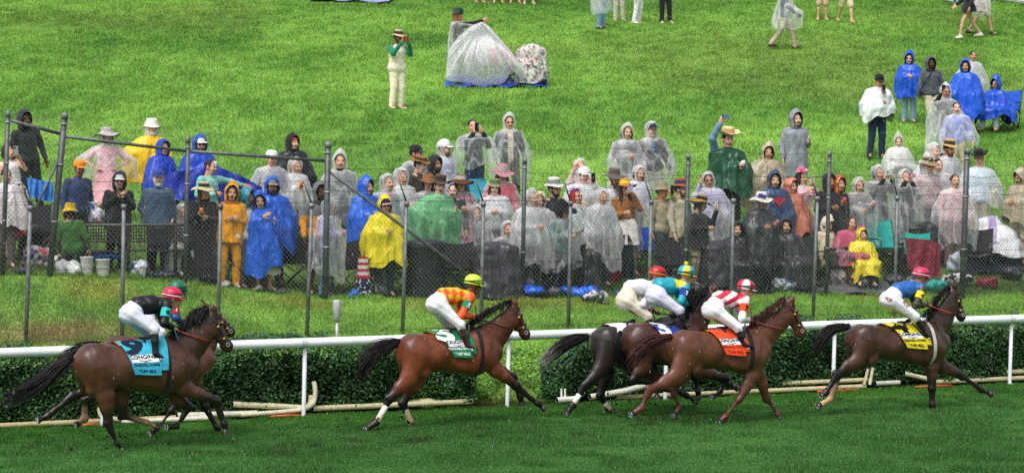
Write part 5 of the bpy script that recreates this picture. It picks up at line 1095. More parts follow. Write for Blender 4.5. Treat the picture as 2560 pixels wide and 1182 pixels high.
P_(1066, 446, 1.7, 'person in a rust brown hat and grey poncho behind the green poncho man', 30, pon=CL, hem=.6, hat_=('wide', '8a5a32'), top='5a6068', hair=('bob', '2a1c14'))
P_(1192, 302, 1.84, 'man in a dark suit holding his phone in front of his face', 20, a=('phone', 'phone'), hold=(('phone', '151515'), None), top='232a3c', leg='22355c', pon=TH, hem=.95, hair=('short', '2a1a12'), flare=.22, fold=.2)
P_(1275, 292, 1.9, 'tall man in a dark suit and sunglasses under a clear hood', 15, foot=512, top='23262e', leg='3a3634', pon=('thin', None), hem=.45, hood=hc('clear', .02), glass='0c0c0e', hair=('short', '2a1c14'), flare=.1, patt=lambda X: np.where((np.abs(X[:, 0:1]) < .055) & (X[:, 1:2] < 0), c('c8b8a4')[None], c('2a2e38')[None]))
P_(1123, 474, 1.62, 'dark haired man looking over the shoulder of the green poncho man', 0, top='3a4048', hair=('short', '17110d'), skin='p', y=53.9)
P_(1155, 446, 1.72, 'woman in a broad brown hat and red patterned dress', 20, a=('down', 'clasp'), hat_=('sun', '7a4a2c', 'e0d8cc'), top='c05060', leg='b84456', lt='dress', mid=.55, hair=('long', '241610'), pon=TH, hem=.55, shoe='8a5a48', slv='short', patt=spots('d8b0b4', ['b83048', 'a02840'], 26, .4))
P_(1240, 420, 1.72, 'person in a frilled pink bonnet and coral red jacket', 0, hat_=('sun', 'd8a0a8', 'e8c8c8'), top='dc3c58', leg='7a2a38', hair=('bob', '7a4a30'), pon=TH, hem=.9)
P_(1240, 457, 1.66, 'older woman in a leafy green bonnet with clasped hands', 0, a=('clasp', 'clasp'), hat_=('cloche', '8a9068', '5a6a3c'), pon=('clear', None), hem=.4, top='c4c8ca', leg='22242a', hair=('bob', '3a2a1c'), skin='p')
P_(1322, 480, 1.74, 'heavy set person in a milky hooded poncho holding a white bag', 40, foot=738, pon=MK, hem=.45, hood=hc('milk'), top='d0d0d0', leg='3c3c34', hair=('bob', '8a8478'), wide=1.3, skin='p', a=('front', 'down'))
P_(1347, 487, 1.66, 'woman with a big yellow flower on her hair', 10, pon=CL, hem=.6, hood=hc('clear'), flow=('flower', 'f0dc30', (0, -.03, .09), .09), top='c8c4c0', hair=('bob', '4a3424'))
P_(1385, 457, 1.82, 'bearded man in a white fedora and dark sunglasses', 35, hat_=('fedora', 'd8d6d2', '8a8a8a'), glass='0c0c10', beard='2a1c14', top='202228', leg='202228')
P_(1440, 424, 1.82, 'young man in a white cap and milky poncho filming with a black phone', 20, a=('front', 'phone'), hold=(None, ('phone', '151515')), pon=MK, hem=.5, hat_=('cap', 'e8e8e8'), hood=hc('clear'), top='d8d8d8', skin='p', wide=1.1)
P_(1470, 404, 1.76, 'blonde woman with a pink flower clip under a clear hood', 20, a=('up', 'down'), pon=CL, hem=.5, hood=hc('clear'), flow=('flower', 'e870a8', (-.08, -.02, .05), .07), top='d8b8b0', hair=('bob', 'c8a878'), skin='p')
P_(1432, 476, 1.72, 'woman with a purple feather headpiece and bright red hair', 45, flow=('feathers', '7a3a9c', (0, 0, .1), .2), hair=('long', 'b01c28'), glass='141414', top='b8c8c8', pon=TH, hem=.6)
P_(1395, 515, 1.66, 'woman in a dark net hat and teal sleeves holding a cup', 50, foot=742, a=('front', 'cup'), hold=(None, ('cup', '9aa0a4')), hat_=('sun', '1c1c20'), top='1e6a5c', leg='2c3444', pon=CL, hem=.55, hair=('bob', '3a2a1c'), wide=1.1)
P_(1562, 318, 1.78, 'tall woman in a long clear poncho over a black top', 25, pon=('milk', None), hem=.35, hood=hc('clear', .02), top='1c1c1e', leg='b8b8b8', hair=('bob', '3a2418'), a=('front', 'down'))
P_(1635, 311, 1.84, 'grey bearded man with blue sunglasses on his black shirt', 15, foot=540, a=('down', 'down'), hold=(None, ('phone', '151515')), pon=CL, hem=.5, hood=hc('milk'), hat_=('cap', '3a3a3c'), top='17181c', leg='a8a898', lt='shorts', beard='b8b0a8', wide=1.15, skin='p')
P_(1577, 420, 1.7, 'smiling woman in a white hood behind the brown hatted man', 35, pon=MK, hem=.5, hood=hc('milk'), top='d0d8e0', hair=('bob', '241610'))
P_(1553, 431, 1.84, 'bearded man in a dark felt hat and sunglasses wearing a white poncho', 25, pon=MK, hem=.3, hat_=('wide', '5a5048'), glass='3a1c14', beard='5a3a24', top='c8ccd0', leg='8a7c68', wide=1.15, a=('down', 'down'))
P_(1570, 456, 1.7, 'woman in a tan suede jacket and white skirt filming in landscape', 15, foot=690, a=('front', 'face'), hold=(None, ('phone', 'a8a8d0')), hat_=('wide', 'a86a20', 'e0c820'), top='9a6228', leg='dcd8d0', lt='skirt', mid=.6, hair=('long', '4a2c1a'), shoe='8a5a48')
P_(1822, 330, 1.88, 'man in a dark green poncho and pale cowboy hat raising a phone', 15, foot=608, a=('high', 'cup'), hold=(('phone', '5a7a9a', 1), ('cup', 'dfe4e6')), hat_=('cowboy', 'e0d0a0', 'b89860'), pon=('opaque', '175030'), hem=.8, top='6a90a8', leg='17191e', skin='p', mouth=.008, wide=1.15, flare=.12)
P_(1662, 462, 1.76, 'man in a khaki bucket hat filming beside the brick orange fedora', 40, a=('down', 'face'), hold=(None, ('phone', '151515')), hat_=('bucket', '8a8468'), top='a09478', leg='3a3c40', skin='m')
P_(1700, 458, 1.84, 'bespectacled man in a beige rain jacket and burnt orange fedora', 55, foot=704, hat_=('fedora', 'b85a24', '2a3050'), glass='8a7a68', top='b0a890', leg='a09070', beard='5a3a24', coat='b0a890', hem=.8, skin='p')
P_(1740, 497, 1.72, 'person in a black jacket and straw hat with a pink flower filming', 65, foot=716, a=('front', 'phone'), hold=(None, ('phone', 'e8e8e8')), hat_=('sun', 'd0a850', '2a2418'), flow=('flower', 'e83878', (.09, -.03, .07), .04), top='202126', leg='8a8068', coat='202126', hem=.75, hair=('bob', '2a1c14'))
P_(1785, 436, 1.76, 'man in mirrored sunglasses and a milky poncho lifting a beige phone', 10, foot=664, a=('up', 'down'), hold=(('phone', 'c8b8a0'), None), pon=('milk', None), hem=.35, hood=hc('clear'), glass='3a3a6a', top='b8b0d8', leg='2a2c34', hair=('short', '17110d'), skin='m', wide=1.1)
P_(1885, 489, 1.7, 'woman in a dark grey raincoat and white hat with a purple flower', 35, foot=722, a=('front', 'cup'), hold=(None, ('cup', 'a06070')), hat_=('wide', 'dcd8cc'), flow=('flower', '5a48c8', (-.03, -.08, .1), .1), pon=('opaque', '34363a'), hem=.25, top='34363a', hair=('bob', 'a8a098'), skin='m', wide=1.1)
R_ = P_(1935, 436, 1.82, 'man in a denim blue hooded raincoat with a red emblem on the chest', 20, a=('down', 'down'), pon=('opaque', '33476a'), hem=.4, hood=('wet', '33476a', .02), top='33476a', wide=1.15)
P_(1965, 550, 1.64, 'open mouthed woman huddled in a black hooded poncho', 5, foot=716, pon=('opaque', '303236'), hem=.12, hood=('wet', '2a2c30', .0), top='2a2c30', hair=('bob', '241610'), mouth=.014, flare=.22, wide=1.1, pose='sit')
P_(1912, 367, 1.74, 'woman in a beige poncho with long auburn hair beneath the hood', 10, pon=('opaque', 'a89c80'), hem=.5, hood=('wet', 'b8ac90', .04), hair=('long', '5a3220'), top='a89c80', a=('hip', 'down'))
P_(1988, 283, 1.86, 'man in a long light grey raincoat with a bottle in his hand', 20, a=('down', 'cup'), coat='8a9096', hem=.55, hood=('wet', '8a9096', .02), top='8a9096', leg='8a8c80', skin='p', mouth=.012, flare=.02, fold=.04)
P_(1980, 452, 1.68, 'person in a salmon hood half hidden by the floral dress', 30, hood=('wet', 'd88068', 0), pon=('opaque', 'c87860'), hem=.6, top='c87860')
P_(2003, 432, 1.74, 'woman in a pink floral dress filming under a pink flower headpiece', 25, a=('clap', 'phone'), hold=(None, ('phone', 'd8c8b0')), flow=('flower', 'f090b0', (-.03, -.03, .1), .13), top='e0c0c8', leg='dcb4c0', lt='dress', mid=.55, hair=('bob', '1c120c'), pon=CL, hem=.6, patt=spots('e4ccd0', ['c04868', 'd87890'], 24, .35))
P_(2080, 440, 1.8, 'person in a black raincoat holding a red drink', 20, a=('front', 'cup'), hold=(None, ('cup', 'c03030')), hood=('cloth', '16171a', 0), top='1a1b1e', leg='17181b', coat='1a1b1e', hem=.6, skin='t', wide=1.1)
P_(2098, 447, 1.76, 'person with an orange hood standing behind the black raincoat', 40, hood=('wet', 'd86a30', .0), top='2a2c30')
P_(2142, 450, 1.68, 'long haired woman with a pink drink in a clear hooded poncho', 20, a=('front', 'cup'), hold=(None, ('cup', 'c890a0')), pon=CL, hem=.4, hood=hc('clear'), top='6a6460', leg='3a5070', hair=('long', '8a7050'))
P_(2062, 548, 1.6, 'seated person in a cream quilted jacket hunched behind the fence', 40, pose='sit', foot=690, top='d0c4a4', leg='3a3430', hood=('cloth', 'dcd4bc', .05), coat='d0c4a4', hem=.7, hair=('bob', '3a2418'), tilt=.4)
P_(2152, 575, 1.66, 'seated woman in a bright yellow poncho with a hot pink feather headpiece', 10, pose='sit', foot=712, pon=('opaque', 'f0dc2c'), hem=.62, hood=('wet', 'f0dc2c', 0), flow=('feathers', 'f04898', (0, .02, .13), .16), top='2a2a2c', leg='2c2c2e', hair=('bob', '8a6a3c'), skin='p', flare=.1, shoe='c8b8a0')
P_(2203, 420, 1.74, 'woman in a black sweater filming with both hands under a clear hood', 30, a=('phone', 'phone'), hold=(('phone', 'c8d0d8', 1), None), top='1a1a1c', leg='2c3c54', pon=TH, hem=.5, hood=hc('clear'), hair=('bob', '3a2a20'))
P_(2262, 431, 1.72, 'person in a grey poncho with black sleeves whose phone covers their face', 10, a=('face', 'face'), hold=(('phone', 'c890a0', 1), None), top='1a1a1e', pon=('clear', None), hem=.4, hood=hc('milk'), leg='3c4654', hair=('bun', '6a5040'))
P_(2325, 402, 1.84, 'man in sunglasses and a wide brimmed hat covered by a pointed clear hood', 25, hat_=('wide', '9a7c50', '3a2a1c'), pon=('clear', None), hem=.4, hood=hc('milk', .1), glass='0c0c0e', top='b89898', leg='50525a', skin='p', wide=1.15)
P_(2246, 343, 1.68, 'woman sitting in a milky poncho with a tall pointed hood', 15, pose='sit', foot=466, pon=('milk', None), hem=.6, hood=hc('milk', .09), top='dcdcd4', hair=('short', '6a4a34'), skin='p', wide=1.15, flare=.2)
P_(2320, 365, 1.82, 'round faced man in a clear hood left of the straw fedora', 25, pon=MK, hem=.6, hood=hc('milk'), top='c8ccd4', hair=('short', 'a89080'), skin='p', wide=1.1)
P_(2349, 358, 1.84, 'red bearded man in a pale straw fedora', 25, hat_=('fedora', 'c8a868', '3a2c20'), beard='5a3420', top='c8c8cc', pon=CL, hem=.7, skin='m')
P_(2347, 398, 1.76, 'dark haired man peering over the shoulder of the pointed hood', 10, hair=('short', '241610'), top='d0c8c8', pon=MK, hem=.5, skin='p')
P_(2445, 384, 1.84, 'large man in a black cowboy hat and pale see-through poncho', 5, foot=620, a=('down', 'down'), hat_=('cowboy', '1a1718'), top='c8dcec', slv='short', leg='c8c0ac', lt='shorts', pon=('milk', None), hem=.8, wide=1.3, skin='p', flare=.14)
P_(2397, 258, 1.84, 'man in a lavender shirt and khaki trousers under a clear poncho', -5, foot=455, top='8e94d0', leg='bcae8e', pon=('thin', None), hem=.75, hair=('short', '2a1a12'), skin='p', a=('down', 'down'), wide=1.1)
P_(2553, 428, 1.84, 'man in a beige hooded poncho and shorts bending at the right edge', -50, pon=('opaque', 'a89c84'), hem=.8, hood=('wet', 'b0a48c', 0), top='2a2c30', leg='b8ac94', lt='shorts', skin='m', wide=1.15, a=('front', 'front'), tilt=.3)
P_(456, 520, 1.6, 'person huddled in a milky poncho between slate blue jacket and black dress', 30, pose='sit', pon=MK, hem=.5, hood=hc('milk'), y=50.3)
P_(1182, 520, 1.66, 'person in a grey plastic poncho seated right of the broad brown hat', 20, pose='sit', pon=CL, hem=.4, hood=hc('clear'), top='3a3c44', y=53.6)
P_(1500, 478, 1.72, 'person in a milky hooded poncho left of the suede jacket woman', 30, pon=MK, hem=.35, hood=hc('milk'), top='8a8e94')
P_(1840, 560, 1.62, 'seated person in a black rain cape left of the huddled woman', 20, pose='sit', pon=('opaque', '26282c'), hem=.3, hood=('wet', '26282c', 0))
P_(2385, 440, 1.8, 'person in a rosy tinted poncho left of the large cowboy hat man', 10, pon=CL, hem=.4, top='d0a8ac', leg='8a6a6e', hair=('short', '3a2418'))
P_(1268, 560, 1.6, 'person in a grey poncho crouching behind the black covered box', 30, pose='sit', pon=CL, hem=.4, hood=hc('milk'), top='5a5e64')
P_(2118, 545, 1.6, 'woman in a translucent pink poncho behind the hot pink feathers', 20, pose='sit', pon=('tint', 'e8a8c0'), hem=.4, top='d87898', hair=('bob', '3a2418'))
def ex(sub): return [v for k, v in PEO.items() if sub in k][0]
def band_on(sub, col, z=.045):
    root, s, hd, R, z0, s2 = ex(sub); t = np.linspace(0, 2*math.pi, 21); b = MB(); b.tube((np.stack([np.cos(t)*.084, .016+np.sin(t)*.1, z+0*t-.02*np.sin(t)], 1)*s2)@R.T+hd, .014*s2, c(col), 6); b.build('headband', CLOTH, root)
band_on('white headband seated', 'dcdcdc'); band_on('orange headband', 'e0501c', .05)
def on_cloth(sub, child, x, z, off=.008):
    root, s, hd, R, z0, s2 = ex(sub); ch = [q for q in root.children if q.name.startswith(child)][0]; co = np.array([v.co[:] for v in ch.data.vertices]); x, z = x*s, (z+z0)*s; d = np.abs(co[:, 0]-x)/.05+np.abs(co[:, 2]-z)/.04+(co[:, 1] > 0)*50; i = np.argsort(d)[:3]; return root, ch, np.array([x, co[i, 1].min()-off, z]), s
root, ch, q, s = on_cloth('red emblem on the chest', 'poncho', 0, 1.27, .014); b = MB(); b.add(q+np.array([[-.1, 0, .07], [.1, 0, .07], [.12, .01, .03], [0, 0, -.1], [-.12, .01, .03]])*s, [[0, 4, 3, 2, 1]], c('b83048')); b.build('emblem', mat('print', None, .7, .2), root)
root, s, hd, R, z0, s2 = ex('blue sunglasses'); b = MB(); b.box([-.01*s, -.19*s, 1.32*s], [.045*s, .008, .05*s], c('3c7ac8')); b.box([.0, -.19*s, 1.26*s], [.045*s, .008, .05*s], c('3c7ac8')); b.build('glasses', SHINY, root)
root, s, hd, R, z0, s2 = ex('pink bow tie'); b = MB(); b.box([-.035*s, -.14*s, 1.44*s], [.06*s, .02, .045*s], c('d87a9c')); b.box([.035*s, -.14*s, 1.44*s], [.06*s, .02, .045*s], c('d87a9c')); b.build('bow_tie', CLOTH, root)
root, s, hd, R, z0, s2 = ex('dark scarf'); organic('scarf', [RC(np.array([-.05, -.06, 1.47])*s, np.array([.05, -.06, 1.47])*s, .05*s, None, c('17191c')), RC(np.array([-.06, .03, 1.48])*s, np.array([.06, .03, 1.48])*s, .05*s, None, c('17191c'))], CLOTH, root, .02, .03)
root, s, hd, R, z0, s2 = ex('white collar'); organic('collar', [RC(np.array([-.045, -.07, 1.5])*s, np.array([0, -.12, 1.43])*s, .022*s, None, c('e4e6e8')), RC(np.array([.045, -.07, 1.5])*s, np.array([0, -.12, 1.43])*s, .022*s, None, c('e4e6e8'))], CLOTH, root, .014, .01)
root, s, hd, R, z0, s2 = ex('red emblem and clear poncho'); b = MB(); b.lathe([(0, -1), (1, 0), (0, 1)], c('c02828'), 8, fn=lambda q: ((q*[.03, .008, .018]+[0, -.1, .085])*s2)@R.T+hd); b.build('emblem', mat('print', None, .7, .2), root)
root, s, hd, R, z0, s2 = ex('white headband seated')
# people on the open slope
P_(991, 84, 1.8, 'man in a cream suit and straw hat photographing with a brown phone case', 35, foot=272, a=('phone', 'phone'), hold=(('phone', '8a4632', 1), None), hat_=('straw', 'efe2bc', '5a3c24'), top='eee4cc', slvc='0f7a5c', leg='ece2c8', beard='17110d', skin='t', shoe='dcd4c0', grp='people standing on the open slope', wide=1.28)
GO = 'people standing on the open slope'
P_(1150, 28, 1.75, 'long haired woman in a green flowered hat lifting the plastic sheet', 95, foot=212, a=(((.18, -.3, 1.42), (.1, -.6, 1.5)), ((.2, -.25, 1.4), (.06, -.58, 1.46))), flow=('flower', '0c6a48', (-.09, -.02, .07), .1), hair=('long', '8a5a38'), top='1a1c1e', leg='2a2c2e', pon=TH, hem=.7, hat_=('cloche', '3c4440'), grp=GO)
P_(2187, 190, 1.8, 'man in a black cap, white poncho and jeans looking at his phone', 10, foot=396, a=('clasp', 'clap'), hold=(None, ('phone', '1a1a1e')), pon=('opaque', 'dfe4e4'), hem=.86, hat_=('cap', '17171b'), top='4a4a38', leg='1f3450', skin='m', tilt=.12, grp=GO, flare=.1)
P_(2272, 137, 1.7, 'woman in a blue hooded poncho and tie dyed trousers with folded hands', -5, foot=308, a=('clasp', 'clasp'), pon=('opaque', '1c52c8'), hem=.72, hood=('wet', '1c52c8', .06), glass='222222', top='1c52c8', leg='8aa8d0', lt='pants', shoe='5a3a28', grp=GO, flare=.12)
P_(2335, 147, 1.8, 'dark skinned man in a grey rain jacket and cream shorts with a shoulder bag', 10, foot=330, a=('down', 'down'), top='50565c', hood=('wet', '50565c', 0), leg='d0c4a4', lt='shorts', skin='d', hair=('short', '0c0a08'), shoe='3c3a38', grp=GO)
root, s, hd, R, z0, s2 = ex('shoulder bag'); organic('shoulder_bag', [RC([-.3*s, -.06, .95*s], [-.3*s, .1, .95*s], .09*s, None, c('1a1b1e'), (.6, 1, 1.2))], CLOTH, root, .02, .02); MB().tube(np.array([[-.3, -.1, 1.03], [-.14, -.17, 1.3], [.1, -.03, 1.5], [.0, .15, 1.4], [-.3, .1, 1.03]])*s, .014, c('1a1b1e'), 5).build('strap', CLOTH, root)
P_(2362, 219, 1.74, 'person in a long white hooded poncho raising a black phone overhead', 15, a=('up', 'down'), hold=(('phone', '1a1a1e'), None), pon=('milk', None), hem=.3, hood=hc('milk', .03), glass='141414', top='1a1a1c', leg='1c1c20', skin='m', grp=GO, flare=.15)
P_(2422, 130, 1.84, 'dark haired man in a clear poncho standing behind the blue poncho woman', 15, foot=300, pon=CL, hem=.6, top='b8bcc0', hair=('short', '0c0a08'), skin='m', grp=GO)
P_(2413, 155, 1.7, 'woman in a long blue rain poncho with white trousers', -5, foot=340, pon=('opaque', '1f58d4'), hem=.45, hood=('wet', '1f58d4', .02), top='1f58d4', leg='d8d8e4', hair=('bob', '0e0a08'), skin='m', flare=.12, grp=GO, a=('down', 'down'))
P_(2488, 200, 1.66, 'woman in a blue poncho seated on a camp chair in tie dyed trousers', -30, pose='sit', foot=328, pon=('opaque', '1b4fc4'), hem=.75, hood=('wet', '1b4fc4', .08), top='1b4fc4', leg='b8bcdc', glass='222222', skin='m', grp=GO, flare=.22, shoe='d0a890', wide=1.15)
GT = 'people whose legs show at the top edge'
def top_person(x, foot, label, **k): 
    q = G(x, foot, 50); yt = float(proj(q+[0, 0, 1.74])[1]); return P_(x, yt, 1.74, label, foot=foot, grp=GT, **k)
top_person(1960, 124, 'walker in a clear poncho over a navy blazer and beige trousers', yaw=88, pose='walk', a=('swing', 'down'), hold=(None, ('phone', '8a4632')), pon=('clear', None), hem=.6, top='2a3450', leg='b4a890', skin='d', shoe='17171b', flare=.2, hood=hc('clear'))
top_person(1503, 72, 'person in pale jeans and a white poncho at the top edge', yaw=60, pon=MK, hem=.5, leg='8aa8d4', shoe='2a2c30', top='c8ccd0')
top_person(1548, 54, 'person in wide cream trousers at the top edge', yaw=10, leg='cfc6bc', pon=TH, hem=.7, shoe='e8e8e8', top='b8a89c')
top_person(1592, 60, 'person in tight white trousers at the top edge', yaw=55, leg='e6e6ec', pon=TH, hem=.8, shoe='e8e8e8', top='c8d0cc')
top_person(1666, 60, 'person in black leggings and white shoes at the top edge', yaw=20, leg='1a1c24', pon=TH, hem=.75, shoe='ececec', top='2a2c34')
top_person(2056, 52, 'bare legged person left of the tan shorts at the top edge', yaw=10, lt='shorts', leg='c8a890', shoe='c8957c', top='b0a090')
top_person(2112, 60, 'person in tan shorts with bare legs at the top edge', yaw=15, lt='shorts', leg='c8bc9c', shoe='c8957c', top='b8b0a0', pose='walk')
top_person(2424, 98, 'girl in a black ruffled dress and white ankle boots walking', yaw=-80, pose='walk', lt='skirt', mid=.78, leg='1a1e2a', top='1a1e2a', shoe='e2e0dc', a=('swing', 'down'))
top_person(2452, 90, 'girl in a pale pink dress and dark brown boots walking behind the black dress', yaw=80, pose='walk', lt='skirt', mid=.7, leg='d8c4cc', top='d0c0c8', shoe='2a1e1a', pon=TH, hem=.6)
for x_, f_, l_ in ((1200, 10, 'beige trousers'), (1245, 11, 'bare calves'), (1287, 11, 'dark shorts'), (1322, 12, 'white shoes')): top_person(x_, f_, 'person with %s barely in view at the top edge' % l_, yaw=10, leg='a8987c' if 'beige' in l_ else '3a3c44', lt='pants' if 'beige' in l_ else 'shorts', shoe='e8e8e8' if 'white' in l_ else 'a07050')
# ------------------------------------------------ things standing, hanging and lying among the crowd
def at(px, py, y0=47):
    p = G(px, py, y0)
    if p[1]-yrail(p[0]) < 6.3 and py < 760: p[1] = yrail(p[0])+6.3; p[0] = P(px, 500, p[1])[0]; p[2] = gz(p[0], p[1])
    return p
def mpp(p): return p[1]/FP
def sheet(top, bot, Y, col, label, name, cat, grp=None, m=None, n=30, wav=.05, Yb=None, seed=0):
    """hanging or lying cloth between two edges given as photo points at distance Y"""
    top = np.array(top, float); bot = np.array(bot, float); u = np.linspace(0, 1, n); b = MB(); rows = []
    for v in np.linspace(0, 1, 14):
        pts = []
        for t in u:
            a = [np.interp(t*(len(top)-1), range(len(top)), top[:, k]) for k in (0, 1)]; e = [np.interp(t*(len(bot)-1), range(len(bot)), bot[:, k]) for k in (0, 1)]
            y = Y+(0 if Yb is None else (Yb-Y)*v)+wav*math.sin(t*17+seed+v*2)*v+wav*.6*math.sin(t*31+v*5+seed); pts.append(P(a[0]*(1-v)+e[0]*v, a[1]*(1-v)+e[1]*v, y))
        rows.append(pts)
    b.grid(np.array(rows), c(col)); o = b.build(name, m or WETCLOTH); tag(o, label, cat, grp); return o
def lump(px, py, w, h, col, label, name='bag', cat='bag', d=.3, grp='bags and bundles on the ground by the fence', seed=0, patt=None, handle=False, m=None, y=None):
    p = at(px, py) if y is None else P(px, py, y); k = mpp(p); W_, H_ = w*k, h*k; g = np.random.default_rng(seed+int(px)); pr = []; cc = patt or c(col)
    for i in range(7): pr.append(EL(np.array([g.uniform(-.28, .28)*W_, g.uniform(-.2, .2)*d, H_*g.uniform(.28, .62)]), np.array([W_*g.uniform(.2, .34), d*.4, H_*g.uniform(.25, .4)]), cc))
    pr.append(RC([-W_*.28, 0, H_*.22], [W_*.28, 0, H_*.22], H_*.22, None, cc)); dd = lambda X: .02*(vn(X[:, 0]*14, X[:, 2]*14+X[:, 1]*9, seed)-.5)+.01*np.sin(X[:, 0]*40+X[:, 2]*30)
    o = organic(name, pr, m or WETCLOTH, None, .02, .03, disp=dd, loc=p); tag(o, label, cat, grp)
    if handle: MB().tube([[-W_*.15, 0, H_*.75], [-W_*.1, 0, H_*1.1], [W_*.1, 0, H_*1.1], [W_*.15, 0, H_*.75]], .012, c('1a1a1a'), 6).build('handle', GEAR, o)
    return o
def chair(px, py, col, label, rz=0, s=1., grp='folding camp chairs in the crowd', frame='1c1d20', cover=None):
    p = at(px, py); root = link('camp_chair', None, loc=p, rz=math.radians(rz)); root.scale = (s, s, s); tag(root, label, 'chair', grp); cc = c(col)
    u, v = np.meshgrid(np.linspace(0, 1, 10), np.linspace(0, 1, 10)); sag = np.sin(u*math.pi)*.05
    b = MB(); b.grid(np.stack([-.27+.54*u, -.24+.46*v, .44-sag*np.sin(v*3.14)+.04*(1-v)], -1), cc); b.build('seat', CLOTH, root)
    b = MB(); b.grid(np.stack([-.28+.56*u, .22+.12*v+sag*.8, .42+.5*v-.04*np.sin(u*3.14)*v], -1), cc); b.build('backrest', CLOTH, root)
    for sd in (-1, 1):
        b = MB(); b.grid(np.stack([sd*.3+(u-.5)*.09, -.26+.5*v, .62+.0*u+.015*np.cos(u*6)], -1), cc); b.build('armrest', CLOTH, root)
        for q in ([[sd*.29, -.26, .62], [sd*.27, -.25, .42], [-sd*.2, -.27, 0]], [[sd*.29, .34, .92], [sd*.28, .24, .45], [sd*.24, .26, 0]], [[sd*.26, -.26, 0], [sd*.27, .0, .22], [sd*.27, .24, .44]], [[sd*.26, .26, 0], [sd*.27, 0, .22], [sd*.28, -.25, .43]]):
            MB().tube(q, .011, c(frame), 6).build('leg', GEAR, root)
    MB().tube([[-.25, .26, .02], [0, .26, .25], [.28, .25, .44]], .01, c(frame), 6).tube([[.25, .26, .02], [0, .26, .25], [-.28, .25, .44]], .01, c(frame), 6).build('cross_brace', GEAR, root)
    return root
def bin_(px, py, w, h, col, label, name, cat, taper=1.1, rnd=True, lid=None, grp=None):
    p = at(px, py); k = mpp(p); r, hh = w*k/2, h*k; root = link(name, None, loc=p, rz=.4); tag(root, label, cat, grp)
    if rnd: MB().lathe([(0, 0), (r/taper, 0), (r/taper*1.02, .03), (r, hh*.9), (r*1.05, hh*.92), (r*1.05, hh*.97), (r*.97, hh*.97), (r*.95, hh*.5)], c(col), 22).build('body', mat('bin plastic', None, .45, .45, bump=.3, bscale=20, noise=.15), root)
    else: MB().box([0, 0, hh*.47], [2*r/taper, 1.5*r/taper, hh*.94], c(col), taper=taper).build('body', mat('bin plastic', None, .45, .45, bump=.3, bscale=20, noise=.15), root, smooth=False)
    if lid:
        b = MB()
        if rnd: b.lathe([(r*1.08, hh*.975), (r*1.06, hh*1.01), (r*.6, hh*1.06), (0, hh*1.07)], c(lid), 22)
        else: b.box([0, 0, hh*.975], [2.12*r, 1.62*r, hh*.06], c(lid), taper=.96)
        b.build('lid', mat('bin plastic', None, .45, .45), root, smooth=rnd)
    return root
sheet([(408, 433), (480, 424), (545, 417), (600, 438), (656, 468)], [(402, 497), (470, 503), (545, 508), (604, 503), (650, 492)], 52.9, '1a2f9c', 'deep blue tarpaulin stretched out sideways behind the mint green jacket', 'tarpaulin', 'tarpaulin')
sheet([(66, 443), (100, 450), (132, 455)], [(74, 492), (102, 500), (136, 506)], 51.6, '3f86d8', 'bright sky blue plastic sheet beside the woman filming at the far left', 'plastic_sheet', 'plastic sheet')
sheet([(1172, 448), (1216, 446)], [(1176, 502), (1218, 500)], 57.5, '3aa8c0', 'turquoise board standing upright behind the broad brown hat', 'board', 'board', wav=.0)
# bench with a perforated back
p = at(292, 690); Y_ = p[1]-.15; L0 = P(180, 600, Y_)[0]; R0 = P(470, 600, Y_+.6)[0]; k = mpp(p); wb = R0-L0; root = link('bench', None, loc=(L0, Y_, float(gz(L0, Y_))), rz=.18); tag(root, 'dark metal bench with a perforated backrest behind the fence at the left', 'bench')
zb_ = .72; b = MB(); nx, nz_ = 42, 5; dx = wb/nx; cc = c('2b2926')
for i in range(nx+1): b.box([i*dx, 0, zb_-.12], [dx*.42, .02, .26], cc)
for j in range(nz_+1): b.box([wb/2, 0.002, zb_-.25+j*.26/nz_], [wb, .022, .022], cc)
b.build('backrest', GEAR, root, smooth=False)
MB().tube([[0, 0, zb_+.03], [wb/2, 0, zb_+.03], [wb, 0, zb_+.03]], .02, c('6a6660'), 8).build('top_rail', GEAR, root)
b = MB(); [b.box([wb/2, .1+.1*j, .32], [wb, .08, .025], c('3a3733')) for j in range(4)]; b.build('seat', GEAR, root, smooth=False)
for x_ in (.15, wb*.5, wb-.15): MB().tube([[x_, .02, .72], [x_, .02, .3], [x_, 0, -.05]], .03, c('2b2926'), 8).build('leg', GEAR, root)
lump(252, 652, 110, 24, '2a62b8', 'crumpled blue rain sheet lying on the bench seat', 'plastic_sheet', 'plastic sheet', grp=None, y=49.6)
bin_(216, 694, 32, 50, 'd8d8d4', 'white bucket under the left half of the bench', 'bucket', 'bucket', 1.25, grp='white buckets under the bench')
bin_(256, 694, 36, 46, 'cfd0cc', 'pale grey bucket under the middle of the bench', 'bucket', 'bucket', 1.25, grp='white buckets under the bench')
lump(168, 694, 62, 42, 'dcdcdc', 'white plastic bag under the left end of the bench', seed=2)
lump(344, 692, 50, 44, 'd8dce0', 'white and blue shopping bag under the right end of the bench', patt=spots('dcdee2', ['3a68b0'], 16, .25), seed=3, handle=True)
lump(90, 668, 80, 58, 'b8b8c0', 'patterned white and blue bag at the foot of the leftmost fence posts', patt=spots('c8c8cc', ['2c3c6c', 'c06068'], 14, .4), seed=4)
lump(112, 640, 70, 118, 'd8d4d4', 'tall heap of floral white blanket beside the corner fence post', 'blanket', 'blanket', patt=spots('dad8d6', ['6a6468', 'b05860'], 24, .4), seed=5, grp=None, m=CLOTH)
lump(28, 592, 70, 44, '5a3a90', 'rainbow coloured bundle on the lap of the woman in the white headband', 'bundle', 'bundle', patt=spots('5a2f8c', ['1f8a8c', 'd04868', 'd87830'], 9, .5), seed=6, grp=None, m=CLOTH, y=49.6)
lump(10, 645, 60, 60, 'd0ccc4', 'pale bag at the extreme left edge of the photo', seed=7)
lump(130, 675, 46, 42, 'a8a8b0', 'dark and white bag just left of the bench', patt=spots('c8c8cc', ['2a2a34'], 15, .5), seed=8)
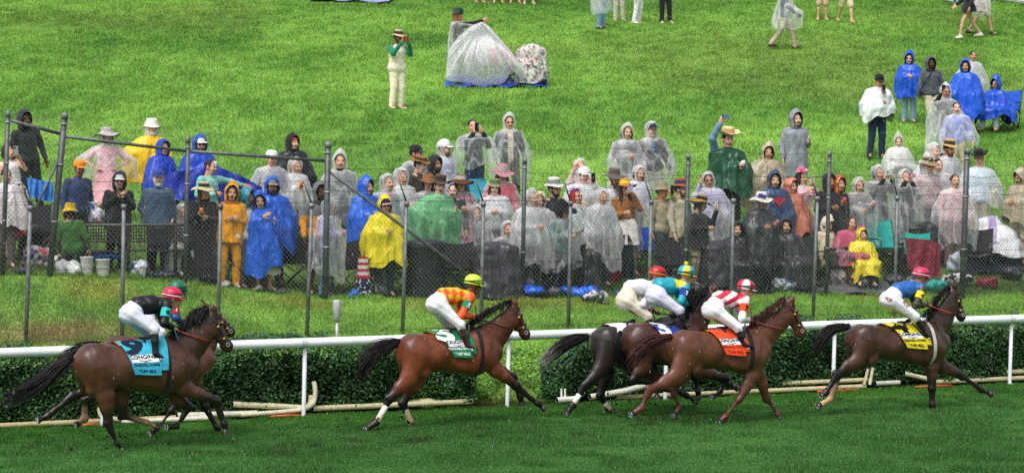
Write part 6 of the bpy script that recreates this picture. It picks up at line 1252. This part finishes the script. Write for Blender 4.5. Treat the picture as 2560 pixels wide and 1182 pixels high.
lump(236, 560, 60, 62, 'c8c4cc', 'pale patterned cushion between the navy jacket and the black raincoat', 'cushion', 'cushion', patt=spots('d0ccd4', ['2c5c9c', 'b08a78'], 9, .35), seed=9, grp=None, m=CLOTH, y=50.2)
lump(440, 600, 46, 96, 'c8cccc', 'white plastic heap hanging between slate blue jacket and black dress', 'plastic_heap', 'plastic sheet', seed=10, grp=None, y=50.6)
# bins, boxes, barrels
bin_(1064, 742, 96, 136, '303137', 'large round black bin below the green poncho man', 'bin', 'bin', 1.0, lid='2a2b30', grp='black bins and boxes in the crowd')
bin_(856, 640, 56, 66, '8c8f94', 'grey bin behind the girl in lavender', 'bin', 'bin', 1.15, lid='7a7d82', grp='black bins and boxes in the crowd')
sheet([(2262, 594), (2330, 600), (2352, 612)], [(2270, 672), (2330, 690), (2350, 692)], 57.2, '7c1a34', 'maroon fabric panel standing behind the turquoise chair', 'fabric_panel', 'fabric panel', wav=.02)
def covered(px, py, w, h, col, label, name='covered_box', m=None, seed=0):
    p = at(px, py); k = mpp(p); W_, H_ = w*k, h*k; root = link(name, None, loc=p, rz=.3); tag(root, label, 'covered box', 'black bins and boxes in the crowd')
    S_ = np.array([[x_*W_*.36, y_*W_*.2, z_*H_, W_*.13] for x_ in (-1, -.5, 0, .5, 1) for y_ in (-1, 0, 1) for z_ in (.2, .45, .7, .88)]); b = MB(); b.grid(drape(S_, H_, .02, np.array([0, 0.]), seed, .06, .06, 72, 24, W_*.2, hemw=.02), c(col), closed=True)
    b.add([[math.cos(t)*W_*.2, math.sin(t)*W_*.14, H_] for t in np.arange(12)*math.pi/6], [list(range(12))], c(col)); b.build('cover', m or WETCLOTH, root)
    for s_ in (-1, 1): MB().lathe([(.0, -.03), (.06, -.03), (.07, 0), (.06, .03), (0, .03)], c('141416'), 12, fn=lambda q: q[:, [0, 2, 1]]+[s_*W_*.38, -W_*.25, .06]).build('wheel', GEAR, root)
covered(1238, 752, 112, 142, '3a3b40', 'large black covered box below the leafy green bonnet', seed=3)
covered(1805, 720, 112, 118, '35363b', 'black covered box between fence posts near the white hat', seed=4)
covered(2300, 655, 110, 100, '1d1e22', 'black covered box behind the maroon panel', seed=5)
covered(2200 if False else 1475, 735, 50, 112, '2a2c30', 'narrow black covered container left of the red folded chair', seed=7)
# stars and stripes cloth
Y_ = at(908, 745)[1]-.05; k = Y_/FP; o0 = P(908, 745, Y_); root = link('flag_bag', None, loc=o0); tag(root, 'stars and stripes bag hanging beside the bright yellow poncho', 'bag')
b = MB(); n = 16; th = np.arange(n)*2*math.pi/n; rows = []
zs = np.linspace(0, 104, 27); cs = []
for z in zs: r = (19 if z < 50 else 17-(z-50)*.1)*k*(1+.06*math.sin(z*.4)); rows.append(np.stack([r*np.cos(th), r*.5*np.sin(th), np.full(n, z*k)], 1))
cols = np.zeros((27, n, 3))
for i, z in enumerate(zs):
    if z > 50: cols[i] = c('b01c30') if int((z-50)/8) % 2 == 0 else c('dcd8d8')
    else: cols[i] = c('1c2444')
b.grid(np.array(rows), cols.reshape(-1, 3), closed=True); b.build('bag_body', CLOTH, root)
b = MB()
for i in range(26):
    a = -math.pi/2+rng.uniform(-1.2, 1.2); z = rng.uniform(3, 47)*k; ce = np.array([19*k*math.cos(a), 19*k*.5*math.sin(a)-.008, z]); st = [ce+[r_*math.sin(t), 0, r_*math.cos(t)] for t, r_ in [(j*math.pi/5, .02 if j % 2 == 0 else .009) for j in range(10)]]; b.add(st, [list(range(10))], c('e8e8ea'))
o = b.build('stars', mat('print', None, .7, .2), root, smooth=False); o['kind'] = 'stuff'
MB().tube([[0, 0, 104*k], [.02, 0, 112*k], [.01, 0, 120*k]], .01, c('202020'), 6).build('strap', GEAR, root)
# tarps and bags on the ground
lump(1290, 756, 150, 40, '1f5fd0', 'crumpled blue plastic sheet on the ground below the milky poncho group', 'plastic_sheet', 'plastic sheet', grp='blue plastic sheets on the ground', seed=11, d=.4)
lump(1440, 752, 110, 34, '1f62d8', 'smaller blue plastic sheet right of the crumpled one', 'plastic_sheet', 'plastic sheet', grp='blue plastic sheets on the ground', seed=12, d=.4)
lump(1575, 752, 90, 20, '2a66c8', 'flat blue plastic sheet behind the white silks jockey', 'plastic_sheet', 'plastic sheet', grp='blue plastic sheets on the ground', seed=13)
lump(884, 750, 26, 26, '2a6ad0', 'tiny blue plastic scrap under the stars and stripes bag', 'plastic_sheet', 'plastic sheet', grp='blue plastic sheets on the ground', seed=14)
lump(1492, 760, 66, 40, '8a8c90', 'grey striped cooler bag on the ground left of the red folded chair', seed=15, patt=spots('4a4c50', ['c8c8cc'], 20, .4), handle=True)
lump(1955, 738, 66, 46, '8a929c', 'grey and white backpack with a small red ball on its pocket', 'backpack', 'backpack', seed=16, patt=spots('6a7078', ['c8ccd4', '3a4a68'], 14, .4), handle=True)
lump(2092, 712, 52, 46, 'c8b8b4', 'pale pink handbag on the ground beneath the cream jacket', seed=17, handle=True)
lump(2140, 720, 60, 34, '7a7c80', 'grey crumpled bag beneath the yellow poncho woman', seed=18)
lump(2470, 722, 54, 36, '7a1430', 'dark maroon bag alone on the grass right of the last tall post', seed=19)
lump(2338, 728, 70, 36, '20a098', 'turquoise folded bag on the ground behind the pink helmet', seed=20)
lump(2385, 712, 130, 30, 'b8b8b8', 'black and white zigzag blanket on the ground behind the last tall post', 'blanket', 'blanket', patt=spots('c8c8c8', ['26262a'], 26, .5), seed=21, grp='blankets on the ground', m=CLOTH)
lump(2290, 716, 60, 28, 'a8a8ac', 'patterned grey blanket corner left of the maroon panel', 'blanket', 'blanket', patt=spots('b8b8bc', ['3a3a44'], 26, .5), seed=22, grp='blankets on the ground', m=CLOTH)
lump(2390, 680, 50, 56, 'b0b8c4', 'pale bag hanging at the foot of the last tall post', seed=23)
lump(955, 742, 46, 40, '4a4e50', 'dark bag with grey flap behind the stars and stripes bag', seed=24)
lump(560, 718, 30, 16, 'b8b4ac', 'pair of muddy bags at the feet of the yellow rain suit', seed=25)
lump(170 if False else 480, 706, 60, 34, 'c0c0c4', 'white striped bag at the feet of the black dress', seed=26, patt=spots('d0d0d4', ['30323a'], 18, .4))
lump(1655, 700, 40, 22, '9aa4b8', 'pale bag lying between the blue camp chair and the beige jacket', seed=27)
sheet([(1530, 655), (1562, 650)], [(1502, 738), (1535, 742)], 54.6, '8a1026', 'dark red folded chair bag leaning against the fence', 'chair_bag', 'bag', wav=.03)
sheet([(1530, 590), (1570, 585), (1580, 600)], [(1540, 700), (1570, 712), (1592, 705)], 54.9, '1b2530', 'dark wet jacket hanging beside the suede jacket woman', 'hanging_jacket', 'jacket', wav=.05)
for (x0_, x1_, y0_, lb, col, yy) in ((1700, 1990, 738, 'flat grey groundsheet along the foot of the tall fence', '5a5d60', 0), (1990, 2230, 748, 'wet grey groundsheet under the seated yellow poncho woman', '66696c', 0), (2400, 2575, 694, 'navy blue groundsheet by the right edge', '2a3048', 0)):
    a = at(x0_, y0_); e = at(x1_, y0_-8); uu, vv = np.meshgrid(np.linspace(0, 1, 30), np.linspace(0, 1, 6)); X = a[0]+(e[0]-a[0])*uu; Y2 = yrail(X)+(a[1]-yrail(a[0]))+.9*vv; b = MB(); b.grid(np.stack([X, Y2, gz(X, Y2)+.07+.02*np.sin(X*9+vv*3)], -1), c(col)); tag(b.build('groundsheet', WETCLOTH), lb, 'groundsheet', 'groundsheets spread along the fence')
chair(1632, 690, '2058cc', 'bright blue camp chair behind the fence left of the beige jacket', 20)
chair(2218, 690, '1fa89c', 'turquoise camp chair right of the yellow poncho woman', 25, 1.15)
chair(1005, 735, '202226', 'black camp chair half hidden by the fence left of the round bin', 30)
chair(1345, 740, '26282c', 'black camp chair below the heavy set person in the milky hood', 10)
chair(1885, 735, '1c1e22', 'black camp chair under the dark grey raincoat', -15)
chair(2285, 690, '18a090', 'second turquoise camp chair in front of the maroon panel', -20, .9)
chair(2100, 715, '1d1e22', 'black camp chair beneath the cream quilted jacket', 10, .8)
chair(2170, 722, '1d1e22', 'black camp chair under the yellow poncho woman', 15, .75)
chair(2512, 325, '2358c8', 'blue camp chair on the slope under the seated blue poncho', -30, 1., frame='17181b')
for px_, py_, r_, l_ in ((610, 718, 20, 'black camp chair behind the yellow rain suit'), (735, 722, -10, 'black camp chair behind the grey and orange jacket'), (870, 735, 15, 'black camp chair behind the girl in lavender'), (1150, 738, 10, 'black camp chair right of the round black bin'), (1410, 742, -20, 'black camp chair under the woman in the dark net hat'), (1690, 728, 25, 'dark camp chair behind the khaki trousers and beige jacket'), (1920, 728, 0, 'dark camp chair between the raincoat and the huddled woman'), (2020, 712, 12, 'dark camp chair left of the cream quilted jacket'), (2440, 690, -15, 'black camp chair in front of the white covered wagon'), (90, 650, 15, 'black camp chair between the leftmost fence posts')):
    chair(px_, py_, '1e2024', l_, r_, 1.)
g9 = np.random.default_rng(44)
for px_, py_, w_, h_, cl_, l_ in ((1120, 752, 60, 30, '3a3d42', 'dark grey bag on the ground right of the round bin'), (1190, 756, 46, 30, '24262a', 'black bag left of the large covered box'), (1340, 752, 60, 36, '1c1e22', 'black bag below the heavy set person'), (1385, 758, 40, 30, '5a5e66', 'grey bag right of the big blue plastic sheet'), (1620, 735, 50, 26, '8a8e98', 'light grey bag under the blue camp chair'), (1730, 738, 60, 30, '2c2e33', 'dark bag behind the striped silks jockey'), (1850, 742, 60, 30, '3a3c40', 'dark grey bundle right of the black covered box'), (2040, 722, 44, 26, '1b1c20', 'black bag at the foot of the short post left of the yellow poncho'), (2230, 712, 50, 26, '3c4048', 'dark bag under the turquoise camp chair'), (700, 745, 50, 18, '4a4c44', 'olive bag behind the blue poncho feet'), (2530, 700, 60, 34, '22242a', 'black bag under the beige hooded man'), (640, 740, 30, 16, '8a8478', 'tan bag left of the patterned skirt'), (410, 702, 60, 30, '26303c', 'dark blue bag beside the old man'), (60, 690, 50, 24, '3a3c44', 'dark bag at the foot of the leftmost fence')):
    lump(px_, py_, w_, h_, cl_, l_, seed=int(px_))
# plastic-covered stroller at the right
p = at(2478, 655); root = link('covered_wagon', None, loc=p); tag(root, 'wagon under a white and lilac plastic cover by the right edge', 'wagon'); k = mpp(p)
S_ = np.array([[x_*k, 0, z_*k, r_*k] for x_, z_, r_ in ((-18, 96, 18), (0, 92, 22), (-10, 60, 32), (20, 60, 32), (34, 40, 26), (-20, 30, 30), (10, 30, 30), (44, 18, 18))])
Dp = drape(S_, 114*k, 14*k, np.array([5*k, 0.]), 77, .25, .06, 64, 24, 12*k); b = MB(); cc = np.where((np.abs(Dp[..., :1]-(-2*k)) < 11*k) & (Dp[..., 2:] > 45*k), c('a898c0')[None], c('e0dfe4')[None]); b.grid(Dp, cc.reshape(-1, 3), closed=True); b.build('cover', WETCLOTH, root)
for sx_ in (-1, 1):
    for sy_ in (-1, 1): MB().lathe([(.0, -.02), (.09, -.02), (.1, 0), (.09, .02), (0, .02)], c('17181a'), 16, fn=lambda q: q[:, [0, 2, 1]]+[sx_*30*k, sy_*.2, .1]).build('wheel', GEAR, root)
# ---------------- plastic sheet over the chairs on the slope
pa = at(1240, 215, 60); k = mpp(pa); Y0 = pa[1]
gx = np.linspace(0, 1, 26); rows = []
uu, vv = np.meshgrid(np.linspace(0, 1, 34), np.linspace(0, 1, 5)); lo = P(1112, 210, Y0); hi = P(1368, 216, Y0+.2); X = lo[0]+(hi[0]-lo[0])*uu; Y2 = Y0-.55+1.6*vv; b = MB(); b.grid(np.stack([X, Y2+.08*np.sin(X*7), gz(X, Y2)+.06+.03*np.sin(X*11+vv*4)], -1), c('1c4ec8')); tag(b.build('groundsheet', WETCLOTH), 'blue groundsheet under the plastic covered chairs on the slope', 'groundsheet')
ring = [(1205, 55), (1222, 66), (1246, 92), (1272, 122), (1295, 150), (1316, 178), (1328, 205), (1322, 217), (1308, 210), (1290, 186), (1278, 180), (1262, 205), (1240, 216), (1215, 219), (1180, 214), (1160, 206), (1130, 204), (1114, 200), (1116, 170), (1118, 145), (1124, 122), (1140, 100), (1158, 82), (1180, 64)]
ring = np.array([np.array(q) for q in ring], float); nr = 96; t = np.arange(nr)/nr*len(ring); rp = np.stack([np.interp(t, range(len(ring)+1), np.append(ring[:, j], ring[0, j])) for j in (0, 1)], 1)
def cover(rp, cx, cy, Yf, bul, label, col, m, name='plastic_cover', seed=0, bk=1.5, fold=.12):
    rows = []; n = len(rp); th = np.arange(n)/n*2*math.pi
    for v in np.linspace(1, 0, 16):
        y = Yf-bul*math.sin(math.pi*v)**.8-.2*v*(rp[:, 1]-cy)/160-fold*(.5+.5*np.sin(th*8+seed+v*4+1.5*np.sin(th*3)))*v-.035*np.sin(th*29+v*3)*v; rows.append([P(cx+(rp[i, 0]-cx)*v, cy+(rp[i, 1]-cy)*v, y[i]) for i in range(n)])
    for v in np.linspace(0.02, 1, 8): rows.append([P(cx+(rp[i, 0]-cx)*v, cy+(rp[i, 1]-cy)*v, Yf+bk*math.sqrt(max(0, 1-v*v))+.1*math.sin(th[i]*7)) for i in range(n)][:])
    b = MB(); b.grid(np.array(rows[:16]), c(col), closed=True); b.grid(np.array(rows[16:]), c(col), closed=True); o = b.build(name, m); tag(o, label, 'plastic cover'); return o
cover(rp, 1206, 60, Y0, .6, 'big translucent plastic sheet lifted over pink camp chairs on the slope', 'ffffff', film('cover film', (.99, .99, 1.), .85, .35), bk=.5)
chair(1262, 212, 'e01c70', 'hot pink camp chair under the right side of the plastic sheet', 25, 1.05, 'camp chairs under the plastic sheet', '5a5a60')
chair(1292, 214, 'e83a80', 'pink camp chair folded beside the hot pink one beneath the plastic', 50, .9, 'camp chairs under the plastic sheet', '5a5a60')
chair(1150, 205, 'c8a8b4', 'pale camp chair under the left side of the plastic sheet', -10, 1.05, 'camp chairs under the plastic sheet', '5a5a60')
chair(1205, 212, 'b8a8b0', 'dusty pink camp chair under the middle of the plastic sheet', 10, 1., 'camp chairs under the plastic sheet', '5a5a60')
p = at(1336, 216, 60); root = link('draped_chair', None, loc=p); tag(root, 'rounded seat under a floral white cover right of the plastic sheet', 'covered seat'); k = mpp(p)
S_ = np.array([[x_*k, y_, z_*k, r_*k] for x_, z_, r_ in ((-22, 84, 20), (-4, 86, 22), (8, 80, 20), (-20, 50, 26), (0, 50, 26), (8, 30, 22)) for y_ in (-.1, .2)])
Dp = drape(S_, 106*k, 10*k, np.array([-4*k, .05]), 78, .03, .09, 64, 24, 10*k); b = MB(); b.grid(Dp, spots('c8c6bc', ['4a6050', 'c07888', '5a5860'], 30, .24)(Dp.reshape(-1, 3)), closed=True); b.build('cover', CLOTH, root)
for x_ in (-.2, .12): MB().tube([[x_, 0, 0], [x_, .05, .3]], .03, c('202020'), 6).build('leg', GEAR, root)
# ---------------- things at the top edge
uu, vv = np.meshgrid(np.linspace(0, 1, 30), np.linspace(0, 1, 8)); a = G(775, 2, 60); e = G(975, 10, 60); X = a[0]+(e[0]-a[0])*uu; Y2 = a[1]-.5+(e[1]-a[1])*uu+2.2*vv; b = MB(); b.grid(np.stack([X, Y2, gz(X, Y2)+.1+.03*np.sin(X*6+vv*5)], -1), c('8a8ec8')); tag(b.build('picnic_blanket', CLOTH), 'lavender picnic blanket at the top edge', 'blanket')
lump(985, 6, 26, 14, '2a2c30', 'black bag on the edge of the lavender blanket', grp=None, y=float(G(985, 6, 60)[1]))
def barrier(xa, ya, xb, yb_, label, panel=None):
    A_ = G(xa, ya, 60); B_ = G(xb, yb_, 60); root = link('crowd_barrier', None, loc=A_); tag(root, label, 'barrier', 'crowd barriers at the top right corner'); D_ = B_-A_; up = np.array([0, 0, 1.]); b = MB()
    for z in (.12, 1.1): b.tube([up*z, D_/2+up*z, D_+up*z], .024, c('b0b4b6'), 8)
    n = 18; b.build('frame', galv, root)
    b = MB()
    for i in range(1, n): b.tube([D_*i/n+up*.12, D_*i/n+up*1.1], .009, c('a8acae'), 5)
    b.build('bars', galv, root)
    for q in (0, 1): MB().tube([D_*q-up*.02, D_*q+up*.6, D_*q+up*1.14], .03, c('a8acae'), 8).tube([D_*q+[-.05, -.3, 0.02], D_*q+[0, .0, .06], D_*q+[.05, .3, .02]], .02, c('a8acae'), 6).build('leg', galv, root)
    if panel:
        V_ = np.array([[D_*u-np.array([0, .04, 0])+up*z for u in np.linspace(0, 1, 12)] for z in (.16, .6, 1.05)]); V_ += [0, -.01, 0]; cc = np.tile(c('e0e4e6'), (36, 1)); b = MB(); b.grid(V_, cc); b.build('banner', mat('print', None, .7, .2), root)
        V2 = np.array([[D_*u-np.array([0, .06, 0])+up*z for u in (.45, .85)] for z in (.22, .98)]); b = MB(); b.grid(V2, c('2a9cb8')); b.build('banner_patch', mat('print', None, .7, .2), root)
barrier(2322, 2, 2385, 14, 'left grey steel barrier at the top right corner')
barrier(2388, 14, 2468, 10, 'middle grey steel barrier behind the walking girls')
barrier(2486, 8, 2600, 22, 'steel barrier with a white and teal banner at the right corner', True)
# clods of turf kicked up by the hooves
g = np.random.default_rng(15); b = MB()
for px_, py_, n_ in ((300, 1125, 26), (920, 1075, 22), (1420, 1035, 22), (1600, 1040, 26), (1800, 1058, 34), (2050, 1015, 20)):
    p = G(px_, py_, 36)
    for i in range(n_):
        q = p+np.array([g.normal(-.15, .45), g.normal(0, .3), 0]); q[2] = .02+(g.random()**3)*.35; r_ = g.uniform(.008, .026); v_ = g.normal(0, 1, (6, 3)); v_ = v_/np.linalg.norm(v_, axis=1)[:, None]; v_ = np.array([[1, 0, 0], [-1, 0, 0], [0, 1, 0], [0, -1, 0], [0, 0, 1], [0, 0, -1]])*r_*g.uniform(.6, 1.3, (6, 1))
        b.add(v_+q, [[0, 2, 4], [2, 1, 4], [1, 3, 4], [3, 0, 4], [2, 0, 5], [1, 2, 5], [3, 1, 5], [0, 3, 5]], c('3a2c1c')*g.uniform(.6, 1.4) if g.random() < .6 else c('35602a'))
tag(b.build('turf_debris', mat('turf soil', None)), 'clods of turf kicked up by the hooves', 'turf debris', kind='stuff')
# ---------------- falling rain
g = np.random.default_rng(5); b = MB(); N = 2600; X = g.uniform(-8.5, 10, N); Y = g.uniform(30, 62, N); Z = g.uniform(.1, 6.5, N); L_ = g.uniform(.01, .035, N); dl = np.array([.06, .02, -1.])
v = np.stack([np.stack([X, Y, Z], 1)+q for q in (np.array([.0014, 0, 0]), np.array([-.0007, .0012, 0]), np.array([-.0007, -.0012, 0]))], 1); v2 = v+(dl*L_[:, None])[:, None]; vv = np.concatenate([v, v2], 1).reshape(-1, 3)
i = np.arange(N)[:, None]*6; F = np.concatenate([i+np.array([[j, (j+1) % 3, (j+1) % 3+3, j+3]]) for j in range(3)])
tag(link('rain', mesh('rain', vv, F, mat('rain drop', c('e8eef2'), .1, .8), smooth=False)), 'fine falling rain in front of the crowd', 'rain', kind='stuff')
